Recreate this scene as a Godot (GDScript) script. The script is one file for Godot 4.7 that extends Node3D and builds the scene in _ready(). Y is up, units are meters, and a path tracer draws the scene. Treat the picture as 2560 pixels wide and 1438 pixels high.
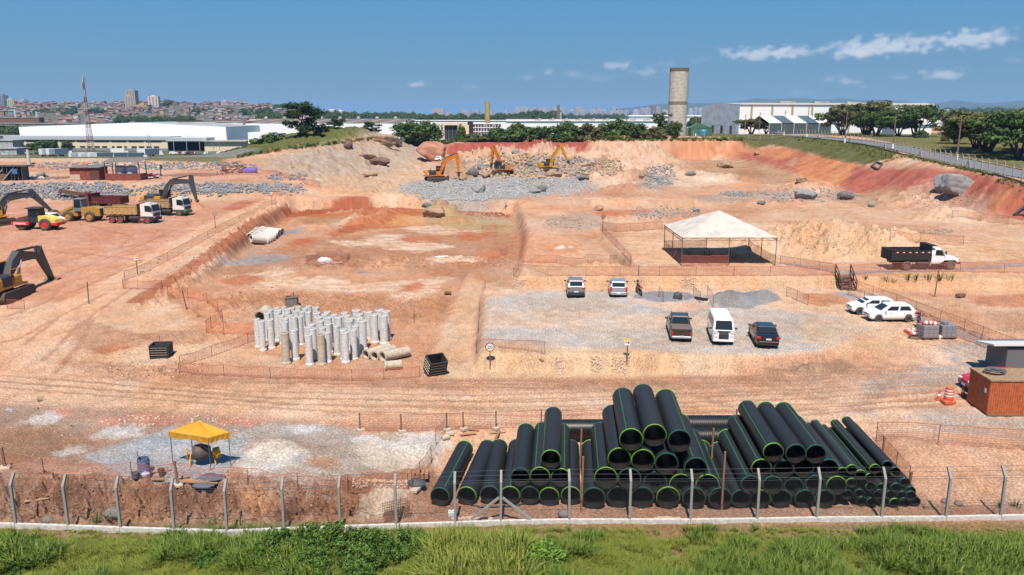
extends Node3D
# A levelled building site seen from about 18 m up: earthworks,stored pipes,parked machines,
# factories and a hazy city behind.  x right,y up,the camera looks along -z; "d" is the distance -z.
const EYE:=18.5
const LENS:=2000.0             # focal length in pixels of the 2560 px wide photograph
const TILT:=0.213675           # camera looks 12.24 degrees down
const NR:=940
const NC:=860
const D0:=23.0
const D1:=640.0
const AM:=0.82
var taken:={}
var mats:={}
var tex:={}
var rng:=RandomNumberGenerator.new()
var hgt:=PackedFloat32Array()
var cr:=PackedFloat32Array()
var cg:=PackedFloat32Array()
var cb:=PackedFloat32Array()
var nz_a:=FastNoiseLite.new()
var nz_b:=FastNoiseLite.new()
var nz_c:=FastNoiseLite.new()
# ---------------------------------------------------------------- mesh builder
class Mb:
	var v:=PackedVector3Array()
	var n:=PackedVector3Array()
	var c:=PackedColorArray()
	var col:=Color(1,1,1)
	var painted:=false
	var x:=Transform3D.IDENTITY
	func paint(k: Color) -> Mb:
		col = k
		painted = true
		return self
	func tri(p: Vector3,q: Vector3,r: Vector3,np: Vector3,nq: Vector3,nr: Vector3) -> void:
		v.append(x*p); v.append(x*r); v.append(x*q)
		var b:=x.basis
		n.append((b*np).normalized()); n.append((b*nr).normalized()); n.append((b*nq).normalized())
		if painted:
			c.append(col); c.append(col); c.append(col)
	func flat(p: Vector3,q: Vector3,r: Vector3) -> void:
		var m:=(q - p).cross(r - p)
		if m.length_squared() < 1e-14:
			return
		m = m.normalized()
		tri(p,q,r,m,m,m)
	func quad(p: Vector3,q: Vector3,r: Vector3,s: Vector3) -> void:
		flat(p,q,r)
		flat(p,r,s)
	func quad3(p: Vector3,q: Vector3,r: Vector3,s: Vector3) -> Mb:
		quad(p,q,r,s)
		return self
	func box(at: Vector3,size: Vector3,turn:=Basis.IDENTITY,bev:=0.0) -> Mb:
		var h:=size*0.5
		if bev > 0.0:
			var e: float = min(bev,min(h.x,min(h.y,h.z))*0.9)
			var ring:=func(y: float,i: float) -> Array:
				var a: float = h.x - i
				var b: float = h.z - i
				return [Vector3(a - e,y,-b),Vector3(a,y,-b + e),Vector3(a,y,b - e),Vector3(a - e,y,b),Vector3(-a + e,y,b),Vector3(-a,y,b - e),Vector3(-a,y,-b + e),Vector3(-a + e,y,-b)]
			var rings:=[ring.call(-h.y,e),ring.call(-h.y + e,0.0),ring.call(h.y - e,0.0),ring.call(h.y,e)]
			for k in 3:
				for j in 8:
					var j2: int = (j + 1) % 8
					quad(at + turn*rings[k][j],at + turn*rings[k + 1][j],at + turn*rings[k + 1][j2],at + turn*rings[k][j2])
			for k in [0,3]:
				for j in range(1,7):
					var p: Vector3 = at + turn*rings[k][0]
					var q: Vector3 = at + turn*rings[k][j]
					var r: Vector3 = at + turn*rings[k][j + 1]
					if k == 0:
						flat(p,q,r)
					else:
						flat(p,r,q)
			return self
		var o:=[]
		for i in 8:
			o.append(at + turn*Vector3(h.x*(1 if i & 1 else -1),h.y*(1 if i & 2 else -1),h.z*(1 if i & 4 else -1)))
		quad(o[4],o[5],o[7],o[6])
		quad(o[1],o[0],o[2],o[3])
		quad(o[5],o[1],o[3],o[7])
		quad(o[0],o[4],o[6],o[2])
		quad(o[6],o[7],o[3],o[2])
		quad(o[0],o[1],o[5],o[4])
		return self
	func beam(p: Vector3,q: Vector3,w: float,h: float) -> Mb:
		var z:=(q - p)
		var l:=z.length()
		if l < 1e-5:
			return self
		z /= l
		var up:=Vector3.UP if abs(z.y) < 0.99 else Vector3.RIGHT
		var a:=up.cross(z).normalized()
		var b:=z.cross(a)
		return box((p + q)*0.5,Vector3(w,h,l),Basis(a,b,z))
	func tube(p: Vector3,q: Vector3,r0: float,r1: float,k:=8,caps:=true) -> Mb:
		var z:=(q - p).normalized()
		var up:=Vector3.UP if abs(z.y) < 0.95 else Vector3.RIGHT
		var a:=up.cross(z).normalized()
		var b:=z.cross(a)
		for i in k:
			var t0:=TAU*i/k
			var t1:=TAU*(i + 1)/k
			var n0:=a*cos(t0) + b*sin(t0)
			var n1:=a*cos(t1) + b*sin(t1)
			tri(p + n0*r0,p + n1*r0,q + n1*r1,n0,n1,n1)
			tri(p + n0*r0,q + n1*r1,q + n0*r1,n0,n1,n0)
			if caps:
				tri(p,p + n1*r0,p + n0*r0,-z,-z,-z)
				tri(q,q + n0*r1,q + n1*r1,z,z,z)
		return self
	func path(pts: Array,r: float,k:=5) -> Mb:
		for i in pts.size() - 1:
			tube(pts[i],pts[i + 1],r,r,k,i == 0 or i == pts.size() - 2)
		return self
	func lathe(prof: Array,k: int,ax:=1,at:=Vector3.ZERO) -> Mb:
		var f:=func(al: float,r: float,t: float) -> Vector3:
			if ax == 1:
				return Vector3(r*cos(t),al,-r*sin(t))
			if ax == 0:
				return Vector3(al,r*cos(t),r*sin(t))
			return Vector3(r*cos(t),r*sin(t),al)
		for i in prof.size() - 1:
			var p: Vector2 = prof[i]
			var q: Vector2 = prof[i + 1]
			var e:=q - p
			if e.length() < 1e-6:
				continue
			var s:=Vector2(-e.y,e.x).normalized()     # (along,radial) outward for a profile running along +
			for j in k:
				var t0:=TAU*j/k
				var t1:=TAU*(j + 1)/k
				var a: Vector3 = f.call(p.x,p.y,t0)
				var b: Vector3 = f.call(p.x,p.y,t1)
				var c2: Vector3 = f.call(q.x,q.y,t1)
				var d2: Vector3 = f.call(q.x,q.y,t0)
				var n0: Vector3 = f.call(s.x,s.y,t0)
				var n1: Vector3 = f.call(s.x,s.y,t1)
				if p.y > 1e-5:
					tri(at + a,at + b,at + c2,n0,n1,n1)
				if q.y > 1e-5:
					tri(at + a,at + c2,at + d2,n0,n1,n0)
		return self
	func plate(pts: Array,w: float,z0:=0.0) -> Mb:
		var poly:=PackedVector2Array(pts)
		var area:=0.0
		for i in poly.size():
			area += poly[i].cross(poly[(i + 1) % poly.size()])
		if area < 0.0:
			poly.reverse()
		var ids:=Geometry2D.triangulate_polygon(poly)
		var za:=z0 + w*0.5
		var zb:=z0 - w*0.5
		for i in range(0,ids.size(),3):
			var a:=poly[ids[i]]
			var b:=poly[ids[i + 1]]
			var d:=poly[ids[i + 2]]
			if (b - a).cross(d - a) < 0.0:
				var t:=b
				b = d
				d = t
			flat(Vector3(a.x,a.y,za),Vector3(b.x,b.y,za),Vector3(d.x,d.y,za))
			flat(Vector3(a.x,a.y,zb),Vector3(d.x,d.y,zb),Vector3(b.x,b.y,zb))
		for i in poly.size():
			var a:=poly[i]
			var b:=poly[(i + 1) % poly.size()]
			quad(Vector3(a.x,a.y,za),Vector3(a.x,a.y,zb),Vector3(b.x,b.y,zb),Vector3(b.x,b.y,za))
		return self
	func loft(rings: Array,round_:=true,capped:=true) -> Mb:
		var m: int = rings.size()
		var k: int = rings[0].size()
		var nn:=[]
		for i in m:
			for j in k:
				nn.append(Vector3.ZERO)
		for i in m - 1:
			for j in k:
				var j2:=(j + 1) % k
				var e: Vector3 = (rings[i + 1][j2] - rings[i][j]).cross(rings[i + 1][j] - rings[i][j2])
				for id in [i*k + j,i*k + j2,(i + 1)*k + j,(i + 1)*k + j2]:
					nn[id] += e
		for i in m - 1:
			for j in k:
				var j2:=(j + 1) % k
				var a: Vector3 = rings[i][j]
				var b: Vector3 = rings[i][j2]
				var c2: Vector3 = rings[i + 1][j2]
				var d2: Vector3 = rings[i + 1][j]
				if round_:
					tri(a,b,c2,nn[i*k + j],nn[i*k + j2],nn[(i + 1)*k + j2])
					tri(a,c2,d2,nn[i*k + j],nn[(i + 1)*k + j2],nn[(i + 1)*k + j])
				else:
					quad(a,b,c2,d2)
		if capped:
			for e in [0,m - 1]:
				var mid:=Vector3.ZERO
				for q in rings[e]:
					mid += q
				mid /= k
				for j in k:
					if e == 0:
						flat(mid,rings[0][(j + 1) % k],rings[0][j])
					else:
						flat(mid,rings[e][j],rings[e][(j + 1) % k])
		return self
	func mesh() -> ArrayMesh:
		var a:=[]
		a.resize(Mesh.ARRAY_MAX)
		a[Mesh.ARRAY_VERTEX] = v
		a[Mesh.ARRAY_NORMAL] = n
		if painted:
			a[Mesh.ARRAY_COLOR] = c
		var m:=ArrayMesh.new()
		m.add_surface_from_arrays(Mesh.PRIMITIVE_TRIANGLES,a)
		return m
# ---------------------------------------------------------------- naming and parts
func numbered(called: String) -> String:
	if not taken.has(called):
		taken[called] = 0
		return called
	taken[called] += 1
	return "%s_%03d" % [called,taken[called]]
func thing(called: String,label: String,category: String,at:=Vector3.ZERO,turn:=0.0,group:="") -> Node3D:
	var o:=Node3D.new()
	o.name = numbered(called)
	add_child(o)
	o.position = at
	o.rotation.y = turn
	return tag(o,label,category,group)
func tag(o: Node3D,label: String,category: String,group:="",kind:="") -> Node3D:
	o.set_meta("label",label)
	if category: o.set_meta("category",category)
	if group: o.set_meta("group",group)
	if kind: o.set_meta("kind",kind)
	return o
func part(called: String,mesh: Mesh,m: Material,parent: Node3D) -> MeshInstance3D:
	var o:=MeshInstance3D.new()
	o.name = called
	o.mesh = mesh
	o.material_override = m
	o.cast_shadow = GeometryInstance3D.SHADOW_CASTING_SETTING_ON
	parent.add_child(o,true)
	return o
func single(called: String,mesh: Mesh,m: Material,label: String,category: String,at:=Vector3.ZERO,turn:=0.0,group:="") -> MeshInstance3D:
	var o:=part(numbered(called),mesh,m,self)
	o.position = at
	o.rotation.y = turn
	tag(o,label,category,group)
	return o
func setting(called: String,mesh: Mesh,m: Material) -> MeshInstance3D:
	var o:=part(numbered(called),mesh,m,self)
	o.set_meta("kind","structure")
	return o
func copy(o: Node3D,at: Vector3,turn: float,label:="",called:="") -> Node3D:
	var q: Node3D = o.duplicate()
	q.name = numbered(called if called else o.name.rstrip("0123456789").rstrip("_"))
	add_child(q)
	q.position = at
	q.rotation.y = turn
	if label: q.set_meta("label",label)
	return q
# ---------------------------------------------------------------- colours and materials
func to_lin(c: float) -> float:
	c /= 255.0
	return c/12.92 if c <= 0.04045 else pow((c + 0.055)/1.055,2.4)
# reflectance (linear) of a level surface that shows as r g b in this sunlight
func soil(r: float,g: float,b: float,k:=0.78) -> Color:
	return Color(to_lin(r)*k,to_lin(g)*k,to_lin(b)*k)
func shade(r: float,g: float,b: float,k:=0.6) -> Color:
	return soil(r,g,b,k).linear_to_srgb()
func grey_image(px: int,freq: float,oct: int,lo: float,hi: float,sd: int,kind:=FastNoiseLite.TYPE_SIMPLEX_SMOOTH,contrast:=1.0) -> Image:
	var f:=FastNoiseLite.new()
	f.noise_type = kind
	f.seed = sd
	f.frequency = freq
	f.fractal_octaves = oct
	f.fractal_type = FastNoiseLite.FRACTAL_FBM
	var im:=f.get_seamless_image(px,px)
	im.convert(Image.FORMAT_L8)
	var d:=im.get_data()
	var lut:=PackedByteArray()
	for i in 256:
		var t: float = clamp((i/255.0 - 0.5)*contrast + 0.5,0.0,1.0)
		lut.append(int(clamp(lerp(lo,hi,t),0.0,1.0)*255.0))
	for i in d.size():
		d[i] = lut[d[i]]
	return Image.create_from_data(px,px,false,Image.FORMAT_L8,d)
func make_textures() -> void:
	var g:=grey_image(512,0.045,5,0.68,1.0,3,FastNoiseLite.TYPE_SIMPLEX_SMOOTH,1.5)
	tex.grain = ImageTexture.create_from_image(g)
	var b:=grey_image(512,0.045,4,0.0,1.0,4)
	b.convert(Image.FORMAT_RGBA8)
	b.bump_map_to_normal_map(5.0)
	tex.bumps = ImageTexture.create_from_image(b)
	tex.stain = ImageTexture.create_from_image(grey_image(256,0.02,5,0.74,1.0,8,FastNoiseLite.TYPE_SIMPLEX_SMOOTH,1.4))
	tex.soft = ImageTexture.create_from_image(grey_image(256,0.02,5,0.84,1.0,18,FastNoiseLite.TYPE_SIMPLEX_SMOOTH,1.5))
	tex.speckle = ImageTexture.create_from_image(grey_image(512,0.16,3,0.45,1.0,9,FastNoiseLite.TYPE_SIMPLEX_SMOOTH,1.8))
# opts: tex (name),scale (repeats per metre),bump (strength),alpha,world
func mat(key: String,albedo: Color,rough:=0.85,metal:=0.0,opts:={}) -> StandardMaterial3D:
	if mats.has(key):
		return mats[key]
	var m:=StandardMaterial3D.new()
	m.albedo_color = albedo
	m.roughness = rough
	m.metallic = metal
	m.metallic_specular = opts.get("spec",0.5)
	if opts.has("tex"):
		m.albedo_texture = tex[opts.tex]
		m.uv1_triplanar = true
		m.uv1_world_triplanar = opts.get("world",false)
		m.uv1_scale = Vector3.ONE*float(opts.get("scale",0.5))
	if opts.has("bump"):
		m.normal_enabled = true
		m.normal_texture = tex.bumps
		m.normal_scale = opts.bump
	if opts.has("vertex"):
		m.vertex_color_use_as_albedo = true
	if opts.has("alpha"):
		m.transparency = BaseMaterial3D.TRANSPARENCY_ALPHA
		m.albedo_color.a = opts.alpha
	if opts.has("backlight"):
		m.backlight_enabled = true
		m.backlight = opts.backlight
	if opts.has("coat"):
		m.clearcoat_enabled = true
		m.clearcoat = opts.coat
		m.clearcoat_roughness = 0.08
	m.cull_mode = BaseMaterial3D.CULL_DISABLED
	mats[key] = m
	return m
# ---------------------------------------------------------------- places on the ground
# the point of the ground that the photograph shows at px,py (ray against the height field)
func spot(px: float,py: float,lift:=0.0) -> Vector3:
	var a:=(px - 1280.0)/LENS
	var b:=(py - 719.0)/LENS
	var dir:=Vector3(a,-sin(TILT) - b*cos(TILT),-cos(TILT) + b*sin(TILT))
	var t:=20.0
	var last:=20.0
	while t < 1500.0:
		var p:=dir*t + Vector3(0,EYE,0)
		if p.y <= ground(p.x,-p.z):
			break
		last = t
		t += max(0.4,t*0.006)
	for i in 12:
		var mid:=(last + t)*0.5
		var p:=dir*mid + Vector3(0,EYE,0)
		if p.y <= ground(p.x,-p.z):
			t = mid
		else:
			last = mid
	var q:=dir*t + Vector3(0,EYE,0)
	q.y = ground(q.x,-q.z) + lift
	return q
# the point at px,py on the level surface of height e
func level(px: float,py: float,e: float) -> Vector3:
	var a:=(px - 1280.0)/LENS
	var b:=(py - 719.0)/LENS
	var dir:=Vector3(a,-sin(TILT) - b*cos(TILT),-cos(TILT) + b*sin(TILT))
	var t:=(e - EYE)/dir.y
	return dir*t + Vector3(0,EYE,0)
# the point seen at px,py at distance d
func at_d(px: float,py: float,d: float) -> Vector3:
	var a:=(px - 1280.0)/LENS
	var b:=(py - 719.0)/LENS
	var dir:=Vector3(a,-sin(TILT) - b*cos(TILT),-cos(TILT) + b*sin(TILT))
	return dir*(d/-dir.z) + Vector3(0,EYE,0)
func ss(a: float,b: float,t: float) -> float:
	return smoothstep(a,b,t)
func row_of(d: float) -> float:
	return (pow(max(d,1.0),-0.5) - pow(D0,-0.5))/(pow(D1,-0.5) - pow(D0,-0.5))*(NR - 1)
func d_of(i: float) -> float:
	var q: float = lerp(pow(D0,-0.5),pow(D1,-0.5),i/(NR - 1))
	return 1.0/(q*q)
func ground(x: float,d: float) -> float:
	var i: float = clamp(row_of(d),0.0,NR - 1.001)
	var j: float = clamp((x/max(d,1.0)/AM*0.5 + 0.5)*(NC - 1),0.0,NC - 1.001)
	var i0:=int(i)
	var j0:=int(j)
	var f:=i - i0
	var g:=j - j0
	var k:=i0*NC + j0
	return lerp(lerp(hgt[k],hgt[k + 1],g),lerp(hgt[k + NC],hgt[k + NC + 1],g),f)
func g3(x: float,d: float,lift:=0.0) -> Vector3:
	return Vector3(x,ground(x,d) + lift,-d)
# ================================================================ scene
func _ready() -> void:
	rng.seed = 11
	var cam:=Camera3D.new()
	cam.name = "camera"
	cam.position = Vector3(0,EYE,0)
	cam.rotation = Vector3(-TILT,0,0)
	cam.fov = rad_to_deg(2.0*atan(719.0/LENS))
	cam.near = 0.5
	cam.far = 40000.0
	add_child(cam)
	cam.current = true
	var env:=Environment.new()
	env.background_mode = Environment.BG_SKY
	env.tonemap_mode = Environment.TONE_MAPPER_LINEAR
	env.tonemap_exposure = 1.7
	env.sdfgi_enabled = true
	env.ssao_enabled = true
	env.ssil_enabled = true
	env.fog_enabled = true
	env.fog_density = 0.00008
	env.fog_light_color = Color(0.62,0.8,1.0)
	var sky:=Sky.new()
	sky.sky_material = make_sky()
	env.sky = sky
	var we:=WorldEnvironment.new()
	we.name = "world_environment"
	we.environment = env
	add_child(we)
	var sun:=DirectionalLight3D.new()
	sun.name = "sun"
	sun.light_energy = 1.45
	sun.light_color = Color(1.0,0.955,0.89)
	sun.light_angular_distance = 0.53
	sun.shadow_enabled = true
	sun.rotation = Vector3(deg_to_rad(-60.0),deg_to_rad(-4.0),0)
	add_child(sun)
	make_textures()
	print("textures ",Time.get_ticks_msec())
	build_ground()
	print("ground ",Time.get_ticks_msec())
	build_hills()
	build_trees()
	build_city()
	build_factories()
	build_right_road()
	print("far ",Time.get_ticks_msec())
	build_pipe_store()
	build_concrete_pipes()
	build_front_fence()
	build_nets()
	build_tents()
	build_site_things()
	build_terrace()
	print("site ",Time.get_ticks_msec())
	build_vehicles()
	print("vehicles ",Time.get_ticks_msec())
	build_rocks()
	build_weeds()
	build_people()
	print("nature ",Time.get_ticks_msec())
func make_sky() -> PanoramaSkyMaterial:
	var w:=4096
	var h:=2048
	var im:=Image.create(w,h,false,Image.FORMAT_RGBF)
	var lo:=Color(0.148,0.213,0.24)
	var mid:=Color(0.044,0.192,0.375)
	var top:=Color(0.03,0.14,0.335)
	for y in h:
		var e:=(0.5 - (y + 0.5)/h)*180.0
		var c:=lo
		if e > 0.0:
			c = lo.lerp(mid,1.0 - exp(-e/5.5)).lerp(top,clamp((e - 4.0)/60.0,0.0,1.0))
		else:
			c = Color(0.2,0.2,0.2)
		im.fill_rect(Rect2i(0,y,w,1),c)
	var f:=FastNoiseLite.new()
	f.seed = 5
	f.frequency = 1.0
	f.fractal_octaves = 5
	f.fractal_gain = 0.55
	var cl:=[]
	for q in [[1910,137,110,20,1.0],[1990,128,70,14,0.7],[2200,122,115,28,1.0],[2275,108,60,22,0.7],[2130,130,60,22,0.8],[2420,105,85,26,0.95],[2490,95,50,20,0.6],[1545,165,45,14,0.6],[1620,182,60,14,0.45],[1435,188,40,11,0.4],[1320,196,26,8,0.35],[1040,213,32,9,0.8],[1180,218,30,7,0.3],[2120,202,30,10,0.55],[2360,187,50,13,0.8],[2245,193,22,8,0.4],[2160,215,18,6,0.5],[2075,200,25,8,0.4],[1500,195,50,10,0.3],[1660,160,40,10,0.25],[1750,150,50,10,0.25],[2540,150,30,9,0.3],[1370,183,14,7,0.5],[2000,232,30,8,0.3]]:
		var p:=at_d(q[0],q[1],1000.0) - Vector3(0,EYE,0)
		cl.append([rad_to_deg(atan2(p.x,-p.z)),rad_to_deg(atan2(p.y,Vector2(p.x,p.z).length())),q[2]/2000.0*57.3,q[3]/2000.0*57.3,q[4]])
	var r:=RandomNumberGenerator.new()
	r.seed = 40
	for i in 60:
		var az:=r.randf_range(38.0,322.0)
		cl.append([az,r.randf_range(1.5,8.0),r.randf_range(0.8,3.5),r.randf_range(0.25,0.9),r.randf_range(0.3,1.0)])
	for q in cl:
		var x0:=int((q[0]/360.0 + 1.0)*w)
		var y0:=int((0.5 - q[1]/180.0)*h)
		var rx:=int(q[2]/360.0*w) + 1
		var ry:=int(q[3]/180.0*h) + 1
		for y in range(y0 - ry,y0 + ry + 1):
			for x in range(x0 - rx,x0 + rx + 1):
				var u:=float(x - x0)/rx
				var s:=float(y - y0)/ry          # + is down
				var flatten:=s*(1.5 if s > 0.0 else 1.0)
				var m:=1.0 - sqrt(u*u + flatten*flatten)
				m += f.get_noise_2d(x*0.085 + q[0]*7.0,y*0.15)*0.95
				m = clamp(m*1.3,0.0,1.0)*q[4]
				if m <= 0.0:
					continue
				m = m*m*(3.0 - 2.0*m)*0.7
				var xx:=posmod(x,w)
				var c:=im.get_pixel(xx,y)
				im.set_pixel(xx,y,c.lerp(Color(0.42,0.45,0.5),m))
	var pm:=PanoramaSkyMaterial.new()
	pm.panorama = ImageTexture.create_from_image(im)
	return pm
# ================================================================ the ground
# height of the site before the pits,platforms and heaps are cut into it
func lay_of_land(x: float,d: float) -> float:
	var w1:=nz_a.get_noise_2d(x*0.06,d*0.06)
	var h: float = 2.0*ss(66.0,124.0,d)
	if d < 46.0:
		var dip: float = lerp(-0.6,0.0,ss(35.6,43.0,d))
		var left: float = lerp(-0.62,0.42,ss(35.7,37.7 + w1*1.2,d))*1.0
		left = lerp(left,0.0,ss(38.5,45.0,d))
		var right: float = lerp(-0.6,0.3,ss(36.4,41.8,d))
		right = lerp(right,0.0,ss(42.0,46.0,d))
		var wl:=ss(-2.0,-7.5,x)
		var wr:=ss(20.5,23.5,x)
		h += lerp(lerp(dip,left,wl),right,wr)
		if d < 34.4:
			h = lerp(-0.95,-0.75,ss(24.0,33.0,d)) + ss(33.0,34.4,d)*0.12
	if x > 18.0 and d < 80.0 and d > 46.5:
		h = lerp(h,max(h,1.2*ss(47.0,66.0,d)),ss(19.0,25.0,x))
	if x < -36.0 and d > 140.0:
		var wob:=nz_b.get_noise_2d(x*0.05,3.0)*3.0
		var wx:=ss(-38.0,-58.0,x)
		h += wx*3.1*ss(156.0 + wob,162.5 + wob,d)
		h += ss(-46.0,-66.0,x)*1.6*ss(198.0 + wob,205.0 + wob,d)
	var hx:=(x + 50.0)/(72.0 if x < -50.0 else 31.0)
	var hd:=(d - 300.0)/(105.0 if d < 300.0 else 40.0)
	var hill:=1.0 - sqrt(hx*hx + hd*hd)
	if hill > 0.0:
		h += 7.3*(hill*hill*(3.0 - 2.0*hill))
	if x > -40.0:
		h += ss(180.0,285.0,d)*2.4*ss(-40.0,-20.0,x)*(1.0 - 0.75*ss(40.0,62.0,x))
	var xb: float = lerp(79.0,73.0,ss(120.0,200.0,d)) + w1*1.5
	var xt: float = lerp(85.5,99.0,ss(140.0,225.0,d))
	var top: float = lerp(7.6,10.4,ss(120.0,270.0,d))
	if d > 92.0 and x > xb:
		var up_:=clampf((x - xb)/(xt - xb),0.0,1.0)
		up_ = lerp(up_,up_*up_*(3.0 - 2.0*up_),0.5)
		h = lerp(h,lerp(h,top,up_),ss(92.0,128.0,d))
	if d > 284.0:
		var wall:=ss(288.0 + w1*2.0,297.0 + w1*2.0,d)
		var wxx:=ss(-34.0,-20.0,x)
		var land: float = lerp(8.2,9.4,ss(25.0,65.0,x))
		h = lerp(h,lerp(h,max(h,land),wall),wxx)
		h = lerp(h,4.0,ss(325.0,400.0,d)*wxx*(1.0 - ss(40.0,80.0,x)))
		h = lerp(h,8.5,ss(325.0,400.0,d)*ss(40.0,80.0,x))
	if x < -20.0 and d > 212.0:
		var wl2: float = ss(228.0,262.0,d)*ss(-80.0,-100.0,x)
		wl2 = max(wl2,ss(318.0,350.0,d)*ss(-18.0,-40.0,x))
		h = lerp(h,-1.2,wl2)
	return h
var box_r0:=0
var box_r1:=0
var box_c0:=0
var box_c1:=0
var mask:=PackedFloat32Array()
var on_surface:=false
func to_grid(p: Vector3) -> Vector2:
	return Vector2((p.x/-p.z/AM*0.5 + 0.5)*(NC - 1),row_of(-p.z))
func blur_mask(rx: int,ry: int) -> void:
	var w:=box_c1 - box_c0 + 1
	var h:=box_r1 - box_r0 + 1
	for pass_ in 2:
		if rx > 0:
			var k:=1.0/(2*rx + 1)
			var line:=PackedFloat32Array()
			line.resize(w)
			for i in h:
				var o:=i*w
				for j in w:
					line[j] = mask[o + j]
				var s:=0.0
				for j in range(-rx,rx + 1):
					s += line[clampi(j,0,w - 1)]
				for j in w:
					mask[o + j] = s*k
					s += line[mini(j + rx + 1,w - 1)] - line[maxi(j - rx,0)]
		if ry > 0:
			var k:=1.0/(2*ry + 1)
			var line:=PackedFloat32Array()
			line.resize(h)
			for j in w:
				for i in h:
					line[i] = mask[i*w + j]
				var s:=0.0
				for i in range(-ry,ry + 1):
					s += line[clampi(i,0,h - 1)]
				for i in h:
					mask[i*w + j] = s*k
					s += line[mini(i + ry + 1,h - 1)] - line[maxi(i - ry,0)]
func open_mask(g: PackedVector2Array,edge: float,grow:=0.0) -> Vector2i:
	var lo:=g[0]
	var hi:=g[0]
	for p in g:
		lo = lo.min(p)
		hi = hi.max(p)
	var dm:=d_of(clamp((lo.y + hi.y)*0.5,0.0,NR - 1.0))
	var rx:=clampi(int(round(edge/(dm*2.0*AM/NC))),0,60)
	var ry:=clampi(int(round(edge/(d_of(clamp((lo.y + hi.y)*0.5 + 1.0,0.0,NR - 1.0)) - dm + 1e-4))),0,60)
	var gx:=int(grow/(dm*2.0*AM/NC)) + 1
	var gy:=int(grow/(d_of(clamp((lo.y + hi.y)*0.5 + 1.0,0.0,NR - 1.0)) - dm + 1e-4)) + 1
	box_r0 = clampi(int(lo.y) - 2*ry - 2 - gy,0,NR - 1)
	box_r1 = clampi(int(hi.y) + 2*ry + 2 + gy,0,NR - 1)
	box_c0 = clampi(int(lo.x) - 2*rx - 2 - gx,0,NC - 1)
	box_c1 = clampi(int(hi.x) + 2*rx + 2 + gx,0,NC - 1)
	mask = PackedFloat32Array()
	mask.resize((box_c1 - box_c0 + 1)*(box_r1 - box_r0 + 1))
	return Vector2i(rx,ry)
# mask of a closed outline: points of the photograph standing at height e
func area(pts: Array,e: float,edge: float) -> void:
	var g:=PackedVector2Array()
	for i in range(0,pts.size(),2):
		g.append(to_grid(spot(pts[i],pts[i + 1]) if on_surface else level(pts[i],pts[i + 1],e)))
	var r:=open_mask(g,edge)
	var w:=box_c1 - box_c0 + 1
	for i in range(box_r0,box_r1 + 1):
		var xs:=[]
		for k in g.size():
			var a:=g[k]
			var b:=g[(k + 1) % g.size()]
			if (a.y <= i) != (b.y <= i):
				xs.append(a.x + (i - a.y)/(b.y - a.y)*(b.x - a.x))
		xs.sort()
		for k in range(0,xs.size() - 1,2):
			for j in range(maxi(int(ceil(xs[k])),box_c0),mini(int(xs[k + 1]),box_c1) + 1):
				mask[(i - box_r0)*w + j - box_c0] = 1.0
	blur_mask(r.x,r.y)
# mask of a stripe of half width hw metres along a line
func stripe(pts: Array,e: float,hw: float,edge: float) -> void:
	var q:=[]
	var g:=PackedVector2Array()
	for i in range(0,pts.size(),2):
		var p:=spot(pts[i],pts[i + 1]) if on_surface else level(pts[i],pts[i + 1],e)
		q.append(Vector2(p.x,-p.z))
		g.append(to_grid(p))
	open_mask(g,0.0,hw + edge)
	var w:=box_c1 - box_c0 + 1
	for i in range(box_r0,box_r1 + 1):
		var d:=d_of(i)
		for j in range(box_c0,box_c1 + 1):
			var p:=Vector2(d*AM*(2.0*j/(NC - 1) - 1.0),d)
			var best:=1e9
			for k in q.size() - 1:
				var s:=Geometry2D.get_closest_point_to_segment(p,q[k],q[k + 1])
				best = min(best,s.distance_squared_to(p))
			if best < (hw + edge)*(hw + edge):
				mask[(i - box_r0)*w + j - box_c0] = 1.0 - ss(hw - edge,hw + edge,sqrt(best))
# colour the mask: rough = how ragged the edge,streak = bands drawn out across the view (wheel tracks)
func dye(c: Color,strength:=1.0,rough:=0.5,streak:=0.0,size:=1.0) -> void:
	var w:=box_c1 - box_c0 + 1
	for i in range(box_r0,box_r1 + 1):
		var d:=d_of(i)
		for j in range(box_c0,box_c1 + 1):
			var m:=mask[(i - box_r0)*w + j - box_c0]
			if m <= 0.004:
				continue
			var x:=d*AM*(2.0*j/(NC - 1) - 1.0)
			if rough > 0.0:
				m = clampf((m - 0.5)*1.7 + 0.5 + rough*(nz_b.get_noise_2d(x*0.6/size,d*0.45/size)*1.3 + 0.5*nz_c.get_noise_2d(x*2.2/size,d*1.6/size)),0.0,1.0)*smoothstep(0.0,0.25,m)
			if streak > 0.0:
				m *= clampf(1.0 - streak*0.55 + streak*nz_c.get_noise_2d(x*0.11,d*2.3)*2.4,0.0,1.0)
			m *= strength
			var k:=i*NC + j
			cr[k] += (c.r - cr[k])*m
			cg[k] += (c.g - cg[k])*m
			cb[k] += (c.b - cb[k])*m
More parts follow.
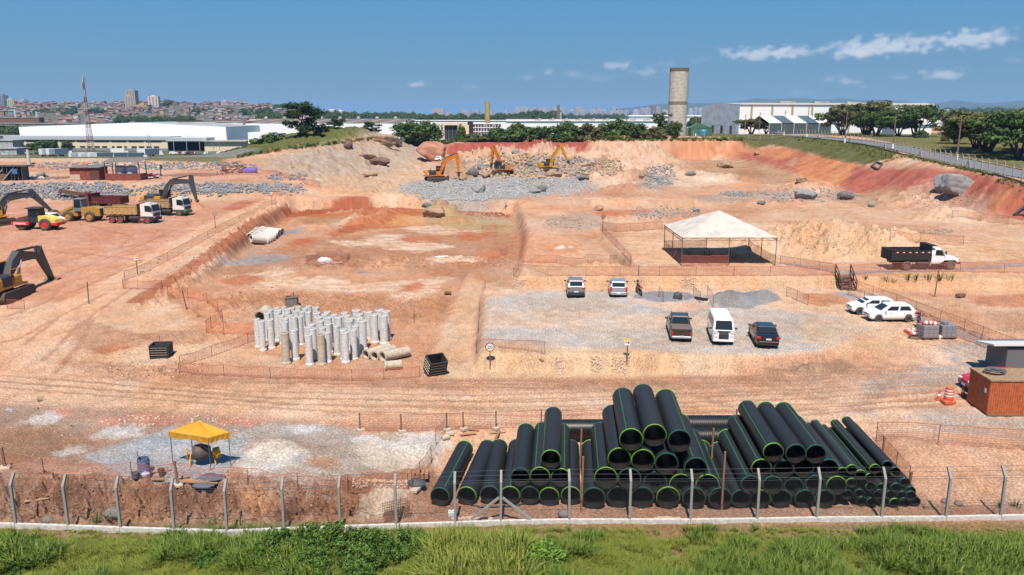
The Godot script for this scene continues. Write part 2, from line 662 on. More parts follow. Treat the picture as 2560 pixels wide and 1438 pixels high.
# set the mask to a height,or add to it
func set_height(e: float,bumpy:=0.0) -> void:
	var w:=box_c1 - box_c0 + 1
	for i in range(box_r0,box_r1 + 1):
		var d:=d_of(i)
		for j in range(box_c0,box_c1 + 1):
			var m:=mask[(i - box_r0)*w + j - box_c0]
			if m > 0.0:
				var x:=d*AM*(2.0*j/(NC - 1) - 1.0)
				m = m*m*(3.0 - 2.0*m)
				hgt[i*NC + j] += (e + bumpy*nz_b.get_noise_2d(x*0.5,d*0.5) - hgt[i*NC + j])*m
func add_height(e: float,lumps:=0.0,size:=1.0) -> void:
	var w:=box_c1 - box_c0 + 1
	for i in range(box_r0,box_r1 + 1):
		var d:=d_of(i)
		for j in range(box_c0,box_c1 + 1):
			var m:=mask[(i - box_r0)*w + j - box_c0]
			if m > 0.0:
				var x:=d*AM*(2.0*j/(NC - 1) - 1.0)
				hgt[i*NC + j] += m*(e + lumps*(nz_b.get_noise_2d(x*0.55/size,d*0.55/size) + 0.55*nz_c.get_noise_2d(x*1.7/size,d*1.7/size)))
# a tipped heap: cone with a rounded top,angle of repose,lumpy; centre in metres
func heap(x0: float,d0: float,rx: float,rd: float,high: float,lumps:=0.1,pow_:=1.15) -> void:
	var g:=PackedVector2Array()
	for sx in [-1.0,1.0]:
		for sd in [-1.0,1.0]:
			g.append(to_grid(Vector3(x0 + sx*rx*1.25,0,-(d0 + sd*rd*1.25))))
	open_mask(g,0.0)
	var fq:=0.7 if d0 < 120.0 else 0.2
	var w:=box_c1 - box_c0 + 1
	for i in range(box_r0,box_r1 + 1):
		var d:=d_of(i)
		for j in range(box_c0,box_c1 + 1):
			var x:=d*AM*(2.0*j/(NC - 1) - 1.0)
			var u:=(x - x0)/rx
			var v:=(d - d0)/rd
			var rr:=sqrt(u*u + v*v) + 0.13*nz_b.get_noise_2d(x*3.0/rx + x0,d*3.0/rd)
			var m:=clampf(1.0 - rr,0.0,1.0)
			m = pow(m,pow_)
			mask[(i - box_r0)*w + j - box_c0] = smoothstep(0.0,0.09,m)
			if m > 0.0:
				m = m - 0.28*max(0.0,m - 0.72)
				hgt[i*NC + j] += high*m + lumps*minf(m*4.0,1.0)*(1.6*nz_b.get_noise_2d(x*fq,d*fq) + 0.8*nz_c.get_noise_2d(x*fq*3.0,d*fq*3.0))
func build_ground() -> void:
	nz_a.seed = 1; nz_a.frequency = 1.0; nz_a.fractal_octaves = 3
	nz_b.seed = 2; nz_b.frequency = 1.0; nz_b.fractal_octaves = 3
	nz_c.seed = 3; nz_c.frequency = 1.0; nz_c.fractal_octaves = 2
	for a in [hgt,cr,cg,cb]:
		a.resize(NR*NC)
	hgt.resize(NR*NC); cr.resize(NR*NC); cg.resize(NR*NC); cb.resize(NR*NC)
	var c0:=soil(221,170,135)
	var c1:=soil(232,192,160)
	var c2:=soil(205,148,112)
	for i in NR:
		var d:=d_of(i)
		for j in NC:
			var x:=d*AM*(2.0*j/(NC - 1) - 1.0)
			var k:=i*NC + j
			hgt[k] = lay_of_land(x,d)
			var n:=nz_a.get_noise_2d(x*0.045,d*0.03)
			var c:=c0.lerp(c1 if n > 0.0 else c2,minf(absf(n)*1.6,1.0))
			cr[k] = c.r; cg[k] = c.g; cb[k] = c.b
	print("  base ",Time.get_ticks_msec())
	shape_ground()
	print("  shaped ",Time.get_ticks_msec())
	on_surface = true
	colour_ground()
	print("  coloured ",Time.get_ticks_msec())
	finish_ground()
func shape_ground() -> void:
	area([430,745,520,690,640,600,735,522,1000,516,1288,528,1312,610,1300,668,1165,688,1085,900,880,900,520,800],0.0,0.45)
	set_height(-0.1,0.12)
	stripe([370,742,470,672,590,592,690,520],1.2,1.2,0.6)
	add_height(0.0,0.7)
	stripe([700,512,880,508,1060,510,1290,520],1.4,2.2,1.2)
	add_height(0.0,0.8)
	area([850,560,880,540,960,527,1000,530,960,552,900,566],0.0,1.2)
	add_height(1.1,0.5)
	area([900,545,935,530,945,540,915,552],0.0,0.6)
	add_height(-1.3,0.2)
	area([1192,886,1206,724,1292,716,2180,716,2180,830,2060,880,1900,893],1.2,0.55)
	set_height(1.2)
	area([1284,694,1300,664,1590,664,1500,600,1520,556,2700,540,2700,702,2110,694],2.2,0.45)
	set_height(2.2)
	area([-60,1208,880,1212,940,1240,900,1276,-60,1270],0.0,0.45)
	add_height(-0.05,0.75,0.7)
	area([1050,1290,1105,1105,1480,1082,2190,1082,2320,1285],-0.5,0.5)
	set_height(-0.55)
	area([300,858,560,800,640,840,560,862,300,900],0.0,0.8)
	add_height(0.12,0.22)
	area([260,905,500,925,520,950,250,945],0.0,0.8)
	add_height(0.1,0.3)
	area([540,730,760,735,1100,740,1100,775,640,790,520,770],0.0,0.9)
	add_height(0.25,0.4)
	area([720,650,940,640,1280,640,1290,665,720,672],0.0,0.9)
	add_height(0.2,0.35)
	heap(9.5,89.0,3.2,7.0,1.6,0.12)
	area([600,410,760,372,930,345,1040,352,1070,400,1000,450,780,450],5.0,8.0)
	add_height(0.2,1.1,4.0)
	area([1000,470,1480,440,1480,385,1100,395],4.0,6.0)
	add_height(0.0,1.2,3.0)
	for q in [[39.5,97.0,8.0,8.5,4.2,0.3],[33.0,100.0,6.0,6.0,2.2,0.25],[46.0,94.5,5.5,5.0,2.0,0.25],[50.0,103.0,7.0,6.0,2.0,0.2],
			[31.0,256.0,19.0,24.0,5.7,0.35],[39.0,256.0,17.0,22.0,2.6,0.35],[8.0,262.0,12.0,14.0,3.4,0.8],[-14.0,268.0,9.0,12.0,2.6,0.7],[20.0,262.0,18.0,18.0,2.6,0.5],[46.0,250.0,14.0,16.0,2.4,0.5],[2.0,258.0,16.0,18.0,3.6,0.6],[-6.0,262.0,9.0,12.0,2.2,0.5],
			[30.0,200.0,9.0,9.0,3.0,0.5],[26.0,178.0,7.0,7.0,1.6,0.5],[55.0,205.0,12.0,8.0,1.6,0.4],[66.0,178.0,9.0,8.0,3.0,0.5],[47.0,270.0,16.0,12.0,2.0,0.4],
			[18.0,150.0,9.0,5.0,1.2,0.5],[30.0,145.0,10.0,5.0,1.2,0.5],[22.0,128.0,9.0,5.0,0.9,0.4],[70.0,128.0,7.0,6.0,2.4,0.4],[74.0,150.0,8.0,7.0,2.0,0.5],[50.0,150.0,12.0,6.0,1.0,0.4],
			[14.0,238.0,16.0,10.0,2.2,0.9],[32.0,232.0,13.0,10.0,2.6,0.9],[45.0,225.0,10.0,8.0,1.6,0.7],[20.0,215.0,9.0,7.0,1.8,0.7],[-2.0,245.0,12.0,9.0,2.6,0.9],[-6.0,235.0,10.0,8.0,1.6,0.5],[60.0,245.0,9.0,7.0,1.3,0.3],
			[-13.5,153.0,4.0,4.5,3.0,0.4],[-10.0,142.0,6.0,4.0,0.7,0.35],[-33.0,133.0,7.0,3.0,0.6,0.3]]:
		heap(q[0],q[1],q[2],q[3],q[4],q[5])
	heap(-17.0,43.0,3.0,2.6,0.95,0.03)
	heap(-20.6,42.0,2.6,1.9,0.42,0.02)
	heap(-13.4,42.4,2.4,2.0,0.4,0.02)
	heap(-12.0,41.2,2.5,1.6,0.35,0.03)
	heap(-4.6,41.8,3.6,1.6,0.28,0.04)
	heap(20.6,73.6,2.9,2.3,1.25,0.03)
	heap(24.4,75.2,3.2,2.2,0.9,0.03)
	heap(15.3,74.6,1.8,1.5,0.3,0.03)
	heap(19.0,55.4,1.9,0.9,0.55,0.12)
	heap(21.6,55.8,1.6,1.0,0.6,0.12)
	heap(-58.0,143.0,3.6,3.2,2.2,0.05)
func colour_ground() -> void:
	var pale:=soil(243,208,178)
	var rust:=soil(202,118,76)
	var brown:=soil(176,134,108)
	var dark:=soil(140,96,74)
	var grit:=soil(190,178,168)
	var gravel:=soil(158,160,166)
	var sand:=soil(222,212,200)
	var red:=soil(192,102,84)
	var amber:=soil(226,148,92)
	var turf:=soil(112,112,62)
	area([-400,318,640,318,1000,340,1000,352,640,388,-400,396],0.0,6.0)
	dye(soil(120,122,84),1.0,0.5)
	area([560,400,640,380,800,366,960,342,1050,350,1110,372,1140,352,1850,344,1850,322,600,322],8.0,2.0)
	dye(soil(112,116,60),1.0,0.5)
	area([325,400,560,408,560,394,325,390],5.5,1.5)
	dye(soil(116,118,72),0.9,0.5)
	area([-300,392,300,392,640,392,640,372,-300,360],-1.2,4.0)
	dye(soil(150,146,142),0.8,0.3)
	area([-700,1302,3300,1302,3300,1900,-700,1900],-0.8,0.3)
	dye(soil(140,118,78),0.9,0.4)
	area([-200,1150,1000,1190,1100,1300,-200,1304],-0.2,0.5)
	dye(soil(168,126,102),1.0,0.3)
	area([960,1150,2300,1230,2700,1250,2700,1304,900,1304],-0.5,0.4)
	dye(soil(178,136,112),1.0,0.3)
	area([2210,1105,2800,1130,2800,1262,2330,1262],-0.2,0.6)
	dye(soil(214,166,134),1.0,0.25)
	for q in [[60,1225,240,1215,330,1255,180,1262,50,1250],[320,1215,560,1222,620,1255,480,1275,350,1250],[540,1262,720,1255,800,1290,560,1298],[700,1255,780,1240,860,1280,740,1296]]:
		area(q,-0.2,0.35)
		dye(soil(126,84,62),0.75,1.0,0.0,0.5)
	area([600,1215,700,1240,690,1270,610,1270],-0.2,0.4)
	dye(soil(214,150,100),0.6,0.8)
	area([-300,985,300,1000,560,1040,800,1052,900,1075,950,1190,600,1200,-300,1180],0.0,1.0)
	dye(soil(184,148,124),1.0,0.3)
	area([-200,1070,240,1075,230,1150,-200,1160],0.0,0.8)
	dye(soil(166,126,100),0.8,0.5)
	area([-200,1010,100,1020,130,1060,-200,1075],0.0,0.6)
	dye(soil(160,126,106),0.6,0.6)
	area([640,1045,900,1080,980,1150,860,1205,640,1195,560,1130],0.0,0.7)
	dye(soil(188,172,160),0.9,0.6)
	for q in [[300,1032,470,1036,470,1058,340,1060],[110,1020,200,1026,150,1050],[560,1040,700,1045,640,1066,540,1060],[220,1050,300,1040,330,1062,260,1068]]:
		area(q,0.0,0.35)
		dye(soil(212,140,116),0.75,0.9,0.0,0.6)
	for q in [[50,1060,120,1022,150,1040,140,1062,90,1066],[250,1070,360,1062,350,1095,230,1100],[160,1120,230,1112,200,1140,120,1140],[0,1020,30,1022,20,1030],[700,1060,820,1070,760,1090]]:
		area(q,0.0,0.3)
		dye(soil(214,204,198),0.8,0.9,0.0,0.6)
	area([580,1165,640,1115,720,1100,765,1130,740,1165,650,1185],0.3,0.35)
	dye(sand,1.0,0.5,0.0,0.6)
	area([640,1108,700,1098,710,1108,660,1116],0.1,0.2)
	dye(sand,0.9,0.5,0.0,0.6)
	area([880,1092,1000,1082,1130,1090,1130,1115,1075,1165,960,1182,900,1150],0.1,0.4)
	dye(soil(222,208,194),0.95,0.7,0.0,0.6)
	area([930,1082,1020,1086,1000,1104,940,1102],0.1,0.3)
	dye(soil(196,162,134),0.8,0.6)
	area([905,1250,1000,1210,1030,1225,990,1260,920,1300,890,1304],-0.4,0.25)
	dye(soil(214,192,170),0.9,0.8,0.0,0.5)
	area([800,1050,835,1048,830,1060,805,1064],0.0,0.15)
	dye(soil(240,170,110),0.9,0.4)
	area([770,1150,850,1140,850,1165,780,1175],0.0,0.3)
	dye(soil(196,144,108),0.7,0.7)
	for q in [[200,1140,330,1098,430,1066,470,1076,520,1100,610,1095,640,1085,600,1140,560,1200,330,1196,250,1160],[480,1180,640,1195,870,1200,940,1215,620,1215],[560,1105,640,1085,600,1110],[720,1140,780,1136,740,1165]]:
		area(q,0.2,0.25)
		dye(soil(172,170,171),0.95,0.35,0.0,0.5)
	area([-300,900,250,950,700,985,1300,985,2000,960,2700,930,2700,1100,1500,1075,900,1060,500,1030,-300,990],0.0,1.2)
	dye(soil(226,180,146),0.85,0.2)
	dye(soil(238,200,166),0.6,0.2,0.9)
	stripe([480,940,1000,962,1500,962,2000,940,2300,930],0.0,1.1,0.8)
	dye(soil(178,132,104),0.75,0.5,0.7)
	stripe([900,1058,1300,1068,1700,1062],0.0,0.9,0.8)
	dye(soil(192,146,116),0.5,0.5,0.6)
	area([1100,940,1560,945,2060,925,2400,905,2500,960,2150,1000,1500,990],0.0,1.0)
	dye(soil(184,142,114),0.6,0.5,0.4)
	for q in [[2100,960,2250,940,2480,870,2620,880,2560,960,2380,960,2200,985],[2250,1030,2400,1010,2520,1040,2700,1045,2700,1110,2350,1080],[2330,850,2480,850,2520,900,2400,905],[2110,1010,2180,1020,2200,1050,2130,1040]]:
		area(q,0.4,0.9)
		dye(soil(176,168,164),0.75,0.8,0.3)
	for q in [[-200,930,300,968,700,1002,1300,1012,2000,990,2700,955],[-200,945,300,985,800,1020,1300,1032,1900,1020,2700,1000],[-200,915,200,945,600,985,1200,996,1900,970,2300,950],[2080,1010,2300,990,2480,960,2700,930],[1700,1040,2000,1030,2240,1010,2420,1000],[1250,800,1500,806,1800,802,2050,812],[1300,845,1550,850,1640,848],[2050,850,2200,830,2350,860,2450,900]]:
		for o in [-7,7]:
			var r:=[]
			for i in q.size():
				r.append(q[i] + (o if i % 2 == 1 else 0))
			stripe(r,0.0,0.16,0.14)
			dye(soil(190,144,114),0.7,0.7)
			add_height(-0.025)
	area([-500,520,420,500,640,520,560,580,320,690,180,770,-500,800],1.6,3.0)
	dye(soil(222,160,128),0.85,0.3)
	area([-500,740,180,760,330,700,420,760,640,800,640,880,300,930,-500,940],0.2,1.5)
	dye(soil(232,186,150),0.8,0.4)
	area([-300,535,480,530,420,600,-300,620],1.9,2.0)
	dye(soil(206,140,112),0.5,0.8,0.5)
	stripe([-100,940,150,800,330,690,520,580,680,500,900,478],0.8,2.6,1.2)
	dye(soil(236,184,146),0.85,0.3)
	for q in [[-20,760,120,700,330,622,480,560],[20,790,200,722,360,650],[-100,700,120,660,300,620,420,590],[60,860,150,790,260,735],[110,900,180,830,240,780,330,720],[-60,640,100,610,260,600],[150,630,260,640,350,650],[200,560,330,590,300,620],[140,930,200,860,230,800],[-100,870,40,850,130,800],[30,690,180,650,310,640,380,620],[-80,720,60,690,150,690]]:
		stripe(q,1.0,0.22,0.25)
		dye(soil(190,130,100),0.62,0.6)
		add_height(-0.04)
	for q in [[190,790,280,820,420,845,330,875,240,890,170,860],[350,840,560,808,600,840,480,862,380,862],[260,905,500,925,520,945,250,945],[150,905,280,900,330,930,190,930]]:
		area(q,0.0,0.6)
		dye(soil(190,138,106),0.7,0.8)
	area([300,885,380,878,430,905,330,925],0.0,0.5)
	dye(soil(224,186,150),0.7,0.4)
	area([225,870,330,862,330,872,240,884],0.0,0.2)
	dye(rust,0.6,0.6)
	area([430,745,520,690,640,600,735,522,1000,516,1288,528,1312,610,1300,668,1165,688,1085,900,880,940,520,850],0.0,1.2)
	dye(soil(214,156,118),0.95,0.3)
	for q in [[740,600,900,590,1100,560,1290,560,1300,640,1100,660,860,640,720,680,600,700,520,690,560,650],[520,750,700,735,1160,740,1080,800,700,800],[960,660,1290,640,1300,690,1100,690]]:
		area(q,0.0,1.5)
		dye(soil(190,136,102),0.75,0.8)
	for q in [[660,690,760,650,830,600,760,640,720,690,900,710,1060,700,1140,690,1060,730,860,730,640,725],[800,600,900,604,1080,598,1060,618,860,616],[940,620,1080,605,1140,618,1040,632],[780,560,840,550,930,558,850,572],[1000,570,1100,560,1240,575,1200,590,1060,586],[960,740,1060,715,1100,720,1060,745,1000,752],[560,690,660,680,740,640,650,712,540,714],[690,700,800,690,880,700,800,718],[1060,645,1200,640,1220,655,1080,662],[900,605,940,585,1010,585,1000,600]]:
		area(q,0.0,0.7)
		dye(pale,0.85,0.8,0.35)
	for q in [[545,700,600,686,655,690,660,702,620,714,550,712],[1000,595,1090,590,1100,602,1010,606],[1140,580,1240,582,1200,602,1150,600],[1010,710,1050,700,1060,715,1040,730,990,730],[730,600,800,590,780,612,720,620],[800,588,880,560,900,580,840,592]]:
		area(q,0.0,0.6)
		dye(rust,0.85,0.6)
	for q in [[700,520,1000,514,1290,524,1290,540,1000,530,860,545,740,540],[660,545,700,520,740,540,690,570],[960,530,1050,520,1060,545,960,565],[860,560,1000,540,1040,552,1000,570,850,575]]:
		area(q,0.6,1.0)
		dye(soil(204,116,66),0.85,0.6)
	area([740,545,860,540,860,556,760,560],0.0,1.2)
	dye(soil(186,140,96),0.8,0.6)
	area([1060,525,1290,535,1300,575,1150,575,1060,560],0.0,1.2)
	dye(soil(196,160,112),0.85,0.7)
	area([1000,535,1060,540,1060,562,960,565],0.2,0.8)
	dye(soil(230,168,104),0.8,0.6)
	for q in [[660,570,758,566,750,584,690,588],[540,644,640,634,740,640,690,660,560,660],[890,676,930,678,900,690]]:
		area(q,0.0,0.4)
		dye(soil(164,160,162),0.85,0.8)
	area([600,600,720,590,700,620,640,640,560,640],0.0,1.0)
	dye(soil(200,158,128),0.7,0.6)
	area([700,655,800,632,940,635,930,665,800,675,710,672],0.0,0.6)
	dye(soil(186,134,102),0.8,0.6)
	area([640,905,860,880,1000,880,1090,900,1080,945,640,945,470,930],0.0,0.8)
	dye(soil(204,158,126),0.8,0.5,0.4)
	stripe([470,945,700,948,1000,956,1200,962],0.0,0.9,0.6)
	dye(soil(184,134,104),0.6,0.7,0.4)
	stripe([345,752,470,676,590,594,690,518,720,505],0.9,1.1,0.5)
	dye(soil(176,104,72),0.85,0.7)
	stripe([700,515,880,510,1060,514,1290,524],1.0,2.6,1.0)
	dye(soil(182,94,56),0.9,0.6)
	stripe([600,520,640,500,700,492],2.0,3.0,1.0)
	dye(soil(196,104,78),0.7,0.5)
	stripe([560,560,690,500,860,482,1000,492,1150,505,1290,512,1400,545,1560,560,1700,565],2.0,2.8,1.2)
	dye(soil(236,182,142),0.9,0.3)
	stripe([690,450,800,470,960,490],2.5,3.4,1.4)
	dye(soil(232,172,130),0.85,0.4)
	stripe([960,492,1000,450,1010,430,1060,420,1130,415],3.0,3.0,1.6)
	dye(soil(240,204,170),0.7,0.5)
	stripe([730,432,900,420,1060,415],4.0,2.6,1.2)
	dye(soil(236,184,146),0.7,0.4)
	stripe([1290,512,1400,525,1560,510,1700,495,1800,480,1900,450],2.2,2.6,1.4)
	dye(soil(232,172,132),0.8,0.4)
	area([650,400,760,370,900,350,1040,352,1060,385,1060,420,900,450,760,440,650,425],6.0,6.0)
	dye(soil(196,172,150),0.95,0.5)
	area([760,440,960,425,1060,425,1040,480,950,485,820,470],3.0,4.0)
	dye(soil(214,176,142),0.85,0.5)
	for q in [[690,395,800,380,900,385,860,410,720,412],[1000,365,1050,360,1050,380,1000,385]]:
		area(q,7.0,2.5)
		dye(soil(188,166,148),0.6,0.8)
	for q in [[930,350,955,340,985,345,985,362,950,366],[760,372,790,368,780,376]]:
		area(q,8.5,1.2)
		dye(soil(226,168,100),0.7,0.6)
	area([1000,400,1300,385,1480,360,1700,360,1700,430,1480,470,1200,500,1000,480],4.0,6.0)
	dye(soil(220,182,150),0.9,0.5)
	area([1000,470,1040,450,1160,446,1300,446,1440,450,1480,460,1400,480,1280,500,1100,500],3.0,2.5)
	dye(soil(178,172,166),0.85,0.5)
	area([1600,420,1640,410,1700,450,1640,480,1590,470],4.0,2.0)
	dye(soil(176,164,154),0.75,0.6)
	for q in [[1560,530,1660,520,1700,540,1600,548],[1700,490,1900,480,1960,500,1760,505],[1880,480,2000,470,2060,500,1940,505],[2060,480,2160,478,2180,500,2080,505],[1360,540,1480,535,1540,560,1440,575,1370,570]]:
		area(q,2.4,1.6)
		dye(soil(186,166,150),0.7,0.9)
	area([1480,528,1640,520,1620,534,1500,540],2.2,1.0)
	dye(soil(214,124,78),0.75,0.7)
	area([1700,385,1900,380,2020,440,2080,470,1960,460,1800,440,1690,420],3.2,4.0)
	dye(soil(192,148,112),0.8,0.6)
	area([1680,380,1760,372,1760,400,1700,410],4.0,2.0)
	dye(soil(214,196,170),0.7,0.7)
	area([1900,505,2250,520,2560,500,2560,560,1950,560],2.4,3.0)
	dye(soil(226,184,148),0.6,0.6)
	area([1960,600,2080,545,2200,600,2210,640,2060,640],3.0,1.0)
	dye(soil(206,166,130),0.85,0.4)
	area([1990,615,2100,560,2200,620,2200,650,2080,648],2.6,1.2)
	dye(soil(186,146,112),0.6,0.7)
	area([1110,385,1300,372,1480,368,1480,350,1200,356,1110,366],7.5,2.0)
	dye(soil(190,96,80),1.0,0.2)
	area([1480,352,1700,352,1860,350,1960,372,1960,395,1800,375,1640,372,1480,372],7.5,2.0)
	dye(soil(222,146,100),0.9,0.4)
	area([1425,425,1450,385,1480,358,1530,338,1590,340,1640,372,1700,420,1600,445,1480,440],6.0,2.0)
	dye(soil(234,190,160),0.95,0.3)
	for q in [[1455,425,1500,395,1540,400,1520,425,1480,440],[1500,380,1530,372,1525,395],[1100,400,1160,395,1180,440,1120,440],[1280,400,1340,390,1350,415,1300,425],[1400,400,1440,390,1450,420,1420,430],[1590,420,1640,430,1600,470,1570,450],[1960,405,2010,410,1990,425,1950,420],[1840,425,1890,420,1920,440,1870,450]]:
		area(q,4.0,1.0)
		dye(soil(176,122,88),0.6,1.1)  # shade of the quarry crevices, painted into the ground colour as dark brown
	for q in [[1180,410,1240,395,1270,410,1230,425],[1480,425,1560,440,1540,470,1480,460],[1650,440,1800,430,1840,460,1700,470],[1320,370,1420,362,1440,380,1340,388]]:
		area(q,4.0,2.0)
		dye(soil(240,208,178),0.7,0.8)
	area([1850,366,1960,370,2060,392,2190,420,2330,420,2560,460,2700,500,2700,560,2480,540,2330,500,2250,480,2110,480,1980,430,1840,392],5.0,1.6)
	dye(red,0.95,0.3)
	for q in [[2000,392,2050,385,2140,408,2070,470,2000,455,1990,430],[2100,405,2145,405,2080,462,2040,462],[1870,362,1960,370,2010,388,1940,400,1860,380],[2440,480,2560,470,2600,520,2480,540]]:
		area(q,5.0,1.5)
		dye(amber,0.75,0.4)
	for q in [[2040,450,2110,415,2100,430,2060,468],[1960,410,1990,392,2000,392,1985,420],[2225,410,2260,405,2290,425,2250,425]]:
		area(q,5.0,0.8)
		dye(soil(206,168,130),0.7,0.5)
	area([2080,478,2200,470,2330,480,2330,500,2200,520,2080,500],3.0,1.8)
	dye(soil(204,160,124),0.75,0.6)
	area([2240,480,2330,450,2400,490,2480,490,2420,540,2300,530],3.0,1.6)
	dye(soil(222,176,148),0.75,0.7)
	area([1830,340,1990,338,2130,356,2260,376,2230,395,2160,413,2050,390,1930,362,1840,350],8.5,0.8)
	dye(turf,1.0,0.3)
	area([1840,336,2000,332,2300,378,2800,470,2800,380,2300,330,1840,318],9.5,1.0)
	dye(soil(128,124,70),1.0,0.4)
	area([2300,390,2420,405,2560,440,2560,460,2380,425,2280,408],8.5,0.9)
	dye(soil(214,160,136),0.7,0.6)
	area([-400,436,500,432,770,440,700,455,400,456,-400,462],5.0,2.0)
	dye(soil(226,170,142),0.85,0.3)
	area([-400,396,320,396,330,408,300,412,-400,412],6.5,2.5)
	dye(soil(228,190,160),0.85,0.3)
	area([-400,458,600,455,760,460,690,500,-400,502],3.6,1.5)
	dye(soil(214,172,138),0.85,0.5)
	area([-200,462,300,462,330,490,200,500,-200,498],3.6,1.5)
	dye(soil(186,170,158),0.5,0.7)
	area([600,470,700,478,760,490,700,495],2.5,1.5)
	dye(soil(212,134,92),0.7,0.5)
	area([1196,884,1210,728,1292,716,2180,716,2250,780,2180,830,2060,880,1900,890],1.2,0.4)
	dye(soil(232,192,158),0.85,0.2)
	area([1200,880,1215,750,1330,728,1500,728,1760,735,1900,770,2100,790,2160,830,2060,878,1900,888],1.2,0.5)
	dye(soil(198,188,180),0.95,0.45,0.2)
	area([1200,790,1500,782,1760,790,1880,800,1700,820,1400,822,1210,825],1.2,0.5)
	dye(soil(236,194,160),0.7,0.8,0.6)
	area([1560,750,1700,748,1800,770,1700,780],1.2,0.4)
	dye(soil(238,184,146),0.7,0.7)
	area([2010,795,2280,800,2330,850,2200,880,2080,880,2000,850],1.2,0.7)
	dye(soil(222,184,146),0.75,0.6,0.3)
	for q in [[1578,742,1600,732,1640,728,1725,732,1738,745,1700,755,1640,756],[1770,760,1790,735,1820,725,1930,727,1958,750,1900,762,1870,772,1820,768]]:
		area(q,1.4,0.25)
		dye(soil(150,148,150),0.95,0.4,0.0,0.6)
	area([1185,888,1900,895,1960,915,1560,945,1100,945,1090,935],0.6,0.4)
	dye(soil(228,190,152),0.9,0.25)
	area([1090,935,1180,885,1206,724,1175,690,1130,760,1100,850,1076,930],0.5,0.6)
	dye(soil(226,184,146),0.85,0.4)
	area([1290,692,2110,692,2110,722,1290,722],1.7,0.4)
	dye(soil(228,182,142),0.85,0.3)
	area([1310,706,1400,704,1560,706,1600,720,1320,722],1.6,0.4)
	dye(soil(218,158,112),0.6,0.7)
	area([1900,915,2120,895,2130,930,1960,935],0.5,0.5)
	dye(soil(160,122,94),0.8,0.7)
	area([2110,690,2700,690,2700,745,2200,730],1.8,0.6)
	dye(soil(230,176,132),0.8,0.4)
	area([2000,735,2130,732,2140,762,2020,764],1.2,0.4)
	dye(soil(206,138,92),0.85,0.5)
	area([2420,740,2700,735,2700,770,2440,765],1.3,0.8)
	dye(soil(204,128,90),0.8,0.5)
	area([2460,780,2700,790,2700,850,2520,830],1.2,0.8)
	dye(soil(190,144,112),0.7,0.7)
	stripe([1940,655,2110,682,2400,674,2700,672],2.2,0.75,0.3)
	dye(soil(176,164,162),0.9,0.4)
	stripe([2110,735,2180,760,2300,800,2450,850,2560,890],1.2,0.9,0.35)
	dye(soil(176,164,158),0.85,0.5)
	area([1540,570,1940,560,2500,600,2700,640,2700,668,1600,662],2.2,1.0)
	dye(soil(240,194,152),0.75,0.4,0.3)
	area([1310,600,1450,600,1460,655,1310,656],1.0,0.8)
	dye(soil(230,166,124),0.85,0.4)
	area([1280,560,1310,560,1320,640,1290,650],1.0,0.8)
	dye(soil(196,114,72),0.7,0.6)
	area([1460,600,1510,585,1570,655,1460,658],1.8,0.6)
	dye(soil(214,166,128),0.8,0.5)
	for q in [[1390,618,1415,612,1410,622,1390,624],[1418,616,1434,616,1425,621]]:
		area(q,1.2,0.2)
		dye(soil(244,236,228),0.9,0.3)
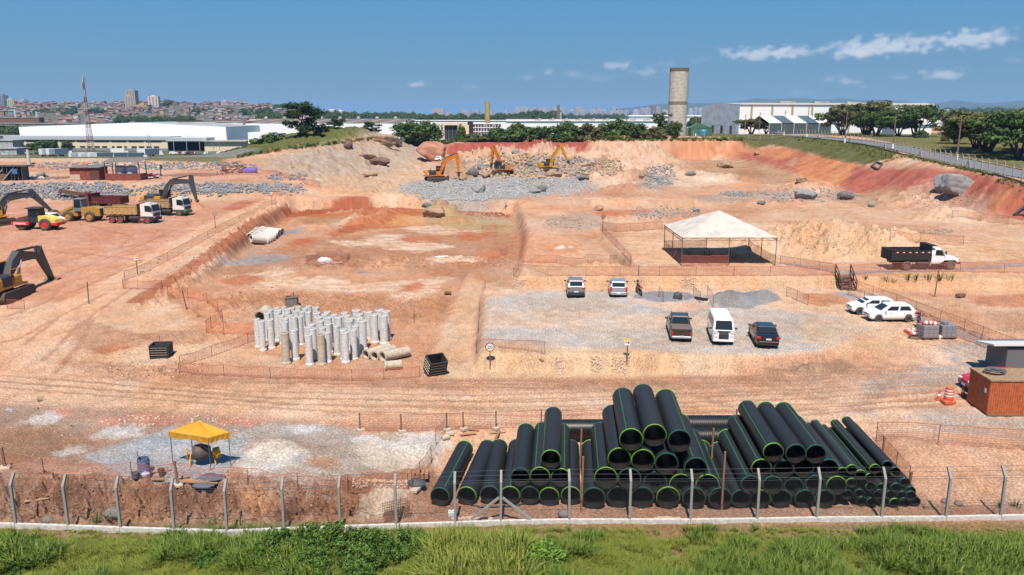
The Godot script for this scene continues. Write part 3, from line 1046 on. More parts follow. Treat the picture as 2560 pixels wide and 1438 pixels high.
func finish_ground() -> void:
	var vs:=PackedVector3Array()
	var cs:=PackedColorArray()
	vs.resize(NR*NC)
	cs.resize(NR*NC)
	for i in NR:
		var d:=d_of(i)
		var fine:=1.0/(1.0 + d*0.012)
		for j in NC:
			var x:=d*AM*(2.0*j/(NC - 1) - 1.0)
			var k:=i*NC + j
			var g:=nz_b.get_noise_2d(x*0.55,d*0.45)
			var s:=nz_c.get_noise_2d(x*2.7*fine,d*2.4*fine)
			var h:=hgt[k] + g*0.05 + s*(0.035 + 0.0003*d)
			hgt[k] = h
			vs[k] = Vector3(x,h,-d)
			var v:=nz_a.get_noise_2d(x*0.13 + 70.0,d*0.1)
			var m:=1.0 + 0.18*g + 0.14*s + 0.22*v
			var warm:=0.07*nz_a.get_noise_2d(x*0.31 + 40.0,d*0.2) - 0.12*v
			if x > 70.0 and d > 118.0 and x < 104.0:
				m += 0.3*nz_c.get_noise_2d(d*0.35 - x*0.18,x*0.04)
			var lu:=(cr[k]*0.3 + cg[k]*0.6 + cb[k]*0.1)*0.1
			cs[k] = Color((cr[k]*0.9 + lu)*m*(1.0 + warm),(cg[k]*0.9 + lu)*m,(cb[k]*0.9 + lu*0.98)*m*(1.0 - warm))
	var ids:=PackedInt32Array()
	ids.resize((NR - 1)*(NC - 1)*6)
	var o:=0
	for i in NR - 1:
		for j in NC - 1:
			var a:=i*NC + j
			ids[o] = a; ids[o + 1] = a + NC; ids[o + 2] = a + 1
			ids[o + 3] = a + 1; ids[o + 4] = a + NC; ids[o + 5] = a + NC + 1
			o += 6
	var ns:=PackedVector3Array()
	ns.resize(NR*NC)
	for i in NR:
		var i0:=maxi(i - 1,0)*NC
		var i1:=mini(i + 1,NR - 1)*NC
		for j in NC:
			var u:=vs[i*NC + mini(j + 1,NC - 1)] - vs[i*NC + maxi(j - 1,0)]
			var w:=vs[i1 + j] - vs[i0 + j]
			ns[i*NC + j] = u.cross(w).normalized()
	var arr:=[]
	arr.resize(Mesh.ARRAY_MAX)
	arr[Mesh.ARRAY_VERTEX] = vs
	arr[Mesh.ARRAY_NORMAL] = ns
	arr[Mesh.ARRAY_COLOR] = cs
	arr[Mesh.ARRAY_INDEX] = ids
	var me:=ArrayMesh.new()
	me.add_surface_from_arrays(Mesh.PRIMITIVE_TRIANGLES,arr)
	var m:=mat("soil",Color(1,1,1),0.95,0.0,{"tex": "grain","scale": 0.24,"world": true,"vertex": true,"bump": 1.1,"spec": 0.2})
	setting("ground",me,m)
	var b:=Mb.new()
	var far:=[0.0,300.0,620.0,1200.0,3000.0,8000.0,20000.0]
	for i in far.size() - 1:
		for j in 24:
			var x0: float = lerp(-24000.0,24000.0,j/24.0)
			var x1: float = lerp(-24000.0,24000.0,(j + 1)/24.0)
			b.quad(Vector3(x0,-3.0,-far[i]),Vector3(x1,-3.0,-far[i]),Vector3(x1,-3.0,-far[i + 1]),Vector3(x0,-3.0,-far[i + 1]))
	b.quad(Vector3(-24000,-3.02,4000),Vector3(24000,-3.02,4000),Vector3(24000,-3.02,0),Vector3(-24000,-3.02,0))
	setting("plain",b.mesh(),mat("plain",shade(110,116,92),1.0,0.0,{"tex": "stain","scale": 0.004,"world": true}))
# ================================================================ hills,trees,town,factories
func build_hills() -> void:
	var set_:=[[8600.0,2600.0,[1540,272,1600,266,1660,259,1720,258,1780,258,1840,253,1870,249,1892,245,1930,249,1965,246,2010,246,2060,250,2105,245,2150,251,2200,249,2250,252,2300,258,2360,257,2385,250,2430,256,2480,258,2530,254,2580,247,2650,240,2760,248,2900,252]],
		[6000.0,1600.0,[2200,276,2280,270,2340,272,2400,268,2480,262,2560,264,2680,258,2800,262]],
		[7400.0,1800.0,[1560,276,1700,270,1800,268,1900,272,2000,268,2100,274,2200,270,2300,276]]]
	var fz:=FastNoiseLite.new()
	fz.seed = 14
	fz.frequency = 0.0022
	for q in set_:
		var rings:=[]
		var pts: Array = q[2]
		var n:=pts.size()/2
		for i in range(0,(n - 1)*6 + 1):
			var k:=mini(i/6,n - 2)
			var f:=i/6.0 - k
			var e:=at_d(lerp(float(pts[2*k]),float(pts[2*k + 2]),f),lerp(float(pts[2*k + 1]),float(pts[2*k + 3]),f) + fz.get_noise_1d(i*160.0)*1.2,q[0])
			var ring:=[]
			for s in 9:
				var t:=s/8.0
				var up_:=1.0 - absf(t - 0.5)*2.0
				up_ = up_*up_*(3.0 - 2.0*up_)
				var spur:=1.0 + 0.25*fz.get_noise_2d(i*130.0,s*400.0)*(1.0 - up_)
				ring.append(Vector3(e.x,-20.0 + (e.y + 20.0)*up_*spur,e.z + (0.5 - t)*q[1]))
			rings.append(ring)
		var b:=Mb.new()
		for i in rings.size() - 1:
			for s in 8:
				b.quad(rings[i][s],rings[i + 1][s],rings[i + 1][s + 1],rings[i][s + 1])
		setting("hills",b.mesh(),mat("forest",shade(96,116,84,0.5),1.0,0.0,{"tex": "stain","scale": 0.002,"world": true}))
var tree_meshes:=[]
func leaf_ball(b: Mb,centre: Vector3,r: Vector3,count: int,leaf: float,cols: Array,rg: RandomNumberGenerator) -> void:
	for i in count:
		var dir:=Vector3(rg.randfn(),rg.randfn(),rg.randfn()).normalized()
		var rad:=pow(rg.randf(),0.4)
		var p:=centre + dir*r*rad
		var nrm:=(dir + Vector3(rg.randfn(),rg.randfn() + 0.5,rg.randfn())*0.55).normalized()
		var a:=nrm.cross(Vector3(rg.randfn(),rg.randfn(),rg.randfn())).normalized()
		var c:=nrm.cross(a)
		var s:=leaf*rg.randf_range(0.6,1.35)
		b.col = cols[rg.randi() % cols.size()]*rg.randf_range(0.75,1.25)
		b.col.a = 1.0
		var soft:=(dir*0.7 + nrm*0.6).normalized()
		var tip:=p + a*s
		var end:=p - a*s
		var l:=p + c*s*0.55
		var rr:=p - c*s*0.55
		b.tri(end,rr,tip,soft,soft,soft)
		b.tri(end,tip,l,soft,soft,soft)
# kind: 0 spreading flat crown,1 round dense,2 tall open,3 hedge bush
func tree_proto(kind: int,sd: int,cols: Array) -> Array:
	var rg:=RandomNumberGenerator.new()
	rg.seed = sd
	var wood:=Mb.new()
	var leaf:=Mb.new().paint(Color(1,1,1))
	var clumps:=[]
	match kind:
		0:
			for k in 7:
				var t:=TAU*k/7.0 + rg.randf()*0.6
				var foot:=Vector3(cos(t)*0.25,0.0,sin(t)*0.25)*float(k % 3)
				var fork:=Vector3(cos(t)*1.3,rg.randf_range(2.2,3.2),sin(t)*1.3)
				var tip:=Vector3(cos(t)*rg.randf_range(2.2,4.2),rg.randf_range(4.8,6.4),sin(t)*rg.randf_range(2.2,4.2))
				wood.tube(foot,fork,0.2,0.13,6).tube(fork,tip,0.13,0.05,5)
				for m in 6:
					clumps.append([tip + Vector3(rg.randfn()*1.3,rg.randf_range(-0.7,1.0),rg.randfn()*1.3),Vector3(1.4,0.75,1.4)*rg.randf_range(0.7,1.15)])
			for m in 22:
				var t:=rg.randf()*TAU
				clumps.append([Vector3(cos(t)*rg.randf_range(2.6,4.6),rg.randf_range(3.0,5.0),sin(t)*rg.randf_range(2.6,4.6)),Vector3(1.3,0.8,1.3)*rg.randf_range(0.7,1.1)])
			for m in 16:
				clumps.append([Vector3(rg.randfn()*1.6,rg.randf_range(5.4,7.6),rg.randfn()*1.6),Vector3(1.5,0.9,1.5)*rg.randf_range(0.7,1.1)])
		1:
			wood.tube(Vector3.ZERO,Vector3(0.1,3.0,0),0.4,0.26,7)
			for k in 8:
				var t:=TAU*k/8.0
				wood.tube(Vector3(0.1,rg.randf_range(1.6,3.0),0),Vector3(cos(t)*2.8,rg.randf_range(3.8,6.0),sin(t)*2.8),0.16,0.05,5)
			for m in 62:
				var dir:=Vector3(rg.randfn(),rg.randfn(),rg.randfn()).normalized()
				var p:=Vector3(0,4.3,0) + dir*Vector3(3.7,3.4,3.7)*pow(rg.randf(),0.35)
				clumps.append([p,Vector3.ONE*rg.randf_range(0.8,1.3)])
		2:
			var at:=Vector3.ZERO
			var cur:=Vector3(0.05,1,0.02)
			for s in 5:
				var nx:=at + Vector3(rg.randf_range(-0.35,0.35),1.7,rg.randf_range(-0.35,0.35))
				wood.tube(at,nx,0.32 - 0.05*s,0.27 - 0.05*s,6)
				if s > 0:
					for k in 3:
						var t:=rg.randf()*TAU
						var tip:=nx + Vector3(cos(t)*2.4,rg.randf_range(0.5,1.8),sin(t)*2.4)*rg.randf_range(0.7,1.2)
						wood.tube(nx,tip,0.12,0.04,5)
						for m in 3:
							clumps.append([tip + Vector3(rg.randfn(),rg.randfn()*0.5,rg.randfn())*0.8,Vector3(1.2,0.8,1.2)*rg.randf_range(0.65,1.15)])
				at = nx
			for m in 7:
				clumps.append([at + Vector3(rg.randfn(),rg.randf_range(-0.8,0.8),rg.randfn())*1.1,Vector3(1.2,0.9,1.2)])
		3:
			for k in 6:
				var t:=TAU*k/6.0
				wood.tube(Vector3(cos(t)*0.2,0,sin(t)*0.2),Vector3(cos(t)*1.4,rg.randf_range(1.6,3.2),sin(t)*1.4),0.1,0.03,5)
			for m in 46:
				var dir:=Vector3(rg.randfn(),absf(rg.randfn()),rg.randfn()).normalized()
				clumps.append([Vector3(0,0.5,0) + dir*Vector3(2.6,3.0,2.6)*pow(rg.randf(),0.4),Vector3.ONE*rg.randf_range(0.6,1.05)])
	for q in clumps:
		leaf_ball(leaf,q[0],q[1],92,0.27,cols,rg)
	return [wood.mesh(),leaf.mesh()]
func plant_tree(kind: int,at: Vector3,sc: Vector3,turn: float,label: String,group:="",called:="tree") -> Node3D:
	var t:=thing(called,label,"tree" if called == "tree" else "bush",at,turn,group)
	part("trunk",tree_meshes[kind][0],mat("bark",shade(112,92,76),0.95,0.0,{"tex": "stain","scale": 1.0}),t)
	part("crown",tree_meshes[kind][1],mat("leaves",Color(1,1,1),0.75,0.0,{"vertex": true,"spec": 0.25,"backlight": Color(0.1,0.14,0.03)}),t)
	t.scale = sc
	return t
func build_trees() -> void:
	var dark:=[Color(0.028,0.05,0.018),Color(0.036,0.062,0.02),Color(0.022,0.04,0.016)]
	var mid:=[Color(0.06,0.1,0.028),Color(0.085,0.125,0.036),Color(0.045,0.078,0.024)]
	var dry:=[Color(0.075,0.1,0.03),Color(0.11,0.105,0.04),Color(0.06,0.085,0.026),Color(0.12,0.095,0.045)]
	tree_meshes = [tree_proto(0,1,dry),tree_proto(1,2,mid),tree_proto(2,3,dark),tree_proto(3,4,mid),tree_proto(0,5,mid),tree_proto(3,6,dry),tree_proto(2,7,mid)]
	var highs:=[8.2,8.4,9.4,4.1,8.2,4.1,9.4]
	var wides:=[10.5,9.0,7.0,6.4,10.5,6.4,7.0]
	for q in [[2,752,372,279,92,262,"tall dark tree with a bare leaning trunk, highest left of the pale hill"],
			[3,680,384,340,110,258,"low dark bush under the tall tree, at its left foot"],
			[3,755,376,335,70,268,"dark undergrowth under the tall tree, at its right foot"],
			[2,800,362,325,40,276,"thin dark sapling right of the tall tree"],
			[2,838,352,307,46,290,"slim dark tree with two trunks before the long white shed"],
			[3,868,350,325,28,292,"small round dark tree before the long white shed"],
			[6,903,346,322,34,300,"small leafy tree on the brow of the pale hill"],
			[2,930,344,312,44,304,"thin open tree crowning the brow of the pale hill"],
			[1,1042,358,296,142,318,"broad dense round tree left of the beige office block"],
			[3,1155,356,318,26,322,"dark slender tree touching the beige office block"],
			[5,1125,362,350,60,306,"low scrub in front of the beige office block"],
			[5,1190,358,338,70,306,"olive scrub right of the beige office block"],
			[3,1245,354,322,66,308,"bushy tree at the left end of the hedge row"],
			[3,1300,353,312,78,308,"second bushy tree of the hedge row from the left"],
			[1,1352,353,314,60,310,"third bushy tree of the hedge row from the left"],
			[3,1408,352,309,80,308,"fourth tree of the hedge row, left of the gap with the white wall"],
			[5,1470,352,312,74,308,"fifth tree of the hedge row, just right of the gap"],
			[3,1535,351,304,92,310,"sixth and tallest tree in the middle of the hedge row"],
			[1,1590,351,306,66,312,"seventh tree of the hedge row, dense and dark"],
			[5,1632,351,322,60,306,"brownish low tree of the hedge row left of the water tower"],
			[6,1646,346,296,46,322,"thin tall tree rising behind the hedge row beside the water tower"],
			[1,1686,350,302,44,302,"round dark tree standing against the water tower"],
			[0,1878,334,295,62,352,"small flat-crowned brown tree before the long white hall"],
			[0,1915,334,296,56,356,"flat-crowned tree next to the green marquee"],
			[0,2105,337,272,100,318,"leftmost spreading tree of the grove by the road"],
			[0,2165,340,255,118,325,"tallest spreading tree of the grove by the road, reddish top"],
			[4,2190,341,280,90,300,"dark green tree in front of the tallest one of the grove"],
			[0,2245,343,280,84,305,"thin-stemmed tree in the middle of the grove"],
			[4,2292,345,266,116,298,"rightmost big round tree of the grove by the road"],
			[3,2300,346,328,36,285,"small dark shrub under the rightmost grove tree"],
			[5,2362,356,336,18,250,"lone little shrub on the grass between the groves"],
			[0,2392,354,300,76,236,"small umbrella-shaped tree left of the big dark trees"],
			[0,2468,372,270,190,200,"large spreading dark tree at the right edge"],
			[4,2545,384,276,170,182,"nearest big tree, cut by the right edge"],
			[0,2440,362,296,100,214,"lower tree in front of the large spreading ones"],
			[4,2600,372,270,150,205,"big dark tree beyond the right edge of the big grove"],
			[3,95,372,352,40,452,"olive tree left of the row before the beige factory wall"],
			[1,128,372,346,46,452,"round olive tree before the beige factory wall"],
			[1,180,372,348,50,454,"wide green tree before the beige factory wall, near the mast"],
			[5,70,373,358,20,450,"little shrub at the left end of the beige factory wall"],
			[3,1210,345,334,30,345,"clipped shrub below the steel-framed building"],
			[5,600,392,372,70,246,"dark scrub right of the black lean-to"],
			[5,650,402,388,60,234,"weedy scrub at the left foot of the pale hill"]]:
		var foot:=at_d(q[1],q[2],q[5])
		var px:=Vector2(-foot.z,0).length()/LENS
		var hh: float = (q[2] - q[3])*px*1.02
		var ww: float = q[4]*px
		var k: int = q[0]
		if k == 3 or k == 5:
			hh *= 1.15
			ww *= 1.3
		elif k == 0 or k == 4:
			ww *= 1.12
		foot.y = minf(foot.y,ground(foot.x,-foot.z))
		hh = maxf(hh,at_d(q[1],q[3],q[5]).y - foot.y)
		plant_tree(k,foot,Vector3(ww/wides[k],hh/highs[k],ww/wides[k]),rng.randf()*TAU,q[6],"","tree" if hh > 4.0 else "shrub")
	var mm:=MultiMesh.new()
	mm.transform_format = MultiMesh.TRANSFORM_3D
	mm.mesh = tree_meshes[3][1]
	var xs:=[]
	for q in [[870,1040,284,296,1500.0,150],[1020,1320,288,297,1300.0,160],[1290,1400,280,296,1500.0,90],[640,760,262,274,2100.0,110],[650,740,288,297,900.0,60],[300,480,292,300,1300.0,70],[0,60,316,330,620.0,40],[1400,1900,288,294,2600.0,130],[780,880,283,296,1300.0,70],[2330,2560,274,284,2200.0,130],[400,445,252,268,1960.0,30],[1730,1760,296,302,800.0,20],[1900,2340,284,292,1500.0,90],[60,700,272,296,1700.0,320]]:
		for i in q[5]:
			var px: float = lerp(float(q[0]),float(q[1]),rng.randf())
			var d: float = q[4]*rng.randf_range(0.93,1.12)
			var p:=at_d(px,lerp(float(q[2]),float(q[3]),rng.randf()),d)
			var f: float = q[4]/1500.0
			var s:=rng.randf_range(2.2,4.2)*clampf(f,0.55,1.5)
			xs.append(Transform3D(Basis(Vector3.UP,rng.randf()*TAU).scaled(Vector3(s,s*rng.randf_range(0.7,1.05),s)),p - Vector3(0,2.6*s,0)))
	mm.instance_count = xs.size()
	for i in xs.size():
		mm.set_instance_transform(i,xs[i])
	var mi:=MultiMeshInstance3D.new()
	mi.name = "far_woods"
	mi.multimesh = mm
	mi.material_override = mats["leaves"]
	add_child(mi)
	tag(mi,"dark green woods scattered between the far roofs","woods","","stuff")
# rise that carries the old town on the left
func town_rise(x: float,d: float) -> float:
	var u:=x/d
	var across:=ss(-0.2,-0.34,u)
	return -3.0 + ss(1150.0,2100.0,d)*lerp(8.0,44.0,across) - ss(2300.0,3200.0,d)*lerp(8.0,44.0,across)*0.6
func tower(px: float,top: float,w: float,d: float,foot: float,wall: Color,label: String,strip: Color,group:="") -> void:
	var p:=at_d(px,top,d)
	var wd:=w*d/LENS
	var hh:=p.y - foot
	var t:=thing("apartment_tower",label,"building",Vector3(p.x,foot,p.z),rng.randf_range(-0.5,0.5),group)
	var b:=Mb.new()
	b.box(Vector3(0,hh*0.5,0),Vector3(wd,hh,wd*0.8))
	part("wall",b.mesh(),mat("tower%s" % wall.to_html(),wall,0.9),t)
	var c:=Mb.new()
	c.box(Vector3(0,hh + 1.2,0),Vector3(wd*0.4,2.4,wd*0.35))
	part("roof_house",c.mesh(),mat("tower%s" % wall.to_html(),wall,0.9),t)
	var n:=3
	for k in n:
		var s:=Mb.new()
		s.box(Vector3(wd*(-0.3 + 0.3*k),hh*0.5,wd*0.4 + 0.05),Vector3(wd*0.11,hh*0.94,0.2))
		part("window_strip",s.mesh(),mat("strip%s" % strip.to_html(),strip,0.5),t)
func build_city() -> void:
	var b:=Mb.new()
	for i in 24:
		for j in 40:
			var q:=[]
			for c in [[0,0],[1,0],[1,1],[0,1]]:
				var d: float = lerp(1050.0,3400.0,(i + c[1])/24.0)
				var u: float = lerp(-0.95,-0.16,(j + c[0])/40.0)
				q.append(Vector3(u*d,town_rise(u*d,d),-d))
			b.quad(q[0],q[1],q[2],q[3])
	setting("town_hill",b.mesh(),mat("town_ground",shade(120,116,100),1.0,0.0,{"tex": "stain","scale": 0.01,"world": true}))
	var walls:=[shade(206,190,172),shade(186,146,124),shade(220,216,210),shade(170,162,154),shade(206,188,146),shade(170,184,192)]
	var roofs:=[shade(166,116,96),shade(146,108,94),shade(158,152,148),shade(176,128,106)]
	var wn:=["cream","brick","white","grey","ochre","pale blue"]
	var rn:=["terracotta","brown tiled","grey sheet","orange tiled"]
	var wall_m:=[]
	var roof_m:=[]
	for s in 3:
		var w:=Mb.new()
		w.box(Vector3(0,3.0 + s,0),Vector3(10.0 + s,6.0 + 2*s,9.0))
		wall_m.append(w.mesh())
		var r:=Mb.new()
		r.plate([Vector2(-5.6,0),Vector2(5.6,0),Vector2(0,2.4)],11.2 + s)
		r.x = Transform3D.IDENTITY
		roof_m.append(r.mesh())
	var more:=[[],[],[]]
	for i in 900:
		var u:=rng.randf_range(-0.68,-0.24)
		if i % 9 == 0:
			u = rng.randf_range(-0.3,-0.17)
		var d:=1180.0 + 1000.0*pow(rng.randf(),0.8)
		var x:=u*d
		var s:=rng.randi() % 3
		var a:=rng.randi() % 6
		var r:=rng.randi() % 4
		if i >= 290:
			var q:=rng.randf_range(0.5,0.95)
			more[s].append(Transform3D(Basis(Vector3.UP,rng.randf()*TAU).scaled(Vector3.ONE*q),Vector3(x,town_rise(x,d) - 0.6,-d)))
			continue
		var t:=thing("house","small %s house with a %s roof on the far town hill" % [wn[a],rn[r]],"house",Vector3(x,town_rise(x,d) - 0.6,-d),rng.randf()*TAU,"houses on the far hill")
		var sc:=rng.randf_range(0.5,0.95)
		t.scale = Vector3(sc,sc,sc)
		part("wall",wall_m[s],mat("house_wall%d" % a,walls[a],0.9),t)
		var ro:=part("roof",roof_m[s],mat("house_roof%d" % r,roofs[r],0.9),t)
		ro.position.y = 6.0 + 2*s
		ro.rotation.y = PI/2
	for s in 3:
		var both:=[[wall_m[s],["house_wall0","house_wall3","house_wall1"][s],0.0],[roof_m[s],["house_roof0","house_roof2","house_roof1"][s],PI/2]]
		for q in both:
			var xs:=[]
			for m in more[s]:
				xs.append(m*Transform3D(Basis(Vector3.UP,q[2]),Vector3(0,0.0 if q[2] == 0.0 else 6.0 + 2*s,0)))
			scatter("crowded_houses",[q[0]],mats[q[1]],xs,"closely packed further houses covering the far town hill","houses")
	var white:=shade(226,222,216)
	var beige:=shade(206,196,180)
	var glass:=shade(96,104,116)
	tower(6,238,18,1900,10,shade(150,160,176),"blue-grey tower cut by the left edge of the skyline",glass)
	tower(25,247,14,1900,10,shade(214,216,190),"slim tower with lime green sides at the far left",shade(150,176,84))
	tower(42,257,18,2000,10,white,"low white block right of the lime green tower",glass)
	tower(58,250,18,2000,10,shade(204,206,210),"white stepped block, third from the left edge",glass)
	tower(321,240,20,1800,10,beige,"lower half of the tall beige twin tower",shade(160,150,138))
	tower(329,226,22,1830,10,shade(190,180,166),"tallest beige tower of the left skyline",shade(150,140,130))
	tower(384,241,24,1800,10,white,"white tower with a salmon middle strip",shade(196,132,110))
	tower(356,262,34,1750,8,shade(204,176,132),"low ochre block between the two tall towers",shade(180,150,110))
	tower(154,258,12,2000,10,shade(214,204,194),"small pale block on the hill crest, left of a pair",glass)
	tower(170,258,11,2000,10,shade(214,196,186),"small pale block on the hill crest, right of a pair",glass)
	tower(562,252,14,2100,5,white,"white tower standing alone right of the town",glass)
	tower(577,267,10,2100,5,white,"short white block beside the lone white tower",glass)
	tower(635,266,8,2300,5,white,"thin white tower left of the wooded hill",glass)
	tower(36,276,4,1250,0,white,"white chimney stack before the town, left one",white)
	tower(90,283,5,1250,0,white,"white chimney stack before the town, right one",white)
	tower(1095,272,30,4800,0,shade(206,180,172),"wide pinkish slab at the left of the distant skyline",shade(190,190,196))
	tower(1634,264,14,5200,0,shade(150,112,104),"dark brown tower of the distant skyline",shade(120,100,100))
	tower(1618,270,14,5200,0,shade(206,196,190),"pale tower touching the dark brown one",shade(180,180,186))
	tower(1453,268,8,5300,0,shade(196,186,170),"pointed pale tower in the middle of the skyline",shade(170,170,170))
	var cols:=[shade(226,220,216),shade(210,196,184),shade(196,200,206),shade(222,200,186),shade(204,180,170)]
	var cn:=["white","beige","grey","cream","pinkish"]
	for i in 200:
		var px:=rng.randf_range(1290,1760) if i < 155 else (rng.randf_range(1020,1290) if i < 180 else rng.randf_range(1750,1880))
		var d:=rng.randf_range(4600,6200)
		var top:=rng.randf_range(266,281) if rng.randf() < 0.55 else rng.randf_range(276,285)
		if i >= 155:
			top = rng.randf_range(275,284)
		var a:=rng.randi() % 5
		tower(px,top,rng.randf_range(6,13),d,-3.0,cols[a],"%s high-rise in the distant skyline behind the factories" % cn[a],shade(150,156,166),"high-rises of the distant skyline")
	for q in [[829,275,17,"left of two white storage silos beyond the long white shed"],[851,277,17,"right of two white storage silos beyond the long white shed"],[735,272,9,"slim white tank tower left of the two silos"]]:
		var p:=at_d(q[0],q[1],1500.0)
		var w:=Mb.new()
		var r: float = q[2]*0.5*1500.0/LENS
		w.lathe([Vector2(-6,r),Vector2(p.y,r),Vector2(p.y + 1.5,r*0.3),Vector2(p.y + 1.6,0.0)],20)
		single("storage_silo",w.mesh(),mat("silo",shade(220,220,216),0.8),q[3],"silo",Vector3(p.x,0,p.z))
# upright wall sheet with ribs between two ground points,from y0 to y1
func ribbed(b: Mb,p: Vector2,q: Vector2,y0: float,y1a: float,y1b: float,pitch: float,deep: float) -> void:
	var l:=p.distance_to(q)
	var n:=maxi(int(l/pitch),1)
	var dir:=(q - p)/l
	var nr:=Vector2(-dir.y,dir.x)
	for i in n:
		var a:=p + dir*l*i/n
		var c:=p + dir*l*(i + 1)/n
		var m:=(a + c)*0.5 - nr*deep
		var ya: float = lerp(y1a,y1b,float(i)/n)
		var yc: float = lerp(y1a,y1b,float(i + 1)/n)
		var ym:=(ya + yc)*0.5
		b.quad(Vector3(a.x,y0,a.y),Vector3(m.x,y0,m.y),Vector3(m.x,ym,m.y),Vector3(a.x,ya,a.y))
		b.quad(Vector3(m.x,y0,m.y),Vector3(c.x,y0,c.y),Vector3(c.x,yc,c.y),Vector3(m.x,ym,m.y))
func build_factories() -> void:
	var white:=mat("sheet_white",shade(228,231,235,0.9),0.6)
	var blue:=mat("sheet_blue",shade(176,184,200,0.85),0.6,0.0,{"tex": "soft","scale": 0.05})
	var roof:=mat("sheet_roof",shade(224,224,220,0.6),0.5,0.0,{"tex": "stain","scale": 0.03})
	var beige:=mat("wall_beige",shade(226,210,184,0.75),0.9)
	var grey:=mat("wall_grey",shade(150,158,166),0.9)
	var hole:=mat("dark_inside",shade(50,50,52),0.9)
	var pane:=mat("pane_dark",shade(64,74,84),0.15)
	var e:=-1.2
	var fl:=at_d(50,345,470)
	var fr:=at_d(566,345,452)
	var pk:=at_d(345,306,462)
	var bl:=Vector3(fl.x + 20,0,-640)
	var br:=Vector3(fr.x - 2,0,-640)
	var yl:=at_d(50,317,470).y
	var yr:=at_d(566,317,452).y
	var t:=thing("white_shed","huge white sheet-metal shed with a low gable behind the box trucks","warehouse")
	var b:=Mb.new()
	ribbed(b,Vector2(fl.x,fl.z),Vector2(pk.x,pk.z),e,yl,pk.y,2.4,0.12)
	ribbed(b,Vector2(pk.x,pk.z),Vector2(fr.x,fr.z),e,pk.y,yr,2.4,0.12)
	ribbed(b,Vector2(fr.x,fr.z),Vector2(br.x,br.z),e,yr,yr,2.4,0.12)
	ribbed(b,Vector2(bl.x,bl.z),Vector2(fl.x,fl.z),e,yl,yl,2.4,0.12)
	part("wall",b.mesh(),white,t)
	b = Mb.new()
	var pb:=Vector3((bl.x + br.x)*0.5,pk.y,-640)
	b.quad(Vector3(fl.x,yl,fl.z),Vector3(pk.x,pk.y,pk.z),pb,Vector3(bl.x,yl,bl.z))
	b.quad(Vector3(pk.x,pk.y,pk.z),Vector3(fr.x,yr,fr.z),Vector3(br.x,yr,br.z),pb)
	part("roof",b.mesh(),roof,t)
	b = Mb.new()
	b.box((Vector3(pk.x,pk.y + 0.5,pk.z) + Vector3(fr.x,yr + 0.5,fr.z))*0.5 + Vector3(16,0.5,-70),Vector3(1.4,0.5,120))
	b.box((Vector3(pk.x,pk.y + 0.5,pk.z) + Vector3(fr.x,yr + 0.5,fr.z))*0.5 + Vector3(-6,0.8,-70),Vector3(1.4,0.5,120))
	part("roof_vent",b.mesh(),mat("rust_line",shade(176,120,96)),t)
	var al:=at_d(22,372,455)
	var ar:=at_d(420,372,446)
	var ay:=at_d(220,341,450).y
	t = thing("factory_annex","long beige two-storey annex with small windows under the white shed","building")
	b = Mb.new()
	var mid:=(al + ar)*0.5
	var ang:=atan2(-(ar.z - al.z),ar.x - al.x)
	var al_l:=Vector2(al.x,al.z).distance_to(Vector2(ar.x,ar.z))
	t.position = Vector3(mid.x,e,mid.z)
	t.rotation.y = ang
	var ah:=ay - e
	b.box(Vector3(0,ah*0.5 - 0.8,-6),Vector3(al_l,ah - 1.6,12))
	part("wall",b.mesh(),beige,t)
	b = Mb.new()
	b.box(Vector3(0,ah - 0.9,-5.8),Vector3(al_l + 4,1.9,13))
	part("fascia",b.mesh(),mat("fascia",shade(186,194,202,0.7),0.7),t)
	b = Mb.new()
	b.box(Vector3(0,0.6,0.08),Vector3(al_l,1.2,0.1))
	part("plinth",b.mesh(),grey,t)
	var wnd:=Mb.new()
	wnd.box(Vector3.ZERO,Vector3(1.6,0.9,0.12))
	var wm:=wnd.mesh()
	for k in 62:
		if k % 7 == 5:
			continue
		var w1:=part("window",wm,pane,t)
		w1.position = Vector3(-al_l*0.5 + 3.0 + k*(al_l - 6.0)/61.0,ah - 2.7,0.07)
		if k % 3 != 0:
			var w2:=part("window",wm,pane,t)
			w2.position = Vector3(-al_l*0.5 + 3.0 + k*(al_l - 6.0)/61.0,1.9,0.07)
	var p:=at_d(468,377,440)
	t = thing("loading_hall","open loading hall with a white fascia and dark inside","building",Vector3(p.x,e,p.z),0.0)
	b = Mb.new()
	b.box(Vector3(0,6.2,-6),Vector3(22,1.8,13))
	part("fascia",b.mesh(),mats["fascia"],t)
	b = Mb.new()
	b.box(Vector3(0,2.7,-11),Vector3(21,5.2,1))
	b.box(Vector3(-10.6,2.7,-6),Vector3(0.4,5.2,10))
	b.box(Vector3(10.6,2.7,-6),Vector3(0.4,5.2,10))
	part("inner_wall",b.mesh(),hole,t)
	for k in 3:
		b = Mb.new()
		b.box(Vector3(-7 + 7*k,2.7,0.2),Vector3(0.35,5.2,0.35))
		part("column",b.mesh(),grey,t)
	p = at_d(558,376,438)
	t = thing("gatehouse_block","low flat beige block with a pale roof right of the loading hall","building",Vector3(p.x,e,p.z))
	b = Mb.new()
	b.box(Vector3(0,2.6,-7),Vector3(20,5.2,14))
	part("wall",b.mesh(),beige,t)
	b = Mb.new()
	b.box(Vector3(1,5.4,-7),Vector3(24,0.5,17))
	part("roof",b.mesh(),roof,t)
	p = at_d(650,375,400)
	t = thing("white_block","plain white block half hidden by the dark trees","building",Vector3(p.x,e,p.z))
	b = Mb.new()
	b.box(Vector3(0,5.4,-6),Vector3(11,10.8,12))
	part("wall",b.mesh(),white,t)
	b = Mb.new()
	b.box(Vector3(7.8,5.2,-6),Vector3(4.5,10.2,11.4))
	part("side_wall",b.mesh(),grey,t)
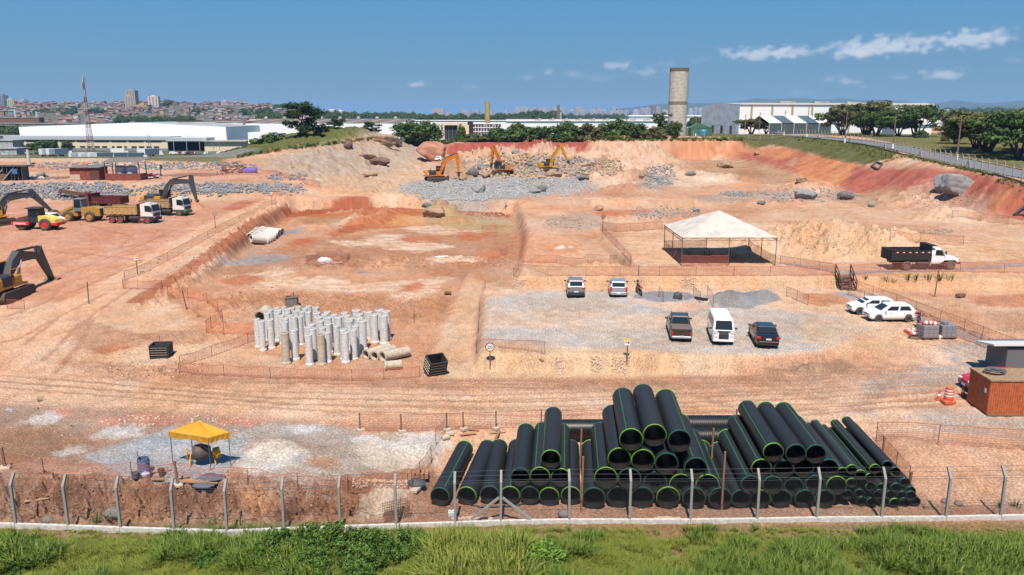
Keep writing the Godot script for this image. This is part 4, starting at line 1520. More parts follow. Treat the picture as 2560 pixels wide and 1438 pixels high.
	for q in [[20,294,150,14,900,shade(160,116,96),"long brown brick factory at the left edge","brick_factory"],[90,309,240,5,620,shade(196,190,180),"pale flyover deck behind the white shed","flyover"],[-10,340,90,16,500,shade(150,160,170),"grey-blue shed cut by the left edge","grey_shed"],[20,372,40,15,400,shade(214,218,222),"small white cabin at the left edge of the truck yard","white_cabin"],[5,352,50,20,440,shade(220,222,224),"white shed with an awning at the left edge","awning_shed"]]:
		var c:=at_d(q[0],q[1],q[4])
		var w: float = q[2]*q[4]/LENS
		var hh: float = q[3]*q[4]/LENS
		t = thing(q[7],q[6],"building",Vector3(c.x,c.y - hh,c.z))
		b = Mb.new()
		b.box(Vector3(0,hh*0.5,-5),Vector3(w,hh,10))
		part("wall",b.mesh(),mat("w" + q[7],q[5],0.9,0.0,{"tex": "stain","scale": 0.1}),t)
		b = Mb.new()
		b.box(Vector3(0,hh + 0.15,-5),Vector3(w + 1,0.4,11))
		part("roof",b.mesh(),roof,t)
	var sl:=at_d(585,336,515)
	var sr:=at_d(1000,336,515)
	var sy:=at_d(800,309,515).y
	t = thing("long_white_shed","long white shed with brown roof bays behind the slim dark trees","warehouse",Vector3((sl.x + sr.x)*0.5,-2.0,sl.z))
	var wl:=sr.x - sl.x
	b = Mb.new()
	ribbed(b,Vector2(-wl*0.5,0),Vector2(wl*0.5,0),0,sy + 2,sy + 2,2.2,0.1)
	b.box(Vector3(0,(sy + 2)*0.5,-30),Vector3(wl,sy + 1.6,58))
	part("wall",b.mesh(),white,t)
	var yt:=at_d(800,298,560).y + 2.0
	for k in 9:
		var x0:=-wl*0.5 + wl*(k + 0.06)/9.0
		var x1:=-wl*0.5 + wl*(k + 0.86)/9.0
		b = Mb.new()
		b.quad(Vector3(x0,sy + 2.1,-1),Vector3(x1,sy + 2.1,-1),Vector3(x1 + 5,yt,-44),Vector3(x0 + 5,yt,-44))
		part("roof_bay",b.mesh(),mat("roof_brown",shade(150,130,116),0.9,0.0,{"tex": "stain","scale": 0.2}),t)
	b = Mb.new()
	b.box(Vector3(0,yt - 0.6,-46),Vector3(wl + 8,1.6,3))
	b.quad(Vector3(-wl*0.5,sy + 2.0,-1),Vector3(wl*0.5,sy + 2.0,-1),Vector3(wl*0.5 + 5,yt - 0.15,-44),Vector3(-wl*0.5 + 5,yt - 0.15,-44))
	part("roof",b.mesh(),roof,t)
	for k in 8:
		b = Mb.new()
		b.box(Vector3(-wl*0.42 + k*wl*0.12,yt + 0.9,-42),Vector3(2.2,0.9,2.2)).box(Vector3(-wl*0.42 + k*wl*0.12,yt + 1.6,-42),Vector3(1.2,0.6,1.2))
		part("roof_ventilator",b.mesh(),mat("vent",shade(214,206,196)),t)
	for q in [[1160,301,330,5,620,10.0,"flat white factory roof behind the steel-framed building","flat_factory"],[1480,300,420,12,560,40.0,"wide pale grey factory roof behind the hedge row","wide_factory"],[1690,288,230,12,900,30.0,"distant white hall with a blue band beside the water tower","distant_hall"],[2385,284,90,14,700,20.0,"white building with grey bands beyond the right grove","banded_building"],[2285,306,90,22,350,12.0,"white wall glimpsed under the grove trees","grove_building"],[650,303,130,6,650,30.0,"low white roof edge left of the tall dark tree","low_white_roof"],[1950,292,300,8,620,20.0,"grey shed roof far behind the green marquee","far_grey_shed"]]:
		var c:=at_d(q[0],q[1],q[4])
		var w: float = q[2]*q[4]/LENS
		var hh: float = q[3]*q[4]/LENS
		t = thing(q[7],q[6],"building",Vector3(c.x,c.y - hh,c.z))
		b = Mb.new()
		b.box(Vector3(0,hh*0.5 - 3,-q[5]*0.5),Vector3(w,hh + 6,q[5]))
		part("wall",b.mesh(),white,t)
		b = Mb.new()
		b.quad(Vector3(-w*0.5 - 0.5,hh*0.75,0.5),Vector3(w*0.5 + 0.5,hh*0.75,0.5),Vector3(w*0.5 + 0.5,hh + 0.4,-q[5]),Vector3(-w*0.5 - 0.5,hh + 0.4,-q[5]))
		part("roof",b.mesh(),mat("roof_pale",shade(204,196,184),0.8,0.0,{"tex": "stain","scale": 0.06}),t)
		b = Mb.new()
		b.box(Vector3(0,hh*0.5,0.1),Vector3(w,hh*0.12,0.2))
		part("band",b.mesh(),mat("band",shade(120,160,176)),t)
	for k in 9:
		var c:=at_d(1345 + k*34,299,545)
		b = Mb.new()
		b.box(Vector3(0,0.4,0),Vector3(4.2,0.9,1.6)).box(Vector3(1,1.1,0),Vector3(1.6,0.8,1.2))
		single("roof_unit",b.mesh(),mats["vent"],"small ventilation unit on the wide pale grey factory roof","vent",c - Vector3(0,0.6,0),0.0,"units on the wide roof")
	p = at_d(1140,362,345)
	t = thing("office_block","beige office block with a tall dark glass front","building",Vector3(p.x,p.y,p.z),0.12)
	var bw:=66.0*345/LENS
	var bh:=at_d(1140,307,345).y - p.y
	b = Mb.new()
	b.box(Vector3(-bw*0.5 + 0.45,bh*0.5,-4),Vector3(0.9,bh,8)).box(Vector3(0,bh - 0.5,-4),Vector3(bw - 1.8,1.0,8)).box(Vector3(bw*0.28,bh*0.5 - 0.5,-4),Vector3(bw*0.42 - 0.02,bh - 1.0,8))
	part("frame",b.mesh(),beige,t)
	b = Mb.new()
	b.box(Vector3(-bw*0.19,bh*0.5 - 0.5,-1.2),Vector3(bw*0.52,bh - 1.0,0.1))
	part("glass_front",b.mesh(),pane,t)
	for k in 4:
		b = Mb.new()
		b.box(Vector3(-bw*0.4 + k*bw*0.14,bh*0.5 - 0.5,-1.1),Vector3(0.1,bh - 1.0,0.1))
		part("mullion",b.mesh(),grey,t)
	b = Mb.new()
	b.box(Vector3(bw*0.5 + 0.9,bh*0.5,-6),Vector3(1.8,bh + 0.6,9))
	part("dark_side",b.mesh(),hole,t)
	p = at_d(1075,366,330)
	b = Mb.new()
	b.box(Vector3(0,1.5,0),Vector3(11,3,0.4)).box(Vector3(0,3.2,-1),Vector3(12,0.3,3))
	single("low_white_building",b.mesh(),white,"low white building with a flat eave left of the glass office front","building",Vector3(p.x,p.y - 0.5,p.z))
	p = at_d(795,372,300)
	b = Mb.new()
	ribbed(b,Vector2(-2.6,0),Vector2(2.6,0),0,1.9,1.9,0.3,0.05)
	single("sheet_fence",b.mesh(),mat("zinc",shade(196,214,224),0.5,0.2),"short zinc sheet fence at the foot of the tall dark tree","fence",Vector3(p.x,ground(p.x,-p.z) - 0.1,p.z))
	p = at_d(1210,348,400)
	var gw:=84.0*400/LENS
	var gh:=at_d(1210,309,400).y - p.y
	t = thing("framed_building","glazed building behind a white steel grid","building",Vector3(p.x,p.y,p.z))
	b = Mb.new()
	b.box(Vector3(0,gh*0.5,-6),Vector3(gw,gh - 0.4,10))
	part("core",b.mesh(),mat("core",shade(116,100,104),0.6,0.0,{"tex": "stain","scale": 0.4}),t)
	for k in 13:
		b = Mb.new()
		b.box(Vector3(-gw*0.5 + k*gw/12.0,gh*0.5,-0.4),Vector3(0.22,gh,0.22))
		part("grid_post",b.mesh(),white,t)
	for k in 5:
		b = Mb.new()
		b.box(Vector3(0,gh*k/4.0,-0.1),Vector3(gw,0.32,0.3))
		part("grid_rail",b.mesh(),white,t)
	for k in 12:
		for m in 4:
			if (k*7 + m*5) % 11 < 3:
				b = Mb.new()
				b.box(Vector3(-gw*0.5 + (k + 0.5)*gw/12.0,gh*(m + 0.5)/4.0,-0.85),Vector3(gw/12.0 - 0.4,gh/4.0 - 0.5,0.1))
				part("panel",b.mesh(),mat("panel%d" % ((k + m) % 3),[shade(196,200,206),shade(150,130,124),shade(120,140,170)][(k + m) % 3]),t)
	var wt:=at_d(1691,346,385)
	var wr:=22.4*385/LENS
	var wy:=at_d(1697,171,385).y
	t = thing("water_tower","tall plain concrete water tower with stained casting rings","water tower",Vector3(wt.x,wt.y - 1.0,wt.z))
	var wh:=wy - wt.y + 1.0
	var prof:=[Vector2(0,wr)]
	var nring:=22
	for k in nring:
		prof.append(Vector2(wh*(k + 0.96)/nring,wr))
		prof.append(Vector2(wh*(k + 0.965)/nring,wr - 0.05))
		prof.append(Vector2(wh*(k + 0.995)/nring,wr - 0.05))
		prof.append(Vector2(wh*(k + 1.0)/nring,wr))
	prof.append(Vector2(wh + 0.1,0.0))
	b = Mb.new()
	b.lathe(prof,40)
	part("shaft",b.mesh(),mat("tower_concrete",shade(196,190,178,0.86),0.92,0.0,{"tex": "soft","scale": 0.11}),t)
	b = Mb.new()
	b.lathe([Vector2(wh*0.955,wr + 0.04),Vector2(wh + 0.12,wr + 0.04),Vector2(wh + 0.12,wr - 0.3)],40)
	part("stained_rim",b.mesh(),mat("tower_rim",shade(132,122,110,0.66),0.95,0.0,{"tex": "stain","scale": 0.4}),t)
	b = Mb.new()
	b.lathe([Vector2(wh*0.5,wr + 0.02),Vector2(wh*0.545,wr + 0.02)],40)
	part("stained_ring",b.mesh(),mat("tower_ring",shade(160,150,138,0.66),0.95,0.0,{"tex": "stain","scale": 0.3}),t)
	b = Mb.new()
	for s in [-0.25,0.25]:
		b.box(Vector3(wr + 0.35,wh*0.5,s),Vector3(0.06,wh,0.06))
	for k in 60:
		b.box(Vector3(wr + 0.35,1.0 + k*(wh - 1.0)/60.0,0),Vector3(0.05,0.05,0.5))
	part("ladder",b.mesh(),grey,t)
	b = Mb.new()
	b.tube(Vector3(1.2,wh,0),Vector3(1.2,wh + 2.2,0),0.05,0.03)
	part("aerial",b.mesh(),grey,t)
	b = Mb.new()
	b.box(Vector3(0.8,1.4,wr - 0.1),Vector3(1.2,2.2,0.5))
	part("door",b.mesh(),hole,t)
	for q in [[1219,306,254,11,480,shade(214,190,126,0.66),"yellow cylindrical chimney above the factory roofs","yellow_chimney"],[1396,300,262,6,620,shade(160,136,112,0.66),"thin brown concrete stack on the wide factory roof","brown_chimney"],[2364,304,273,12,620,shade(214,216,214,0.66),"white cylindrical tank tower beyond the right grove","white_tank_tower"],[1402,298,279,4,620,shade(230,230,228,0.66),"short white vent pipe beside the brown stack","vent_pipe"]]:
		var c:=at_d(q[0],q[1],q[4])
		var ch:=at_d(q[0],q[2],q[4]).y - c.y
		var cw: float = q[3]*0.5*q[4]/LENS
		t = thing(q[7],q[6],"chimney",c)
		b = Mb.new()
		b.lathe([Vector2(-3,cw),Vector2(ch,cw),Vector2(ch,cw*0.8),Vector2(ch - 0.5,cw*0.75)],20)
		part("shaft",b.mesh(),mat("m" + q[7],q[5],0.9,0.0,{"tex": "stain","scale": 0.2}),t)
		b = Mb.new()
		b.box(Vector3(-cw - 0.2,ch*0.5,0.2),Vector3(0.25,ch,0.25))
		part("ladder",b.mesh(),grey,t)
	var ca:=at_d(1846,333,415)
	var cl:=at_d(1752,329,440)
	var cr_:=at_d(2328,322,470)
	var ya:=at_d(1846,261,415).y
	var ypk:=at_d(1800,257,428).y
	var ylf:=at_d(1752,266,440).y
	var e2:=8.0
	t = thing("long_hall","long white industrial hall with beige strips and a grey-blue gable","warehouse")
	b = Mb.new()
	var mg:=(ca + cl)*0.5
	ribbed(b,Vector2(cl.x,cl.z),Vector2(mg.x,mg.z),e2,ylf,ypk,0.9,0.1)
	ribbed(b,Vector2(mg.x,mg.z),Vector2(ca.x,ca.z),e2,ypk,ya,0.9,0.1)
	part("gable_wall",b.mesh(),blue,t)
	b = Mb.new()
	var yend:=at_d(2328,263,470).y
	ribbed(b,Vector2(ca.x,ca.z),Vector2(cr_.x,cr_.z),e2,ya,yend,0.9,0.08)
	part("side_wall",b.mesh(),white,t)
	b = Mb.new()
	var back:=Vector3(0.30,0,-1).normalized()*40.0
	b.quad(Vector3(ca.x,ya,ca.z),Vector3(cr_.x,yend,cr_.z),Vector3(cr_.x,yend + 1.5,cr_.z) + back*0.5,Vector3(mg.x,ypk,mg.z))
	part("roof",b.mesh(),roof,t)
	b = Mb.new()
	b.beam(Vector3(ca.x,ya + 0.35,ca.z + 0.3),Vector3(cr_.x,yend + 0.35,cr_.z + 0.3),0.5,0.8)
	part("eave",b.mesh(),mat("eave",shade(232,228,222,0.7)),t)
	var dirw:=(Vector3(cr_.x,0,cr_.z) - Vector3(ca.x,0,ca.z)).normalized()
	for k in 10:
		var f: float = 0.055 + k*0.097
		var q:=Vector3(ca.x,0,ca.z).lerp(Vector3(cr_.x,0,cr_.z),f)
		b = Mb.new()
		b.beam(q + Vector3(0,e2,0.18) - dirw*0.6,q + Vector3(0,e2,0.18) + dirw*0.6,0.12,0.1)
		b = Mb.new()
		var yt2: float = lerp(ya,yend,f) - 0.3
		b.quad(q - dirw*0.62 + Vector3(0,e2,0.2),q + dirw*0.62 + Vector3(0,e2,0.2),q + dirw*0.62 + Vector3(0,yt2,0.2),q - dirw*0.62 + Vector3(0,yt2,0.2))
		part("beige_strip",b.mesh(),mat("strip_beige",shade(178,168,132,0.7)),t)
	for k in 4:
		var q:=Vector3(ca.x,0,ca.z).lerp(Vector3(cr_.x,0,cr_.z),0.23 + 0.17*k)
		b = Mb.new()
		b.box(q + Vector3(0,ya + 1.2,-4),Vector3(8,1.2,3))
		part("roof_monitor",b.mesh(),roof,t)
	for k in 3:
		var q:=Vector3(cl.x,0,cl.z).lerp(Vector3(ca.x,0,ca.z),0.34 + 0.24*k)
		b = Mb.new()
		b.box(q + Vector3(-0.1,e2 + 2.8,0.15),Vector3(3.4,3.6,0.5),Basis(Vector3.UP,0.9))
		part("dock_door",b.mesh(),hole,t)
	p = at_d(1750,340,350)
	b = Mb.new()
	b.box(Vector3(0,2.0,0),Vector3(9,4,5)).plate([Vector2(-4.7,4.0),Vector2(4.7,4.0),Vector2(-1.5,6.2)],5.2)
	single("green_shed",b.mesh(),mat("green_shed",shade(70,120,96)),"dark green shed right of the water tower foot","shed",Vector3(p.x,p.y - 0.6,p.z))
	p = at_d(1758,336,340)
	b = Mb.new()
	b.lathe([Vector2(0,1.5),Vector2(1.6,1.65),Vector2(2.2,1.2),Vector2(2.3,0.0)],18)
	single("blue_tank",b.mesh(),mat("blue_tank",shade(70,150,196),0.5),"round blue water tank before the green shed","tank",Vector3(p.x,p.y - 0.3,p.z))
	for k in 5:
		var c0:=at_d(1922 + k*31.0,333,345)
		var c1:=at_d(1953 + k*31.0,333,345)
		var w:=c1.x - c0.x
		t = thing("marquee_bay","%s roofed marquee bay with a dark green wall, number %s from the left" % ["white" if k % 2 == 0 else "dark green",["one","two","three","four","five"][k]],"tent",Vector3(c0.x,c0.y - 0.4,c0.z),0.0,"marquee bays by the road")
		b = Mb.new()
		b.box(Vector3(w*0.5,2.3,-0.1),Vector3(w - 0.02,4.6,0.1))
		part("wall",b.mesh(),mat("marquee_wall",shade(70,92,100),0.7),t)
		b = Mb.new()
		b.quad(Vector3(0,4.6,0.2),Vector3(w,4.6,0.2),Vector3(w - 2.6,7.6,-6),Vector3(-2.6,7.6,-6))
		b.quad(Vector3(-2.6,7.6,-6),Vector3(w - 2.6,7.6,-6),Vector3(w - 5.0,4.6,-12),Vector3(-5.0,4.6,-12))
		part("roof",b.mesh(),white if k % 2 == 0 else mat("marquee_green",shade(78,104,120),0.7),t)
		b = Mb.new()
		b.box(Vector3(0,2.3,0.1),Vector3(0.12,4.6,0.12))
		part("pole",b.mesh(),white,t)
	var mb:=at_d(228,386,425)
	var mt:=at_d(216,192,425)
	t = thing("radio_mast","red and white lattice radio mast in front of the white shed","mast",Vector3(mb.x,mb.y,mb.z))
	var mh:=mt.y - mb.y
	var lean:=mt.x - mb.x + (mb.x*0.0)
	var red:=mat("mast_red",shade(178,120,104))
	var mwh:=mat("mast_white",shade(206,202,200))
	var segs:=12
	for k in segs:
		var f0:=float(k)/segs
		var f1:=float(k + 1)/segs
		var r0: float = lerp(1.9,0.5,minf(f0*1.25,1.0))
		var r1: float = lerp(1.9,0.5,minf(f1*1.25,1.0))
		b = Mb.new()
		var cs:=[]
		for c in 4:
			var t0:=PI/4 + PI/2*c
			cs.append([Vector3(cos(t0)*r0,mh*f0,sin(t0)*r0),Vector3(cos(t0)*r1,mh*f1,sin(t0)*r1)])
		for c in 4:
			b.beam(cs[c][0],cs[c][1],0.16,0.16)
			b.beam(cs[c][0],cs[(c + 1) % 4][1],0.09,0.09).beam(cs[(c + 1) % 4][0],cs[c][1],0.09,0.09)
			b.beam(cs[c][1],cs[(c + 1) % 4][1],0.09,0.09)
			b.beam(cs[c][0].lerp(cs[c][1],0.5),cs[(c + 1) % 4][0].lerp(cs[(c + 1) % 4][1],0.5),0.07,0.07)
		part("lattice",b.mesh(),red if k % 2 == 0 else mwh,t)
	b = Mb.new()
	b.box(Vector3(0.2,mh - 1.5,0.7),Vector3(0.5,2.2,0.4)).box(Vector3(-0.6,mh - 3.5,0.6),Vector3(0.4,1.8,0.4)).tube(Vector3(0,mh,0),Vector3(0,mh + 4.5,0),0.06,0.03)
	part("antennas",b.mesh(),mwh,t)
	for q in [[372,372,338],[377,372,336],[533,374,345],[549,374,345]]:
		var c:=at_d(q[0],q[1],430)
		b = Mb.new()
		b.tube(Vector3.ZERO,Vector3(0,(q[1] - q[2])*430/LENS,0),0.18,0.12)
		single("yard_pole",b.mesh(),grey,"thin grey pole in the factory yard, at %s" % ["the annex end, left of two","the annex end, right of two","the flat beige block, left of two","the flat beige block, right of two"][[372,377,533,549].find(q[0])],"pole",c)
	p = at_d(555,402,300)
	p.y = ground(p.x,-p.z)
	t = thing("shade_shelter","low black shade-net shelter on the grass above the rubble","shelter",p,0.1)
	b = Mb.new()
	b.quad(Vector3(-6.5,2.4,1.5),Vector3(6.0,2.6,1.5),Vector3(7.4,3.4,-3),Vector3(-4.0,3.2,-3))
	part("roof",b.mesh(),mat("shade_roof",shade(130,128,122),0.9,0.0,{"tex": "stain","scale": 0.3}),t)
	b = Mb.new()
	b.quad(Vector3(-6.2,0.0,1.2),Vector3(5.8,0.0,1.2),Vector3(5.8,2.4,1.2),Vector3(-6.2,2.3,1.2))
	b.quad(Vector3(-6.2,0.0,1.2),Vector3(-6.2,2.3,1.2),Vector3(-4.0,3.0,-2.8),Vector3(-4.0,0,-2.8))
	part("net_wall",b.mesh(),hole,t)
# ---------------------------------------------------------------- road,kerb,fence and lamp posts on the right
func road_line(d: float) -> float:
	if d < 143.0:
		return 85.8 - (143.0 - d)*0.12
	if d < 222.0:
		return lerp(85.8,98.7,(d - 143.0)/79.0)
	return lerp(98.7,101.2,(d - 222.0)/63.0)
func build_right_road() -> void:
	var b:=Mb.new()
	var k1:=Mb.new()
	var ds:=[]
	for i in 60:
		ds.append(96.0 + i*3.7)
	for i in ds.size() - 1:
		var q:=[]
		for d in [ds[i],ds[i + 1]]:
			var x: float = road_line(d)
			var y: float = ground(x + 5.5,d) + 0.12
			q.append([Vector3(x + 2.0,y,-d),Vector3(x + 9.4,y,-d)])
		b.quad(q[0][0],q[0][1],q[1][1],q[1][0])
	setting("road",b.mesh(),mat("asphalt",shade(150,150,154),0.9,0.0,{"tex": "stain","scale": 0.3,"world": true}))
	var kt:=setting("kerb",Mb.new().beam(Vector3(road_line(94) + 9.5,ground(road_line(94) + 5.5,94) + 0.18,-94),Vector3(road_line(96) + 9.5,ground(road_line(96) + 5.5,96) + 0.18,-96),0.25,0.2).mesh(),mat("kerb_grey",shade(190,186,180)))
	for i in 80:
		var d0:=96.0 + i*2.4
		var d1:=d0 + 2.36
		var m:=Mb.new()
		m.beam(Vector3(road_line(d0) + 9.6,ground(road_line(d0) + 5.5,d0) + 0.2,-d0),Vector3(road_line(d1) + 9.6,ground(road_line(d1) + 5.5,d1) + 0.2,-d1),0.3,0.24)
		part("kerb_stone",m.mesh(),mat("kerb%d" % (i % 2),[shade(222,170,70),shade(206,202,196)][i % 2]),kt)
	var t:=thing("road_fence","long wire fence of bent concrete posts along the upper road","fence")
	var post:=Mb.new()
	post.box(Vector3(0,1.25,0),Vector3(0.14,2.5,0.14)).beam(Vector3(0,2.45,0),Vector3(-0.3,2.95,0.12),0.12,0.12)
	var pm:=post.mesh()
	var conc:=mat("post_concrete",shade(206,200,190,0.7),0.95,0.0,{"tex": "stain","scale": 0.8})
	var d:=112.0
	var tops:=[]
	var n:=0
	while d < 288.0:
		var x:=road_line(d)
		var p:=g3(x,d)
		var o:=part("post",pm,conc,t)
		o.position = p
		if n % 9 == 5:
			var br:=Mb.new()
			br.beam(p + Vector3(0,1.9,0),g3(x,d + 1.3),0.1,0.1).beam(p + Vector3(0,1.9,0),g3(x,d - 1.3),0.1,0.1)
			part("brace",br.mesh(),conc,t)
		tops.append(p)
		n += 1
		d += 3.1
	for k in 12:
		var c:=Vector3(lerp(101.2,60.0,k/11.0),0,-(289.0 + 14.0*sin(k/11.0*PI*0.5)))
		c.y = ground(c.x,-c.z)
		var o:=part("post",pm,conc,t)
		o.position = c
		tops.append(c)
	var wires:=Mb.new()
	for i in tops.size() - 1:
		for hgt_ in [0.5,1.2,1.9,2.45]:
			wires.beam(tops[i] + Vector3(0,hgt_,0),tops[i + 1] + Vector3(0,hgt_,0),0.01,0.01)
		wires.beam(tops[i] + Vector3(-0.3,2.95,0.1),tops[i + 1] + Vector3(-0.3,2.95,0.1),0.02,0.02)
	part("wires",wires.mesh(),mat("wire",shade(150,150,148),0.6,0.4),t)
	var pl:=Mb.new()
	for i in tops.size() - 1:
		pl.beam(tops[i] + Vector3(0,0.12,0),tops[i + 1] + Vector3(0,0.12,0),0.18,0.4)
	part("foundation_wall",pl.mesh(),mat("dark_kerb",shade(110,100,96),0.95),t)
	var i2:=0
	for q in [[2392,400,293,"nearest tall concrete lamp pole with a white painted foot, by the kerb"],[2232,372,285,"second nearest lamp pole along the upper road"],[2112,357,275,"third lamp pole along the upper road, before the grove"],[2017,344,265,"fourth lamp pole, right in front of the green marquee"],[1960,338,276,"dark pole at the left end of the green marquee"],[1898,334,281,"thin pole before the long white hall, right one"],[1862,334,285,"thin pole before the long white hall, left one"],[1739,342,295,"dark pole right of the water tower"]]:
		var p:=spot(q[0],q[1])
		if -p.z > 330.0:
			p = at_d(q[0],q[1],320.0)
		var hh: float = at_d(q[0],q[2],-p.z).y - p.y
		var lp:=thing("lamp_pole",q[3],"pole",p)
		var m:=Mb.new()
		m.tube(Vector3.ZERO,Vector3(0,hh,0),0.22,0.1,8)
		part("shaft",m.mesh(),mat("pole_brown",shade(136,120,104),0.9),lp)
		m = Mb.new()
		m.tube(Vector3(0,0.0,0),Vector3(0,1.3,0),0.235,0.225,8)
		part("painted_foot",m.mesh(),mats["sheet_white"],lp)
		m = Mb.new()
		m.box(Vector3(0,hh - 0.7,0),Vector3(1.3,0.1,0.1))
		part("crossarm",m.mesh(),mats["pole_brown"],lp)
		i2 += 1
const ORD:=["first","second","third","fourth","fifth","sixth","seventh","eighth","ninth","tenth","eleventh","twelfth","thirteenth","fourteenth","fifteenth","sixteenth","seventeenth","eighteenth","nineteenth","twentieth"]
# ================================================================ black corrugated pipes
func corrugated(dia: float,long: float,pitch: float,k: int) -> Array:
	var r:=dia*0.5
	var prof:=[]
	var n:=int((long - 0.34)/pitch)
	prof.append(Vector2(0.0,r*0.985))
	prof.append(Vector2(0.16,r*0.985))
	for i in n:
		var z:=0.17 + i*pitch
		prof.append(Vector2(z,r*0.94))
		prof.append(Vector2(z + pitch*0.22,r*0.94))
		prof.append(Vector2(z + pitch*0.34,r))
		prof.append(Vector2(z + pitch*0.82,r))
	prof.append(Vector2(long - 0.16,r*0.94))
	prof.append(Vector2(long - 0.15,r*0.985))
	prof.append(Vector2(long,r*0.985))
	var outer:=Mb.new()
	outer.lathe(prof,k,2)
	var inner:=Mb.new()
	var ip:=[Vector2(long,r*0.985),Vector2(long,r*0.9)]
	for i in 14:
		var z:=long - 0.05 - i*long/15.0
		ip.append(Vector2(z,r*0.9))
		ip.append(Vector2(z - 0.03,r*0.885))
	ip.append(Vector2(0.0,r*0.9))
	ip.append(Vector2(0.0,r*0.985))
	inner.lathe(ip,k,2)
	var band:=Mb.new()
	band.lathe([Vector2(0.015,r*0.985),Vector2(0.02,r*1.008),Vector2(0.07,r*1.008),Vector2(0.075,r*0.985)],k,2)
	var stripe_:=Mb.new()
	for i in n:
		stripe_.box(Vector3(0.0,r*1.003,0.17 + (i + 0.58)*pitch),Vector3(0.025,0.012,pitch*0.46))
	return [outer.mesh(),inner.mesh(),band.mesh(),stripe_.mesh()]
func lay_pipe(ms: Array,at: Vector3,basis_: Basis,long: float,front_lime: bool,stripe_deg: float,label: String,group: String) -> void:
	var t:=thing("corrugated_pipe",label,"pipe",at,0.0,group)
	t.basis = basis_
	part("barrel",ms[0],mat("pipe_black",Color(0.115,0.12,0.13),0.42,0.0,{"tex": "soft","scale": 0.9}),t)
	part("inner_wall",ms[1],mat("pipe_inside",Color(0.15,0.145,0.14),0.3),t)
	var lime:=mat("band_lime",shade(128,196,44,0.7),0.4)
	var teal:=mat("band_teal",shade(30,106,92,0.75),0.35)
	part("end_band",ms[2],lime if front_lime else teal,t)
	var b2:=part("end_band",ms[2],teal if front_lime else lime,t)
	b2.position.z = long - 0.105
	if stripe_deg > -900.0:
		var s:=part("marking_stripe",ms[3],mat("stripe_green",shade(70,176,90,0.7),0.5),t)
		s.rotation.z = deg_to_rad(stripe_deg)
